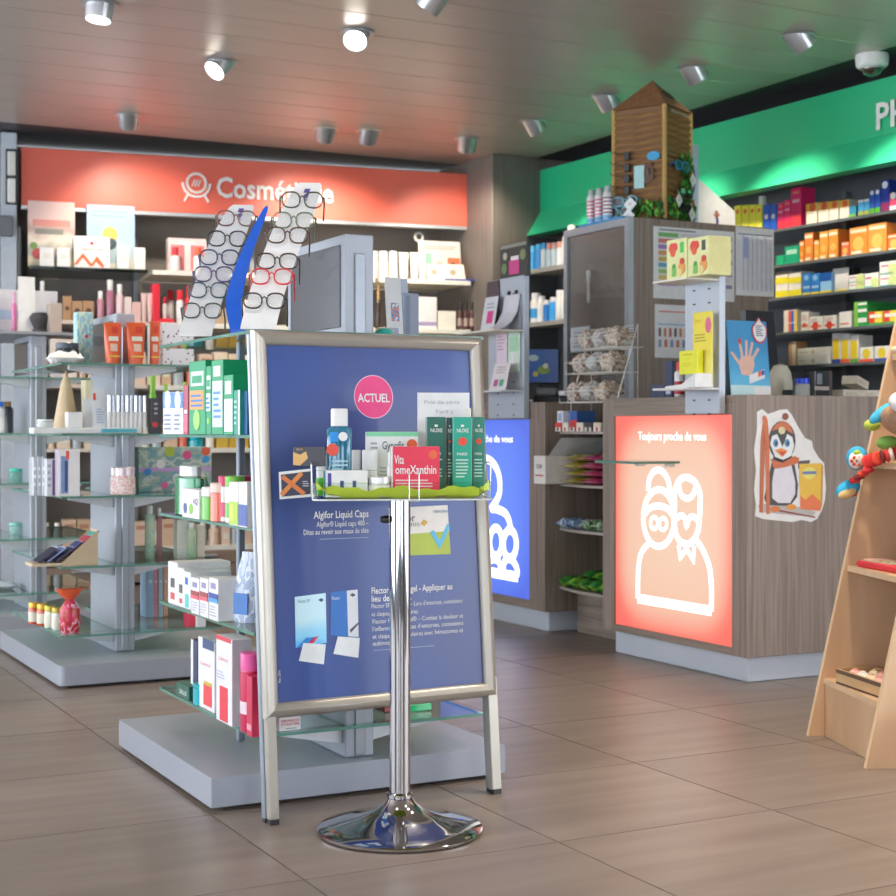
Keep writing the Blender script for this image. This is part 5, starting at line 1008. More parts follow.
# ================================================================== medicines under the green sign
def Rr(v, k, a, b, t_, d, col, lab, pr=(), **kw): return carton(FRW, v, RZ[k] + .0004, a, b, t_, d, col, lab, pr, **kw)
def RB(v, k, a, b, t_, col, lab, **kw): return bottle(FRW, v, RZ[k] + .0004, a, b, t_, col, lab, **kw)
S5 = ' on the top medicine shelf'
for i, (a, b) in enumerate(((734, 741), (741.5, 748.5), (749, 755.5), (756, 762))): Rr(.08, 5, a, b, 205.5 - i * .3, .1, '#f8e23c', 'yellow carton with a red dot, %s from the left' % ORD[i] + S5, [('disc', .5, .8, .25, '#d86a2c'), ('band', 0, 1, .02, .25, '#f0e27a')], group='yellow cartons on the top medicine shelf')
jar_at(FRW.pt(FRW.u(759.5, .1), .1, FRW.z(759, 204.8, .08) + .001), FRW.rot, .022, .05, '#efe6d4', 'small cream jar on top of the yellow cartons', lid='#efe9dc')
for i, (a, b) in enumerate(((763, 769.5), (770, 776.5))): Rr(.08, 5, a, b, 204.5, .1, '#1f5cc0', '%s blue carton with white figures' % ('left', 'right')[i] + S5, [('disc', .5, .55, .28, '#e8eef6')], group='blue cartons')
for i, (a, b, tp) in enumerate(((777.5, 783.5, 203), (784, 790.5, 200), (791, 801, 187.5))): Rr(.08, 5, a, b, tp, .1, '#e0286c', ('low', 'middle', 'tall')[i] + ' pink red carton' + S5, [('panel', 0, 1, .0, .3, '#e83c4a'), ('panel', .15, .85, .62, .7, '#f4a8c0'), ('panel', .2, .8, .84, .9, '#f08a5a')])
for i, (a, b) in enumerate(((806, 817), (818, 828.5), (829, 838.5), (839.5, 849))): Rr(.08, 5, a, b, 203.5 - i * 1.2, .08, '#efdcc8', 'cream carton with orange sun top, %s of four' % ORD[i] + S5, [('band', 0, 1, .62, 1, '#e8b43c'), ('disc', .6, .8, .28, '#d8603c')], group='cream orange cartons')
Rr(.08, 5, 849, 856, 206, .06, '#2f8fb0', 'tiny blue green carton' + S5, [('band', 0, 1, 0, .3, '#7ab848')])
for i, (a, b, tp) in enumerate(((858, 863.5, 200), (864, 869, 199))): Rr(.08, 5, a, b, tp, .07, '#3f9cc8', '%s light blue carton' % ('left', 'right')[i] + S5, [('band', 0, 1, 0, .3, '#a8b04c'), ('band', 0, 1, .85, 1, '#e4eef2')])
for i, (a, b) in enumerate(((869.5, 874.5), (875, 880))): Rr(.08, 5, a, b, 190.5 - i, .07, '#2456b4', '%s royal blue and green carton' % ('left', 'right')[i] + S5, [('band', 0, 1, 0, .26, '#58b030'), ('disc', .5, .9, .35, '#e6ecf4')])
for i, (a, b, tp, c, c2) in enumerate(((881, 889, 180, '#1f3c9c', '#8a2a5c'), (889.5, 897, 193, '#d8486c', '#f0d8dc'), (897.5, 906, 188, '#2a48a8', '#c8d4ec'))): Rr(.08, 5, a, b, tp, .07, c, ('tall navy', 'rosy red', 'deep blue')[i] + ' carton at the right end' + S5, [('band', 0, 1, 0, .3, c2), ('disc', .5, .85, .36, '#e8ecf2')])
S4 = ' on the orange cartons\' shelf'
Rr(.08, 4, 776, 784, 255.5, .1, '#14a878', 'flat green carton' + S4); Rr(.08, 4, 784.5, 799, 246, .1, '#18a47c', 'square green carton' + S4, [('panel', .15, .85, .55, .8, '#a8dcc8')])
for i, (a, b, tp, c, n) in enumerate(((799.5, 804, 241, '#ec8a34', 'slim'), (804.5, 813, 232.5, '#e8883c', 'tall narrow'), (814, 819, 240, '#eea040', 'short narrow'), (819.5, 828, 231.5, '#f09a3c', 'left medium'), (828.5, 838, 229.5, '#ee9438', 'right medium'), (841.5, 849, 242, '#e87048', 'small red'), (849.5, 867.5, 227, '#f09038', 'left large'), (868, 886.5, 223.5, '#f09a44', 'right large'), (887.5, 900, 234, '#e8743c', 'rightmost'))):
    Rr(.08, 4, a, b, tp, .09, c, n + ' orange carton' + S4, [('band', .05, .95, .8, .92, '#f6d8b8'), ('disc', .5, .4, .3, '#f6b85c'), ('band', .1, .7, .05, .15, '#f4e0c4')], group='orange cartons')
S3 = ' on the medicine shelf below the orange cartons'
for i in range(4):
    a = 775.5 + (i % 2) * 13; lv = i // 2; z0 = RZ[3] + .0004; hh = (FRW.z(a + 6, 271.5, .08) - z0) / 2
    loc, w, h = spec(FRW, .08, z0, a, a + 12.5, 271); carton_at((loc[0], loc[1], z0 + lv * (hh + .0003)), FRW.rot, w, .1, hh - .001, '#ecebdc', '%s %s yellow and white carton of the block of four' % (('lower', 'upper')[lv], ('left', 'right')[i % 2]), [('band', 0, 1, .08, .55, '#e6da2e')], group='yellow white cartons')
for i, (a, b) in enumerate(((802.5, 810.5), (811, 819.5))): Rr(.08, 3, a, b, 273.5, .08, '#2f7fc8', '%s mid blue carton with a yellow foot' % ('left', 'right')[i] + S3, [('band', 0, 1, 0, .12, '#e0cc30'), ('disc', .5, .8, .25, '#8ab8e0'), ('band', .1, .9, .3, .42, '#9cc4e6')])
Rr(.08, 3, 820, 831.5, 272.5, .08, '#8fc0e8', 'sky blue carton with a navy top' + S3, [('band', 0, 1, .58, 1, '#1f58a0'), ('band', 0, 1, 0, .12, '#e0cc30')])
leaflet('silver grey folded card' + S3, FRW, .1, RZ[3] + .0005, 832, 848, 268, prnt('silver_card', ['#9a9894', '#c8c6c0', '#dedcd6'], 1.5, 'rise'), [('band', 0, 1, 0, .1, '#e0cc30')], .05, name='display_card', cat='card')
Rr(.12, 3, 849, 853.5, 267.5, .05, '#1f2022', 'small black pack behind the pale cartons' + S3)
def stackr(k, a, b, tops, d, col, lab, pr, v=.08, grp=None, names=('lower', 'upper', 'third', 'fourth')):
    z0 = RZ[k] + .0004
    for i, tp in enumerate(tops):
        loc, w, h = spec(FRW, v, z0, a, b, tp); carton_at((loc[0], loc[1], z0), FRW.rot, w * .98, d, h - .0006, col if isinstance(col, str) or not isinstance(col, list) else col[i % len(col)], names[i] + ' ' + lab, pr, group=grp); z0 += h
LG = [('disc', .75, .35, .28, '#c8d890'), ('band', 0, .8, .05, .16, '#7fb8b0'), ('band', .08, .5, .62, .74, '#c87a8a')]
stackr(3, 848.5, 864, (282.5, 274.5), .07, '#ece8e0', 'pale carton with a lime swirl left of the square one', LG); Rr(.08, 3, 864.5, 878.5, 273, .08, '#ece8e0', 'square pale carton with a lime swirl' + S3, LG)
stackr(3, 879.5, 897.5, (274.5, 261), .08, '#ece8e0', 'large pale carton with a lime swirl at the right picture edge', LG)
S2 = ' on the medicine shelf with white red cartons'
stackr(2, 783.5, 797.5, (323, 310), .09, ['#efe2d4', '#e4ddd8'], 'carton with blue and orange stripes', [('panel', .35, .55, .05, .95, '#e8602c'), ('panel', .55, .75, .05, .95, '#3a6cc8'), ('panel', .8, 1, .05, .95, '#efc83c')])
WRp = [('disc', .45, .3, .22, '#e04838'), ('band', .1, .9, .2, .36, '#e87858'), ('lines', .1, .8, .55, .85, '#c8a8a0', 3)]
for i, (a, b, tp) in enumerate(((801, 808.5, 312), (809, 823, 316.5), (823.5, 836.5, 315.5))): Rr(.08, 2, a, b, tp, .08, '#ece4da', 'white and red carton, %s of three' % ORD[i] + S2, WRp, group='white red cartons')
Rr(.08, 2, 839, 851.5, 311.5, .08, '#e8e2da', 'plain white carton with a red line' + S2, [('band', .1, .8, .2, .3, '#d87868')])
stackr(2, 854, 867.5, (315, 307, 301.5), .22, '#2f9c4c', 'green and white carton of the green stack', [('band', .05, .95, .35, .75, '#e8ece0'), ('panel', 0, .3, 0, 1, '#7cc04c')])
for i, (a, b, tp) in enumerate(((868.5, 882.5, 311.5), (883.5, 897, 310.5))): Rr(.085, 2, a, b, tp, .08, '#e8d048', '%s yellow red green carton' % ('left', 'right')[i] + S2, [('panel', .0, .45, 0, 1, '#d84838'), ('band', 0, 1, .0, .2, '#4ca44c'), ('band', .1, .9, .55, .8, '#f0e8d8')])
S1 = ' on the lowest medicine shelf in view'
Rr(.08, 1, 788.5, 796, 341.5, .08, '#e0a878', 'apricot carton' + S1, [('panel', .5, 1, 0, 1, '#e8d8c4')]); stackr(1, 797, 831, (356.5, 347.5), .09, '#ece2d4', 'long flat cream carton', [('disc', .48, .5, .05, '#c8b8a8'), ('lines', .05, .35, .4, .7, '#cdbfae', 1)])
for i, (a, b, c) in enumerate(((832, 840.5, '#3a4c90'), (841, 849.5, '#e8643c'), (850, 858.5, '#6ca84c'))): Rr(.08, 1, a, b, 333 + i, .1, '#ece8e0', 'tall white yellow carton with a %s foot' % ('blue', 'orange', 'green')[i] + S1, [('panel', .1, .85, .15, .8, '#ecc82c'), ('band', 0, 1, 0, .14, c)])
for i, (a, b, c) in enumerate(((859.5, 873.5, '#e8543c'), (874.5, 889, '#3f58a0'))): Rr(.08, 1, a, b, 347 - i, .1, '#ece8e0', 'wide low yellow carton with a %s foot' % ('red', 'blue')[i] + S1, [('disc', .5, .55, .28, '#e8cc3a'), ('band', 0, 1, 0, .2, c)])
# left bay of the medicine wall
BL = '#2f9cd8'
for i, (a, b, tp, c, cp) in enumerate(((524, 529, 246, BL, '#5ab8e8'), (529.5, 535, 244, '#2a8cd0', '#4fb0e4'), (535.5, 540, 243, '#d8e8f0', BL), (540.5, 545.5, 243, '#cfe2ee', '#e89c90'), (546, 550.5, 242.5, '#cfe0ea', '#e8b8a8'), (551, 556, 241.5, '#eae8e2', '#e8a494'), (556.5, 561, 236, '#ece8e0', '#f0ece4'), (561, 567, 225, '#efe6d8', '#f2eadc'))):
    bottle(FRW, LBV + .02, LBZ[5] + .0004, a + 3.6, b + 3.6, tp, c, '%s bottle, %s from the left on the shelf below the green canopy end' % (('blue', 'deep blue', 'blue capped white', 'pink capped white', 'coral capped pale', 'coral capped ivory', 'ivory', 'tall ivory')[i], ORD[i]), cap=cp, caph=.24, neck=.75, shoulder=.04)
for i, (a, b, tp, c) in enumerate(((524, 531, 293, '#e8e4da'), (531.5, 537, 296, '#ece8e0'), (537.5, 542.5, 300, '#1f74c0'), (543, 549, 297, '#2a9ce0'), (549.5, 555, 290, '#ece8e0'), (555.5, 560, 290, '#e9e6e0'), (560.5, 566, 291, '#e4e8ec'))):
    bottle(FRW, LBV + .02, LBZ[3] + .0004, a + 3.8, b + 3.8, tp, c, '%s lotion bottle, %s from the left on the shelf above the small screen' % (('ivory', 'cream', 'navy blue', 'bright blue', 'slim white', 'matt white', 'blue marked white')[i], ORD[i]), cap='#f0eee8', caph=.2, neck=.7, band=(.2, .6, BL) if i in (0, 6) else None)
# ================================================================== on and around the cabinet
KF = Fr(KX0, KY0, 0); KTZ = KT + .0005
# little log house with sunglasses
HX, HY_ = 4.335, 6.11
hz = KTZ; hw = .285; HR = D(27)
t = T('log_house_display', 'small log house sunglasses display with a pointed roof on the cabinet', 'display stand', (HX, HY_, hz), HR)
LOG = prnt('log_print', ['#6f4e2c', '#a87c48', '#c09058'], 28, 'stripes', .6)
hh = FS.z(655, 113, HY_) - hz; a = hw / 2
MB().cbox(-a, a, -a, a, 0, .012, .002).build('base_plate', M('#2e3a30', .5), t)
MB().cbox(-a + .006, a - .006, -a + .006, a - .006, .0122, hh, .002).build('core', M('#7d5a38', .6), t)
nl = 16; lg = MB().lathe([(.0001, -a + .004), (.0115, -a + .004), (.0115, a - .004), (.0001, a - .004)], 8).mesh('log', wood('log_wood', '#6f4e2c', '#8c6538', '#a37c4a', .6, (40, 40, 6)), True)
for k in range(nl):
    zz = .028 + k * (hh - .04) / nl
    for s in range(4):
        o = bpy.data.objects.new('log', lg); COL.objects.link(o); o.parent = t; an = s * math.pi / 2
        o.location = (math.cos(an) * (a - .006), math.sin(an) * (a - .006), zz + .006); o.rotation_euler = (math.pi / 2, 0, an)
for sxx, syy in ((1, 1), (1, -1), (-1, 1), (-1, -1)): MB().lathe([(.012, .0125), (.012, hh), (.0001, hh)], 8, sxx * (a - .004), syy * (a - .004)).build('corner_post', prnt('rope_post', ['#c09a54', '#6d4e28', '#c8a868'], 60, 'stripes', .6), t, True)
pk = FS.z(650, 80, HY_) - hz; ov = a + .008
rf = MB().add([(-ov, -ov, hh + .0005), (ov, -ov, hh + .0005), (ov, ov, hh + .0005), (-ov, ov, hh + .0005), (0, 0, pk)], [(3, 2, 1, 0), (0, 1, 4), (1, 2, 4), (2, 3, 4), (3, 0, 4)]).build('roof', wood('roof_brown', '#7d5638', '#8f6544', '#a0764f', .6, (30, 30, 12)), t)
# faces of the house: local -y and local -x / +x look at the viewer
def face(nm, fx, z, mat, shape, side):
    """part on a house face; side 0: local -y, 1: local -x"""
    mb = MB().slab(shape, -.004, 0); R = Matrix.Rotation(0 if side == 0 else -math.pi / 2, 4, 'Z'); mb.xf(Matrix.Translation((0, 0, z))); mb.xf(Matrix.Translation((fx, -a - .006, 0))); mb.xf(R); return mb.build(nm, mat, t)
face('blue_plaque', .085, .315, M('#3aa0d0', .5), circ(0, 0, .035, 16, .022), 1); face('window_picture', .01, .215, M('#a8d4d4', .5), rect(-.03, .025, -.05, .06), 1); face('brown_picture', .06, .22, M('#5c3a28', .5), circ(0, .015, .026, 16, .05), 1); face('pale_patch', .062, .225, M('#ece0d4', .5), circ(0, .015, .014, 14, .022), 1)
face('blue_plaque', .1, .16, M('#3aa0c8', .5), circ(0, 0, .026, 16, .018), 0)
mb = MB().slab(circ(0, 0, .05, 20, .03), -.004, 0); mb.xf(Matrix.Translation((.02, -ov * .50, hh + (pk - hh) * .5)) @ Matrix.Rotation(-math.atan2(ov, pk - hh), 4, 'X')); mb.build('roof_plaque', M('#4e3a30', .6), t)
text('WELCOME TO THE JUNGLE', M('#f0e8d8', .5), t, -.10, -a - .012, hh - .03, .2, .012, 'house_lettering')
def foliage(nm, cx, cy, z0, z1, wx, wy, n, seed, cols):
    r = random.Random(seed); mb = MB()
    for i in range(n):
        x, y, zz = cx + r.uniform(-wx, wx), cy + r.uniform(-wy, wy), r.uniform(z0, z1); an = r.uniform(0, 6.28); tl = r.uniform(-.9, .9); L = r.uniform(.02, .045); w = L * .3
        m = Matrix.Translation((x, y, zz)) @ Matrix.Rotation(an, 4, 'Z') @ Matrix.Rotation(tl, 4, 'X')
        mb.add([m @ Vector(p) for p in ((0, 0, -.004), (w, 0, L * .5), (0, 0, L), (-w, 0, L * .5))], [(0, 1, 2, 3)], i % len(cols))
    o = mb.build(nm, [M(c, .5) for c in cols], t); o['kind'] = 'stuff'; return o
LC = ['#2f7a34', '#4c9a3c', '#7cc040', '#245c30']
foliage('paper_foliage', 0, -a - .016, .012, .09, a, .008, 130, 1, LC); foliage('paper_foliage', -a - .016, 0, .012, .09, .008, a, 130, 2, LC); foliage('paper_foliage', .06, -a - .014, .08, .33, .06, .006, 150, 3, ['#2c6a30', '#3f8a38', '#58a43c'])
Hm = Matrix.Translation((HX, HY_, hz)) @ Matrix.Rotation(HR, 4, 'Z'); X0 = (Hm.to_3x3() @ Vector((1, 0, 0))); X1 = (Hm.to_3x3() @ Vector((0, -1, 0)))
for i, (lx, lz, c, ln, n, sd) in enumerate(((-.02, .275, '#2a8cd0', '#1a2026', 'bright blue sunglasses on the log house', 0), (.02, .075, '#1c1c1e', '#2a2a2e', 'black sunglasses low on the log house', 0), (.03, .15, '#26221e', '#3a3632', 'brown black sunglasses in the middle of the log house', 0), (-.06, .105, '#7cc8e0', '#3a3a44', 'upper pale blue sunglasses on the log house', 1), (-.09, .055, '#8cc4dc', '#34343c', 'lower pale blue sunglasses on the log house', 1))):
    p = Hm @ (Vector((lx, -a - .03, lz)) if sd == 0 else Vector((-a - .03, -lx, lz))); specs(n, p, Vector((0, 0, 1)), c, ln, .135, .046, 'sunglasses on the log house', X0 if sd == 0 else X1, True, .03)
for i, (lx, lz, sd, n) in enumerate(((.06, .215, 0, 'upper right'), (.05, .045, 0, 'lower right'), (-.02, .085, 1, 'upper left'), (-.03, .03, 1, 'lower left'), (-.09, .10, 0, 'middle'))):
    p = Hm @ (Vector((lx, -a - .05, lz)) if sd == 0 else Vector((-a - .05, -lx, lz))); g = T('price_tag', '%s white diamond price tag on the log house' % n, 'tag', p, HR if sd == 0 else HR - D(90), 'price tags')
    card(g, 'tag_sheet', [(0, -.036), (.036, 0), (0, .036), (-.036, 0)], .0012, M('#efece6', .5)); lines(g, -.009, .009, -.008, .008, 3, '#a8a49c', -.0006); MB().tube([(0, 0, .034), (0, .012, .055)], .0008, 5).build('string', M('#d8d4cc', .6), g)
for k in range(4):
    p = Hm @ Vector((-a - .02, .055, .16 + k * .055)); g = T('folded_sunglasses', 'folded black sunglasses, %s from the bottom on the left house side' % ORD[k], 'glasses', p, HR - D(90), 'folded black sunglasses'); MB().cbox(-.016, .016, -.004, .012, -.02, .02, .003).build('folded_lens', M('#1e1e20', .3), g); MB().tube([(-.016, .002, .008), (-.07, -.004, .022), (-.09, -.004, .034)], .0022, 6).build('temple', M('#1e1e20', .35), g, True)
# spray bottles on a blue tray, left of the house
CF = FLX; bx = KX0 + .036
t = T('blue_tray', 'flat blue tray on the cabinet top left of the log house', 'tray', (KX0 + .032, KY0 + .10, KTZ), 0); MB().cbox(0, .056, 0, .40, 0, .018, .003).build('tray_body', M('#3a9cd8', .4), t); MB().box(.004, .052, .01, .39, .0182, .02).build('tray_insert', M('#7cc0e4', .4), t)
for i, (px, n) in enumerate(((591, 'left'), (599, 'middle'), (607, 'right'))):
    q = FLX.pt(FLX.u(px, bx), bx, KTZ + .0204); b = bottle_at((q[0], q[1], q[2]), -D(40), .024, .165, '#e9e6ea', n + ' pink striped spray bottle on the blue tray', cap='#b8bcc4', caph=.16, neck=.6, group='striped spray bottles')
    for k in range(5): MB().lathe([(.0245, .03 + k * .018), (.0245, .037 + k * .018)], 18, 0, .024).build('pink_band', M('#d0487c' if i < 2 else '#7a3a58', .4), b, True)
    MB().lathe([(.0246, .002), (.0246, .022)], 18, 0, .024).build('blue_band', M('#7cb8e0', .4), b, True)
# advertising boards right of the house
yb = 6.2
loc, w, h = spec(FS, yb, KTZ, 689, 698, 145); t = T('tall_sign_card', 'narrow pale blue display board right of the log house', 'display board', loc, 0); MB().slab([(-w / 2, 0), (w / 2, 0), (w / 2 + .005, h), (-w / 2 + .002, h + .005)], 0, .006).build('board', M('#a8bcd8', .5), t); card(t, 'figure_print', circ(.0, h * .6, w * .2, 14, h * .14), .0006, M('#4a4a70', .5), -.0007); card(t, 'red_mark', circ(.0, h * .32, w * .15, 14, h * .04), .0006, M('#c83a3c', .5), -.0007)
loc, w, h = spec(FS, yb + .02, KTZ, 698, 735, 180); t = T('slant_sign_card', 'white display board with a slanted top and a jumping figure', 'display board', loc, 0); MB().slab([(-w / 2, 0), (w / 2, 0), (w / 2, h * .45), (-w / 2, h)], 0, .006).build('board', M('#e3e3e6', .5), t)
mb = MB(); mb.ribbon([(-.0, .02), (.005, .07), (-.004, .1)], .016, -.0012, -.0003); mb.build('figure_body', M('#3f4f80', .5), t); card(t, 'figure_head', circ(-.002, .112, .011, 14), .0006, M('#a87058', .5), -.0016); mb = MB(); mb.ribbon([(-.02, .1), (.0, .09), (.018, .105)], .008, -.002, -.0013); mb.build('figure_arms', M('#b0603c', .5), t); lines(t, -.06, -.02, .01, .03, 2, '#8fa0c0')
# notices on the cabinet side (front plane y = KY0)
def notice(label, pl, pr, pt, pb, prints, col='#e9e7ea', y=KY0 - .0016):
    u0, z0 = FS.uz((pl + pr) / 2, pb, y); w = FS.u(pr, y) - FS.u(pl, y); h = FS.z((pl + pr) / 2, pt, y) - z0
    t = T('notice_sheet', label, 'notice', (FS.u((pl + pr) / 2, y), y, z0)); MB().box(-w / 2, w / 2, 0, .0012, 0, h).build('sheet', M(col, .55), t); deco(t, w, h, prints); return t
cols = ['#7cb86c', '#d87a74', '#a87cc0', '#d8a060', '#c8b458', '#6cb0c8', '#a0c878', '#e0c46c', '#c8a0d0']
notice('large notice with coloured week rows on the cabinet side', 654, 735, 229, 300, [('panel', .06, .3, .86 - .085 * i, .86 - .085 * (i - .7), c) for i, c in enumerate(cols)] + [('panel', .34, .92, .86 - .085 * i, .86 - .085 * (i - .7), '#d4cfd6') for i in range(9)] + [('panel', .88, .96, .86 - .085 * i, .86 - .085 * (i - .6), ('#9a88b0', '#c87a7a')[i % 2]) for i in range(0, 9, 2)] + [('lines', .06, .5, .93, .98, '#8a8a94', 1)])
notice('tall table sheet with a blue column at the right of the cabinet side', 736, 774, 228, 296, [('panel', .05, .95, .89, .905, '#4a5c80'), ('panel', .2, .34, .55, .86, '#a8b4dc')] + [('panel', .04, .96, .08 + i * .045, .083 + i * .045, '#b8bcc6') for i in range(18)] + [('panel', .18 + i * .12, .184 + i * .12, .08, .88, '#b8bcc6') for i in range(7)], y=KY0 - .0032)
notice('curled sheet with little bottle drawings low on the cabinet side', 655, 692, 305, 358, [('lines', .1, .9, .84, .9, '#d88a84', 1), ('panel', .08, .9, .62, .64, '#6cb0d8')] + [('panel', .1 + i * .14, .16 + i * .14, .4, .56, ('#6a5a58', '#c88a58', '#b86858')[i % 3]) for i in range(6)] + [('panel', .1 + i * .16, .16 + i * .16, .2, .34, ('#8a9ac0', '#c8785c')[i % 2]) for i in range(5)])
# ================================================================== on the coral counter and its panel
z = 1.4945
for i, (a, b) in enumerate(((666.5, 687), (687.5, 709))):
    X(PX - .135, z, a, b, 239 - i * 2, .10, '#efe9a4', ('left', 'right')[i] + ' pale yellow baby food carton with a red heart on the upper panel shelf', [('disc', .28, .78, .16, '#e84a3c'), ('disc', .42, .8, .13, '#e84a3c'), ('disc', .32, .66, .12, '#e8603c'), ('panel', .68, .84, .64, .9, ('#4cc04c', '#3c4a40')[i]), ('panel', .28, .48, .06, .3, '#7cc058'), ('disc', .38, .32, .07, '#4a9c3c'), ('disc', .76, .25, .17, '#f0a050'), ('disc', .78, .42, .1, '#d84a34'), ('disc', .66, .15, .12, '#f6d48c')], group='baby food cartons', sidecol='#dcd68c')
z = 1.0905
t = T('yellow_dispenser', 'white slope dispenser with a tall yellow back card on the lower panel shelf', 'dispenser', FLX.pt(FLX.u(690, PX - .1), PX - .14, z), FLX.rot)
MB().add([(-.1, 0, 0), (.085, 0, 0), (.085, 0, .05), (-.0, 0, .012), (-.1, 0, .006), (-.1, .075, 0), (.085, .075, 0), (.085, .075, .05), (-.0, .075, .012), (-.1, .075, .006)], [(0, 1, 2, 3, 4), (9, 8, 7, 6, 5), (1, 6, 7, 2), (2, 7, 8, 3), (3, 8, 9, 4), (4, 9, 5, 0), (0, 5, 6, 1)]).build('dispenser_body', M('#f0eee2', .4), t)
hb = FLX.z(697, 312, PX - .08) - z
MB().box(-.03, .085, .0765, .08, 0, hb).build('back_card', prnt('yellow_card', ['#f6f2dc', '#f2e87c', '#efdc44'], .8, 'rise'), t); card(t, 'pink_blossom', circ(.062, hb * .82, .018, 14, .03), .0008, M('#e07090', .5), .0755); lines(t, -.02, .05, hb * .6, hb * .72, 3, '#b8a83c', .0758); text('Zyrtec', M('#d89020', .5), t, -.022, .0758, hb * .87, .04, .012)
t2 = X(PX - .1, z + .0505, 679, 697, 350.5, .03, '#f2e42c', 'bright yellow carton standing on the white slope dispenser', [('lines', .2, .8, .78, .88, '#c8b41c', 1), ('lines', .2, .8, .3, .5, '#d8c82c', 3)])
t2.location.z = z + .0505
bottle(FLX, 3.52, 1.0635, 672, 678.5, 362, '#e9ecf0', 'tiny white red blue bottle at the left behind the dispenser', cap='#d8404c', caph=.25, band=(.1, .6, '#b82c38'))
X(3.62, 1.0635, 650, 664, 385, .05, '#34405c', 'dark blue small carton behind the dispenser'); X(3.58, 1.0635, 664.5, 672, 361, .05, '#2c3a5c', 'navy carton behind the dispenser', [('panel', .2, .8, .1, .3, '#b8c0d0')])
# tent card with the hand
CTZ = 1.0636
def on_counter(px, y): return FS.u(px, y)
y0 = 4.52; loc, w, h = spec(FS, y0, CTZ, 731, 771, 320); t = T('tent_card', 'blue folded tent card showing an open hand, red rimmed drop on top', 'display card', loc, 0); t.rotation_euler = (-.1, 0, 0)
MB().box(-w / 2, w / 2, 0, .0015, 0, h).build('front_sheet', prnt('hand_card_blue', ['#9fd4ea', '#4fb0d8', '#2f9cd0', '#1f8cc4'], 1.2, 'rise'), t)
MB().add([(w / 2, .0016, h), (-w / 2, .0016, h), (-w / 2 + .01, .13, .012), (w / 2 + .01, .13, .012), (w / 2, .003, h), (-w / 2, .003, h), (-w / 2 + .01, .1315, .012), (w / 2 + .01, .1315, .012)], [(0, 1, 2, 3), (7, 6, 5, 4), (0, 3, 7, 4), (1, 5, 6, 2), (2, 6, 7, 3), (0, 4, 5, 1)]).build('rear_sheet', M('#dfe3ee', .5), t)
hx, hz2 = -.012, h * .42; skin = M('#e0b4a0', .5); S = w / .15
card(t, 'hand_palm', [(hx - .022 * S, hz2 - .04), (hx + .016 * S, hz2 - .045), (hx + .03 * S, hz2), (hx + .025 * S, hz2 + .03), (hx - .02 * S, hz2 + .03), (hx - .03 * S, hz2)], .0005, skin, -.0007)
for k, (x0, z0, x1, z1) in enumerate(((-.026, .0, -.055, .045), (-.015, .028, -.022, .085), (.0, .03, .004, .092), (.012, .028, .026, .085), (.022, .02, .048, .062))):
    mb = MB(); mb.ribbon([(hx + x0 * S, hz2 + z0), (hx + (x0 + x1) / 2 * S, hz2 + (z0 + z1) / 2), (hx + x1 * S, hz2 + z1)], .012, -.0013, -.0006); mb.build('hand_finger', skin, t)
card(t, 'red_fingertip', circ(hx - .02 * S, hz2 + .088, .008, 12, .012), .0005, M('#d03a3c', .5), -.0019)
card(t, 'pale_card', [(-.005, h * .16), (.055 * S, h * .24), (.055 * S, h * .36), (-.005, h * .27)], .0005, M('#e4ecf2', .5), -.0022); card(t, 'orange_square', [(.03 * S, h * .25), (.042 * S, h * .27), (.042 * S, h * .34), (.03 * S, h * .32)], .0005, M('#e86a3c', .5), -.003); card(t, 'blue_square', [(.043 * S, h * .27), (.054 * S, h * .285), (.054 * S, h * .35), (.043 * S, h * .335)], .0005, M('#3a58b0', .5), -.003)
MB().box(-w / 2, w / 2, -.0008, -.0002, .004, h * .14).build('foot_band', M('#bfe0ee', .5), t); card(t, 'white_corner', rect(w * .08, w * .5, .0, h * .12), .0005, M('#f0f0f2', .5), -.0014)
dp = [(w * .3 + .028 * S * math.sin(a_) * (1 if math.cos(a_) < .2 else max(.02, 1 - (math.cos(a_) - .2) * 1.15)), h * .88 - .052 * math.cos(a_) * -1) for a_ in [6.2832 * i / 28 for i in range(28)]]
card(t, 'drop_rim', dp, .001, M('#d03a44', .5), -.0032); cxm, czm = sum(p[0] for p in dp) / 28, sum(p[1] for p in dp) / 28; card(t, 'drop_sheet', [(cxm + (x - cxm) * .86, czm + (q - czm) * .86) for x, q in dp], .0006, M('#f2efee', .5), -.004); lines(t, cxm - .014 * S, cxm + .014 * S, czm - .025, czm + .02, 6, '#5a5a6a', -.0044)
# till screen seen from behind
t = T('till_screen', 'black back of a till screen behind the tent card', 'screen', (FS.u(768, 4.85), 4.85, CTZ), 0); t.rotation_euler = (0, 0, D(8))
MB().cbox(-.08, .08, 0, .12, 0, .014, .004).build('screen_foot', BLACK, t); MB().cbox(-.02, .02, .05, .08, .0145, .16, .004).build('screen_neck', BLACK, t)
mb = MB(); mb.slab([(-.11, .06), (.10, .03), (.055, .36), (-.11, .36)], .02, .049); mb.build('screen_back', M('#2e2f33', .4), t)
t = T('label_dispenser', 'beige rounded card terminal behind the tent card', 'dispenser', (FS.u(791, 4.66), 4.66, CTZ), 0)
MB().loft([[(k * math.cos(a_) + o_, .06 + k * .8 * math.sin(a_), zz) for a_ in [6.2832 * i / 18 for i in range(18)]] for zz, k, o_ in ((0, .046, 0), (.015, .05, 0), (.06, .052, -.002), (.1, .046, -.004), (.128, .03, -.003), (.136, .004, -.003))]).build('housing', M('#d8d0bc', .4), t, True); MB().cbox(-.03, .01, -.002, .02, .002, .03, .003).build('dark_slot', BLACK, t)
jar_at((FS.u(807.5, 4.56), 4.56, CTZ), 0, .03, .075, film('jar_clear', '#c8ccc8', .55, .08), 'clear jar with a royal blue lid on the counter', lid='#2a44b8', lidh=.3)
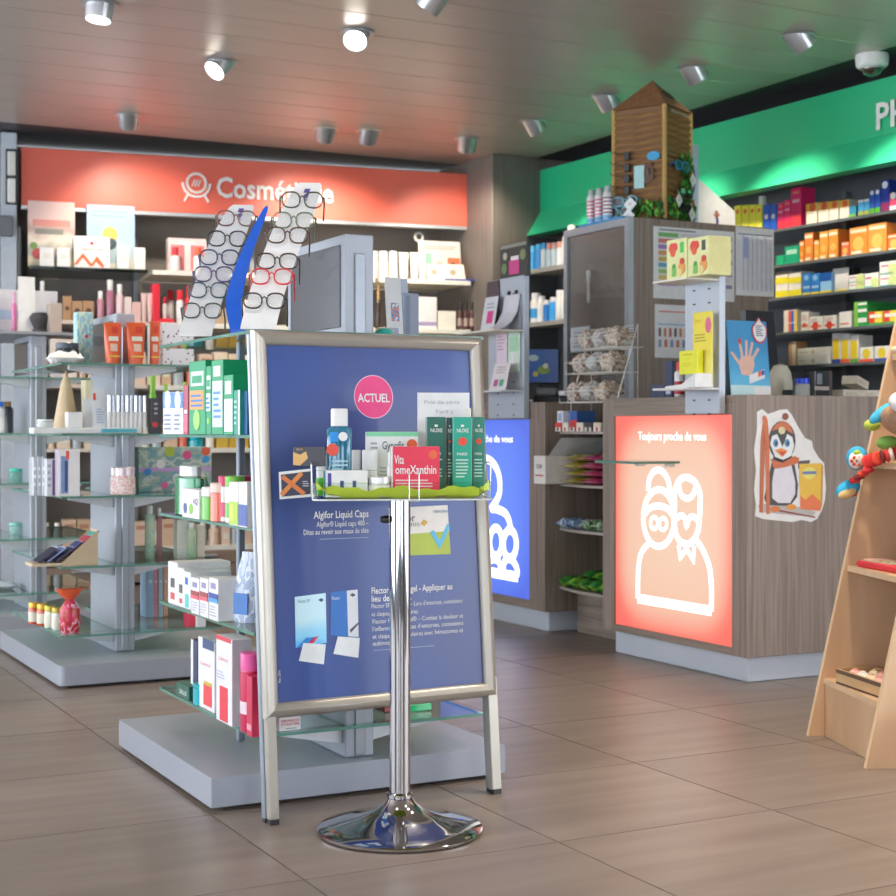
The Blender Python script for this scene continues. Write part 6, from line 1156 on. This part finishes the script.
FSy = 4.62; carton(FS, FSy, CTZ, 815, 832, 371, .06, M('#3a3a3e', .15, 0, .1, 30, .6), 'glossy black carton beside the blue lidded jar', [('band', 0, 1, .28, .42, '#b8a8a0'), ('panel', .82, 1, 0, 1, '#4a342c'), ('panel', .1, .4, .5, .9, '#7c8088')])
for i, (a, b, tp, rz, lz) in enumerate(((843, 866, 385, .05, 0), (864, 879, 383, -.2, 0), (853, 872, 372, .35, .036))):
    loc, w, h = spec(FS, 4.66 + .01 * i, CTZ + lz, a, b, tp); c = carton_at(loc, rz, w, .07, min(h, .035), '#e4d8c4', ('lower left', 'right hand', 'tilted upper')[i] + ' cream medicine carton of the loose pile on the counter', [('lines', .1, .7, .3, .7, '#c4b4a0', 2)]); 
    if i == 2: c.rotation_euler = (0, D(14), rz); c.location.z += .012
# penguin sticker on the counter end
SF = Fr(3.5, CY0, 0)
def sp(px, py): u, zz = FS.uz(px, py, CY0 - .001); return u, zz
t = T('wall_sticker', 'die-cut sticker of a skiing penguin beside a yellow carton', 'sticker', (0, CY0 - .0008, 0), 0)
def sk(nm, pts, col, lv): return card(t, nm, [sp(*p) for p in pts], .0003, M(col, .45), -.0002 - lv * .0004)
def se(nm, cx, cy, rx, ry, col, lv, n=22): return sk(nm, e(cx, cy, rx, ry, n), col, lv)
sk('sticker_outline', [(757, 412), (762, 409), (768, 414), (774, 412), (779, 410), (787, 409), (792, 415), (796, 423), (800, 430), (805, 438), (812, 441), (813, 448), (819, 458), (824, 463), (825, 475), (826, 488), (825, 500), (822, 510), (817, 519), (811, 522), (802, 520), (792, 522), (782, 521), (772, 520), (763, 519), (755, 516), (756, 505), (754, 490), (756, 470), (754, 450), (757, 430)], '#e3e1df', 0)
sk('shadow_print', [(758, 505), (770, 503), (800, 507), (816, 512), (812, 517), (780, 514), (760, 512)], '#b8b0ac', 1)
sk('penguin_body', [(772, 460), (768, 480), (764, 498), (767, 505), (790, 506), (797, 497), (798, 485), (794, 462), (790, 450), (776, 450)], '#3c3436', 2); sk('penguin_belly', [(775, 464), (772, 482), (772, 498), (778, 503), (790, 503), (795, 494), (795, 482), (791, 464)], '#dcd8e0', 3)
se('penguin_head', 782, 441, 13.5, 20, '#3c3436', 2); sk('face_patch', [(770, 444), (772, 436), (777, 434), (781, 444), (782, 447), (784, 443), (787, 434), (792, 437), (794, 446), (791, 456), (783, 460), (775, 457)], '#eceaec', 3)
for cx in (775.5, 787): se('eye', cx, 443, 2.6, 4, '#4a8cb8', 4); se('pupil', cx + .4, 443.4, 1.2, 2, '#20242c', 5)
sk('beak', [(774.5, 450.5), (781, 448), (787.5, 451), (782, 457)], '#e88a2c', 5); sk('beak_mouth', [(778, 451.5), (786, 451.5), (782, 456)], '#c8402c', 6)
sk('wool_cap', [(771, 431), (776, 424), (783, 421), (790, 425), (793, 434), (786, 430), (778, 429)], '#c86a34', 4); se('cap_bobble', 785, 416.5, 3.2, 3.6, '#8a4a2c', 5); se('cap_badge', 781.5, 430.5, 3.4, 3.8, '#d8cc98', 6)
sk('scarf', [(770, 459), (782, 463), (794, 456), (799, 458), (798, 463), (786, 467), (774, 469)], '#c8642c', 5); sk('wing', [(798, 461), (810, 460), (809, 464), (798, 469)], '#544a48', 3)
sk('ski', [(762, 417), (764.5, 415), (767, 419), (769, 440), (769.5, 514), (766, 514), (765, 440)], '#c8682c', 6); sk('ski', [(763, 420), (760.5, 440), (759, 512), (762.5, 513), (765, 440)], '#b85a24', 5)
sk('ski_pole', [(770, 508), (815, 516.5), (815, 518), (770, 510)], '#8a3a30', 4); se('foot', 791, 507, 5, 3, '#e0922c', 5); se('foot', 775, 509, 5, 3, '#d8742c', 5)
sk('yellow_pack', [(799, 464), (821, 463), (820, 511), (800, 509)], '#e8b834', 4); sk('pack_side', [(821, 463), (823, 466), (822, 505), (820, 511)], '#c8902c', 4); se('pack_glow', 809, 473, 7, 6, '#f0d860', 5); sk('pack_foot', [(800, 495), (805, 500), (812, 494), (820, 501), (820, 511), (800, 509)], '#e8743c', 5); sk('pack_name', [(802, 471.5), (816, 471), (816, 474), (802, 474.5)], '#6a7ca8', 6)
# ================================================================== wire rack of sweets and niche goods
RW = M('#e6e2da', .35, .1, .02); 
RF = Fr(3.665, 5.80, -math.pi / 2)            # local x towards the viewer, y away from the aisle
t = T('wire_rack', 'white wire rack with three tiers of sweets bags in the niche', 'rack', RF.pt(0, 0, .9285), RF.rot)
LW, DW = .37, .11
for xx in (0, LW):
    MB().tube([(xx, 0, .0), (xx, .0, .13), (xx, DW, .47), (xx, DW, .0)], .0028, 6).build('side_wire', RW, t, True)
TI = (.13, .26, .37)
for k, zz in enumerate(TI):
    yo = (zz - .13) * .25
    for j in range(5): MB().tube([(0, yo - .06 + j * .035, zz), (LW, yo - .06 + j * .035, zz)], .0022, 5).build('tier_wire', RW, t, True)
    MB().tube([(0, yo - .06, zz + .002), (0, yo - .065, zz + .05), (LW, yo - .065, zz + .05), (LW, yo - .06, zz + .002)], .0022, 5).build('tier_front', RW, t, True)
    for xx in (.07, .25): MB().tube([(xx, yo - .06, zz + .002), (xx, yo - .066, zz + .065), (xx + .05, yo - .066, zz + .065), (xx + .05, yo - .06, zz + .002)], .0022, 5).build('tier_loop', RW, t, True)
for j in range(9): MB().tube([(LW, DW * .7 + .0018 * j, .36 + j * .013), (LW - .08, DW * .7 + .0018 * j, .36 + j * .013)], .0016, 5).build('back_wire', RW, t)
cello = [prnt('cello_%d' % i, c, 3.2, rough=.12) for i, c in enumerate((['#e0dcd2', '#b0a498', '#ece8e0', '#b86a5c', '#d4d0c2'], ['#d4d4d0', '#b8c0c4', '#e8e6e0', '#c0aa9c', '#9aa8ae'], ['#e4e0d4', '#d0b8a0', '#a88c7c', '#f0ece4', '#d8c8b4']))]
k = 0
for ti, zz in enumerate(TI):
    yo = (zz - .13) * .25
    for j in range(3):
        p = RF.pt(.07 + j * .115, yo + .0, .9285 + zz + .003); bag_at(p, (0, .0, RF.rot + .05 * (j - 1)), .094, .11, .085, cello[k % 3], 'clear sweets bag, %s on the %s tier of the wire rack' % (('left', 'middle', 'right')[j], ('lower', 'middle', 'upper')[ti]), group='sweets bags on the wire rack', seed=k, seal='#e4e2dc'); k += 1
# sheet on the cabinet door
u0, u1 = FLX.u(571, KX0 - .002), FLX.u(590, KX0 - .002); zt, zb2 = FLX.z(580, 327, KX0), FLX.z(580, 352, KX0); t = T('door_notice', 'pale blue notice taped low on the cabinet glass door', 'notice', FLX.pt((u0 + u1) / 2, KX0 - .003, zb2), FLX.rot); MB().box(-(u1 - u0) / 2, (u1 - u0) / 2, 0, .0012, 0, zt - zb2).build('sheet', M('#cfd6dc', .5), t); lines(t, -.06, .06, .02, zt - zb2 - .02, 5, '#9aa4b0')
# niche goods
NV = 3.70
def N(k, a, b, tp, d, col, lab, pr=(), v=NV, **kw): return carton(FLX, v, NZ[k] + .0004, a, b, tp, d, col, lab, pr, **kw)
N(3, 557, 563, 411, .1, '#e4e2e2', 'white carton with blue marks, leftmost on the top niche shelf', [('panel', .2, .8, .5, .9, '#9ab0d8'), ('band', 0, 1, 0, .3, '#e09c98')], 3.63)
N(3, 566, 577, 411, .1, '#3a62a8', 'blue and red picture box on the top niche shelf', [('panel', .4, 1, .2, .55, '#e03a40'), ('panel', .1, .4, .5, .9, '#7ca0d0')], 3.66)
for i, (a, b, c) in enumerate(((555, 561, '#d8443c'), (562, 568, '#e4dcd4'), (569, 575, '#c83a34'), (576, 583, '#e0d4c4'), (584, 592, '#3c3a3c'), (593, 601, '#d8ccb8'))): carton(FLX, 3.62, NZ[3] + .0004, a, b, 422.5, .03, c, '%s small sweets pack in the front row of the top niche shelf' % ORD[i], [('panel', .1, .9, .0, .45, '#e6e2dc'), ('disc', .5, .25, .16, ('#38402c', '#c83a34')[i % 2])], group='sweets packs')
t = T('carry_box', 'white card box with an open lid beside the yellow bags', 'box', (3.515, 5.83, NZ[2] + .0004), FLX.rot); w = .10; h = FLX.z(540, 456, 3.515) - NZ[2]
MB().cbox(-w / 2, w / 2, 0, .3, 0, h, .002).build('box_body', M('#e4dfda', .5), t); MB().add([(w * .5, .02, h), (w * .5, .29, h), (w * 1.1, .29, h + .08), (w * .9, .06, h + .08), (w * .5, .02, h + .002), (w * .5, .29, h + .002), (w * 1.1, .29, h + .082), (w * .9, .06, h + .082)], [(3, 2, 1, 0), (4, 5, 6, 7), (0, 1, 5, 4), (1, 2, 6, 5), (2, 3, 7, 6), (3, 0, 4, 7)]).build('lid_flap', M('#c4c8cc', .5), t); text('Gilf', M('#3a3a3e', .5), t, -w * .25, -.001, h * .55, w * .5, .02); lines(t, -w * .35, w * .35, h * .25, h * .36, 1, '#c84a44')
for i in range(8):
    col, lv = divmod(i, 4); c = ('#b8a838', '#c8487c')[col]; p = (3.70 + .01 * (lv % 2), (5.70, 5.55)[col], NZ[2] + .001 + lv * .0345)
    bag_at(p, (0, 0, .06 * (-1) ** i), .22, .135, .031, prnt('bag_%s' % c, [c, c, '#e0d8a8' if col == 0 else '#e89cb8', c], 3, rough=.25), '%s sweets bag, %s from the bottom of its pile in the niche' % (('mustard yellow', 'magenta pink')[col], ORD[lv]), group='piled sweets bags', seed=20 + i)
for i, (px, c, n) in enumerate(((545, ['#3a78b8', '#e4e8ec', '#6aa0d0'], 'blue white'), (553, ['#e0e4e8', '#4a88c0', '#9ab4c8'], 'white blue'), (561, ['#4a7cb0', '#c8ccc8', '#8a8478'], 'steel blue'), (570, ['#4c9a4c', '#c8dcc0', '#2f6c38'], 'green white'), (580, ['#5aa050', '#d0dcc8', '#3f7c40'], 'leaf green'), (590, ['#2f7a40', '#4c9a50', '#1f5c30'], 'dark green'), (597, ['#d88a8c', '#e8c0bc', '#c87070'], 'rose'))):
    p = (3.67 + .015 * (i % 3), 5.815 - i * .07, NZ[1] + .0008); bag_at(p, (0, 0, .1 * (-1) ** i), .12, .058, .045, prnt('sachet_%d' % i, c, 4, rough=.25), n + ' sachet on the third niche shelf', 'sachet', 'sachets in the niche', 'sachet', 40 + i)
for i in range(12):
    r, q = divmod(i, 6); p = (3.685 + r * .134, 5.82 - q * .084, NZ[0] + .0008 + .02 * r); o = bag_at(p, (0, 0, .03 * ((i * 7) % 5 - 2)), .125, .072, .05, prnt('bar_%d' % (i % 3), (['#2c7a34', '#3f9440', '#a8d038'], ['#327f30', '#8cc83a', '#2a6c30'], ['#256c30', '#3c8c3c', '#b8d848'])[i % 3], 2.5, rough=.25), 'green wrapped bar, %s in the %s row of the lowest niche shelf' % (ORD[q], ('front', 'back')[r]), 'wrapped bar', 'green bars in the niche', 'wrapped_bar', 60 + i)
# ================================================================== on the blue counter
bz = 1.0636
t = T('small_screen', 'small screen with a blue green picture behind the blue counter', 'screen', (3.86, 6.40, bz), D(-35))
MB().cbox(-.05, .05, 0, .06, 0, .012, .003).build('screen_foot', BLACK, t); MB().cbox(-.012, .012, .02, .04, .0125, .2, .003).build('screen_neck', BLACK, t); MB().cbox(-.1, .1, .0, .019, .1, .28, .004).build('screen_case', BLACK, t); MB().box(-.092, .092, -.0012, -.0002, .108, .272).build('screen_face', M('#3a64a8', .3), t); card(t, 'picture_blob', circ(-.03, .23, .026, 16, .016), .0005, M('#b8ccc8', .4), -.0018); card(t, 'picture_blob', circ(.02, .17, .03, 16, .022), .0005, M('#8cac50', .4), -.0018); card(t, 'picture_blob', circ(.03, .19, .014, 14), .0005, M('#e0e4c8', .4), -.0024); card(t, 'picture_blob', circ(-.02, .15, .014, 14), .0005, M('#c8c058', .4), -.0024)
t = T('cash_printer', 'small dark receipt printer on the blue counter', 'printer', (3.78, 6.16, bz), D(-40)); MB().cbox(-.09, .09, 0, .12, 0, .035, .006).build('printer_base', BLACK, t); MB().cbox(-.075, .02, .01, .11, .0355, .075, .006).build('printer_head', M('#8a8e94', .4), t); MB().cbox(.03, .075, .02, .1, .0355, .06, .004).build('silver_lever', ALU, t)
# leaflets at the blue panel
bv = BX - .035
def lf(lab, a, b, tp, z, mat, pr=(), v=bv - .05, lean=.12, **k): return leaflet(lab, FLX, v, z, a, b, tp, mat, pr, lean, **k)
ZS = 1.4006
lf('dark leaflet with a pink panel on top of the grey panel', 500, 527, 243, FLX.z(523, 276, bv) + .0006, '#3b3d38', [('panel', .02, .98, .88, .98, '#8a8c84'), ('disc', .16, .3, .1, '#6f8458'), ('disc', .85, .62, .1, '#7c8c64'), ('disc', .2, .66, .07, '#b8b4a0'), ('panel', .35, .72, .1, .5, '#d04a8c'), ('panel', .42, .7, .5, .62, '#e8dcdc')], bv + .002, .0, th=.02)
t = T('acrylic_holder', 'clear curved leaflet holder with white sheets on the panel shelf', 'leaflet holder', FLX.pt(-6.16, bv - .1235, ZS), FLX.rot)
mb = MB(); prof = [(0, .0), (.03, .012), (.07, .04), (.1, .09), (.115, .17)]; R = []
for yy, zz in prof: R.append([(-.02, yy, zz), (.12, yy, zz), (.12, yy + .003, zz + .001), (-.02, yy + .003, zz + .001)])
mb.loft(R); mb.build('curved_sheet', M('#d0d3da', .3), t); MB().box(-.02, .12, .1155, .119, .001, .17).build('holder_back', M('#c4c8d0', .35), t)
for xx in (0.0, .07): MB().cbox(xx, xx + .02, .113, .122, .172, .19, .002).build('dark_clip', BLACK, t)
lf('white leaflet with a magenta square leaning left on the panel shelf', 480, 493, 296, ZS, '#d6d8de', [('panel', .35, .8, .25, .6, '#d8488c'), ('lines', .2, .8, .65, .85, '#a4a8b0', 2)], bv - .06, .18); lf('dark plum leaflet behind the magenta square leaflet', 486, 498, 281, ZS, '#57474c', (), bv - .012, .02)
lf('pale pink flyer on the grey panel', 496.5, 507, 331, FLX.z(502, 371, bv - .006), '#e0cfdc', [('lines', .1, .8, .5, .9, '#b89cb4', 5), ('panel', .2, .8, .05, .2, '#e8b8a0')], bv - .006, 0); lf('pale green flyer on the grey panel', 508, 520, 331, FLX.z(514, 372, bv - .006), '#cfe2d4', [('panel', .1, .9, .5, .85, '#a8d4b4'), ('panel', .3, .6, .1, .5, '#e4ece6')], bv - .006, 0)
lf('white leaflet with pink and green squares leaning below the flyers', 489, 505, 362, 1.1206, '#e2dedf', [('panel', .2, .45, .15, .4, '#b85a9c'), ('panel', .55, .8, .15, .4, '#5aa888'), ('lines', .2, .8, .6, .9, '#c8a8b8', 3)], bv - .08, .25)
# ================================================================== toys and packs on the plywood rack
def wp(u, v, z=0.0): return WF.pt(u, v, z)
t = T('plush_toy', 'plush toy with striped red legs and blue feet hanging off the rack', 'plush toy', (0, 0, 0))
def wv(px, py, s): r = ray(px, py); n = Vector((-WF.s, WF.c)); d = (WF.x * n.x + WF.y * n.y + s) / (r[0] * n.x + r[1] * n.y); return Vector((r[0] * d, r[1] * d, CAMH + r[2] * d))
def chain(nm, pts, rad, mat, seg=12): return MB().tube(pts, rad, seg).build(nm, mat, t, True)
def ell(nm, c, rx, ry, rz, mat, rot=0.0, tl=0.0):
    mb = MB().lathe([(math.sin(math.pi * i / 12), -math.cos(math.pi * i / 12)) for i in range(13)], 18); mb.xf(Matrix.Translation(c) @ Matrix.Rotation(rot, 4, 'Z') @ Matrix.Rotation(tl, 4, 'Y') @ Matrix.Diagonal((rx, ry, rz, 1))); return mb.build(nm, mat, t, True)
STR = prnt('sock_stripes', ['#d83a34', '#d83a34', '#e8b09c', '#c02c30', '#7a2a30', '#e05a3c', '#d83a34'], 75, 'stripesx', .9); BLU = M('#3aa8d4', .9, 0, .12, 60); 
sz_ = .835 * SL
zl = Vector((0, 0, 1)); L1 = [wv(905, 452, sz_ + .05), wv(893, 454, sz_ + .0), wv(881, 457, sz_ - .03), wv(868, 462, sz_ - .045)]
for i in range(9):
    s = i / 8; q = s * 3; k = min(int(q), 2); p = L1[k].lerp(L1[k + 1], q - k); d = (L1[k + 1] - L1[k]).normalized()
    chain('leg_ring', [p - d * .0055, p, p + d * .0055], [.016, .0205 + .002 * s, .016], M(('#d83a34', '#e0562c', '#a82830', '#e8dcd0', '#d83a34', '#7a2a30', '#e04a34', '#c83030', '#d83a34')[i], .9))
c1 = wv(857, 458, sz_ - .055); 
ell('foot', c1, .034, .03, .036, BLU, 0, .3); ell('foot_sole', c1 + Vector((-.012, -.012, -.006)), .026, .022, .028, M('#e9e4da', .9)); 
for i in range(6): an = i * 1.047; ell('sole_petal', c1 + Vector((-.026 + .004 * math.cos(an), -.026, -.008)) + Vector((.011 * math.cos(an), -.004 * math.cos(an), .011 * math.sin(an))), .0055, .004, .0055, M('#d84a34', .9))
ell('sole_centre', c1 + Vector((-.028, -.029, -.008)), .004, .004, .004, M('#8a5a34', .9)); ell('sole_patch', c1 + Vector((-.018, -.02, .016)), .013, .008, .009, M('#a8c840', .9))
L2 = [wv(868, 470, sz_ - .05), wv(862, 475, sz_ - .058), wv(855, 480, sz_ - .064)]
for i in range(4): p = L2[0].lerp(L2[2], i / 3); chain('leg_ring', [p - zl * .006 + Vector((.002, 0, 0)), p, p + zl * .006], [.015, .019, .015], M(('#c83030', '#e04a34', '#8a2a30', '#d83a34')[i], .9))
c2 = wv(848, 489, sz_ - .07); ell('foot', c2, .040, .026, .026, BLU, -.5, -.5); ell('foot_sole', c2 + Vector((-.012, -.01, -.012)), .03, .018, .015, M('#d8b87c', .9), -.5, -.4); ell('sole_petal', c2 + Vector((.004, -.02, -.016)), .012, .006, .006, M('#d84a34', .9))
ell('toy_body', wv(902, 420, sz_ + .04), .07, .06, .045, M('#a88468', .9, 0, .15, 50), .2, .3); ell('toy_arm', wv(885, 412, sz_ + .0), .055, .026, .02, M('#4ab4d8', .9, 0, .1, 60), -.6, -.6); ell('toy_hand', wv(872, 425, sz_ - .01), .026, .022, .018, M('#b8c850', .9, 0, .1, 60)); ell('white_muzzle', wv(898, 402, sz_ + .0), .028, .025, .028, M('#efeae4', .9)); ell('green_cuff', wv(888, 443, sz_ + .01), .035, .026, .022, M('#7cac50', .9), -.4)
t = T('plush_paw', 'small cream plush toy at the edge of the upper rack shelf', 'plush toy', (0, 0, 0))
q = wv(891, 344, 1.165 * SL + .012); q += Vector((WF.c, WF.s, 0)) * .045; q.z = 1.1655 + .0125; ell('paw', q, .02, .018, .0125, M('#dcc8a8', .9)); ell('toy_back', q + Vector((.04, -.035, .012)), .035, .03, .0245, M('#cdb491', .9))
# packs on lower shelves
def wpk(label, px, py, z, s, w, d, h, col, pr, rz=0.0, cat='pack', name='toy_pack'):
    p = wv(px, py, s); return carton_at((p.x, p.y, z), WF.rot + rz, w, d, h, col, label, pr, name=name, cat=cat)
t0 = t
t = T('baby_set', 'red rimmed baby gift pack with cards lying on the middle rack shelf', 'gift pack', wp(.2, .52 * SL + .03, .5206), WF.rot + .12)
MB().cbox(-.13, .2, 0, .1, 0, .02, .004).build('tray_card', M('#d8303c', .45), t); MB().box(-.115, .06, .008, .09, .0202, .0225).build('inner_card', prnt('baby_print', ['#d8c8a0', '#a89a6c', '#e8dcc8', '#c8a890'], 3), t); MB().box(-.12, -.07, .02, .08, .0228, .024).build('pink_card', M('#f0b8b0', .5), t)
mb = MB(); mb.ribbon([(.06, .06), (.085, .09), (.11, .06), (.085, .03)], .012, .03, .036, 0, True); mb.build('red_heart_ring', M('#d83a44', .5), t)
for k, (xx, c) in enumerate(((.1, '#efe6e0'), (.135, '#e8c0bc'), (.17, '#f2ece8'))): ell('soft_ball', Vector((xx, .05, .042)), .022, .022, .021, M(c, .8))
t = T('plush_dog', 'brown plush dog sitting at the back of the lowest rack shelf', 'plush toy', wp(.33, .37, .1786), WF.rot)
FURB = M('#7d5a48', .95, 0, .2, 70); ell('dog_body', Vector((0, 0, .075)), .075, .06, .075, FURB); ell('dog_head', Vector((.03, -.02, .175)), .055, .05, .05, FURB); ell('dog_ear', Vector((-.0, -.02, .22)), .016, .012, .026, M('#4a342c', .95), 0, -.3); ell('dog_ear', Vector((.07, -.02, .215)), .016, .012, .026, M('#4a342c', .95), 0, .3); ell('dog_leg', Vector((-.06, -.05, .025)), .06, .024, .024, FURB, .5); ell('dog_leg', Vector((.05, -.07, .022)), .03, .05, .022, FURB); ell('dog_muzzle', Vector((.03, -.065, .162)), .026, .022, .02, M('#b89478', .95)); ell('dog_nose', Vector((.03, -.086, .168)), .009, .006, .007, BLACK)
t = T('gift_basket', 'shallow kraft tray box in clear wrap on the lowest rack shelf', 'box', wp(.26, .178 * SL + .02, .1786), WF.rot + .1); bw, bd = .27, .13
MB().box(-bw / 2, bw / 2, 0, bd, 0, .006).build('tray_floor', M('#5a4636', .6), t)
for p in ((-bw / 2, bw / 2, 0, .005, '#cda878'), (-bw / 2, bw / 2, bd - .005, bd, '#b89468'), (-bw / 2, -bw / 2 + .005, .0052, bd - .0052, '#c09a6c'), (bw / 2 - .005, bw / 2, .0052, bd - .0052, '#c09a6c')): MB().box(*p[:4], .0062, .045).build('tray_side', M(p[4], .6), t)
MB().box(-bw / 2 + .002, bw / 2 - .002, -.001, -.0002, .032, .043).build('dark_band', M('#6a5040', .5), t)
for i in range(9):
    r, q = divmod(i, 5); t = T('bath_ball', '%s bath ball, %s in the %s row of the kraft tray' % (('pink', 'white', 'cream')[i % 3], ORD[q], ('front', 'back')[r]), 'bath ball', Fr(*wp(.26, .178 * SL + .02)[:2], WF.rot + .1).pt(-.085 + q * .047 + r * .02, .037 + r * .052, .1786 + .0065), 0, 'bath balls')
    ell('ball_body', Vector((0, 0, .021)), .0225, .0225, .0205, M(('#e8b4ac', '#ece6de', '#e6d4b4')[i % 3], .8, 0, .1, 60)); ell('ball_cap', Vector((0, 0, .0385)), .01, .01, .006, M(('#d8847c', '#dcd4c8', '#c8a87c')[i % 3], .8))
dup = {k: v for k, v in LABELS.items() if len(v) > 1}
if dup: print('DUPLICATE LABELS', dup)
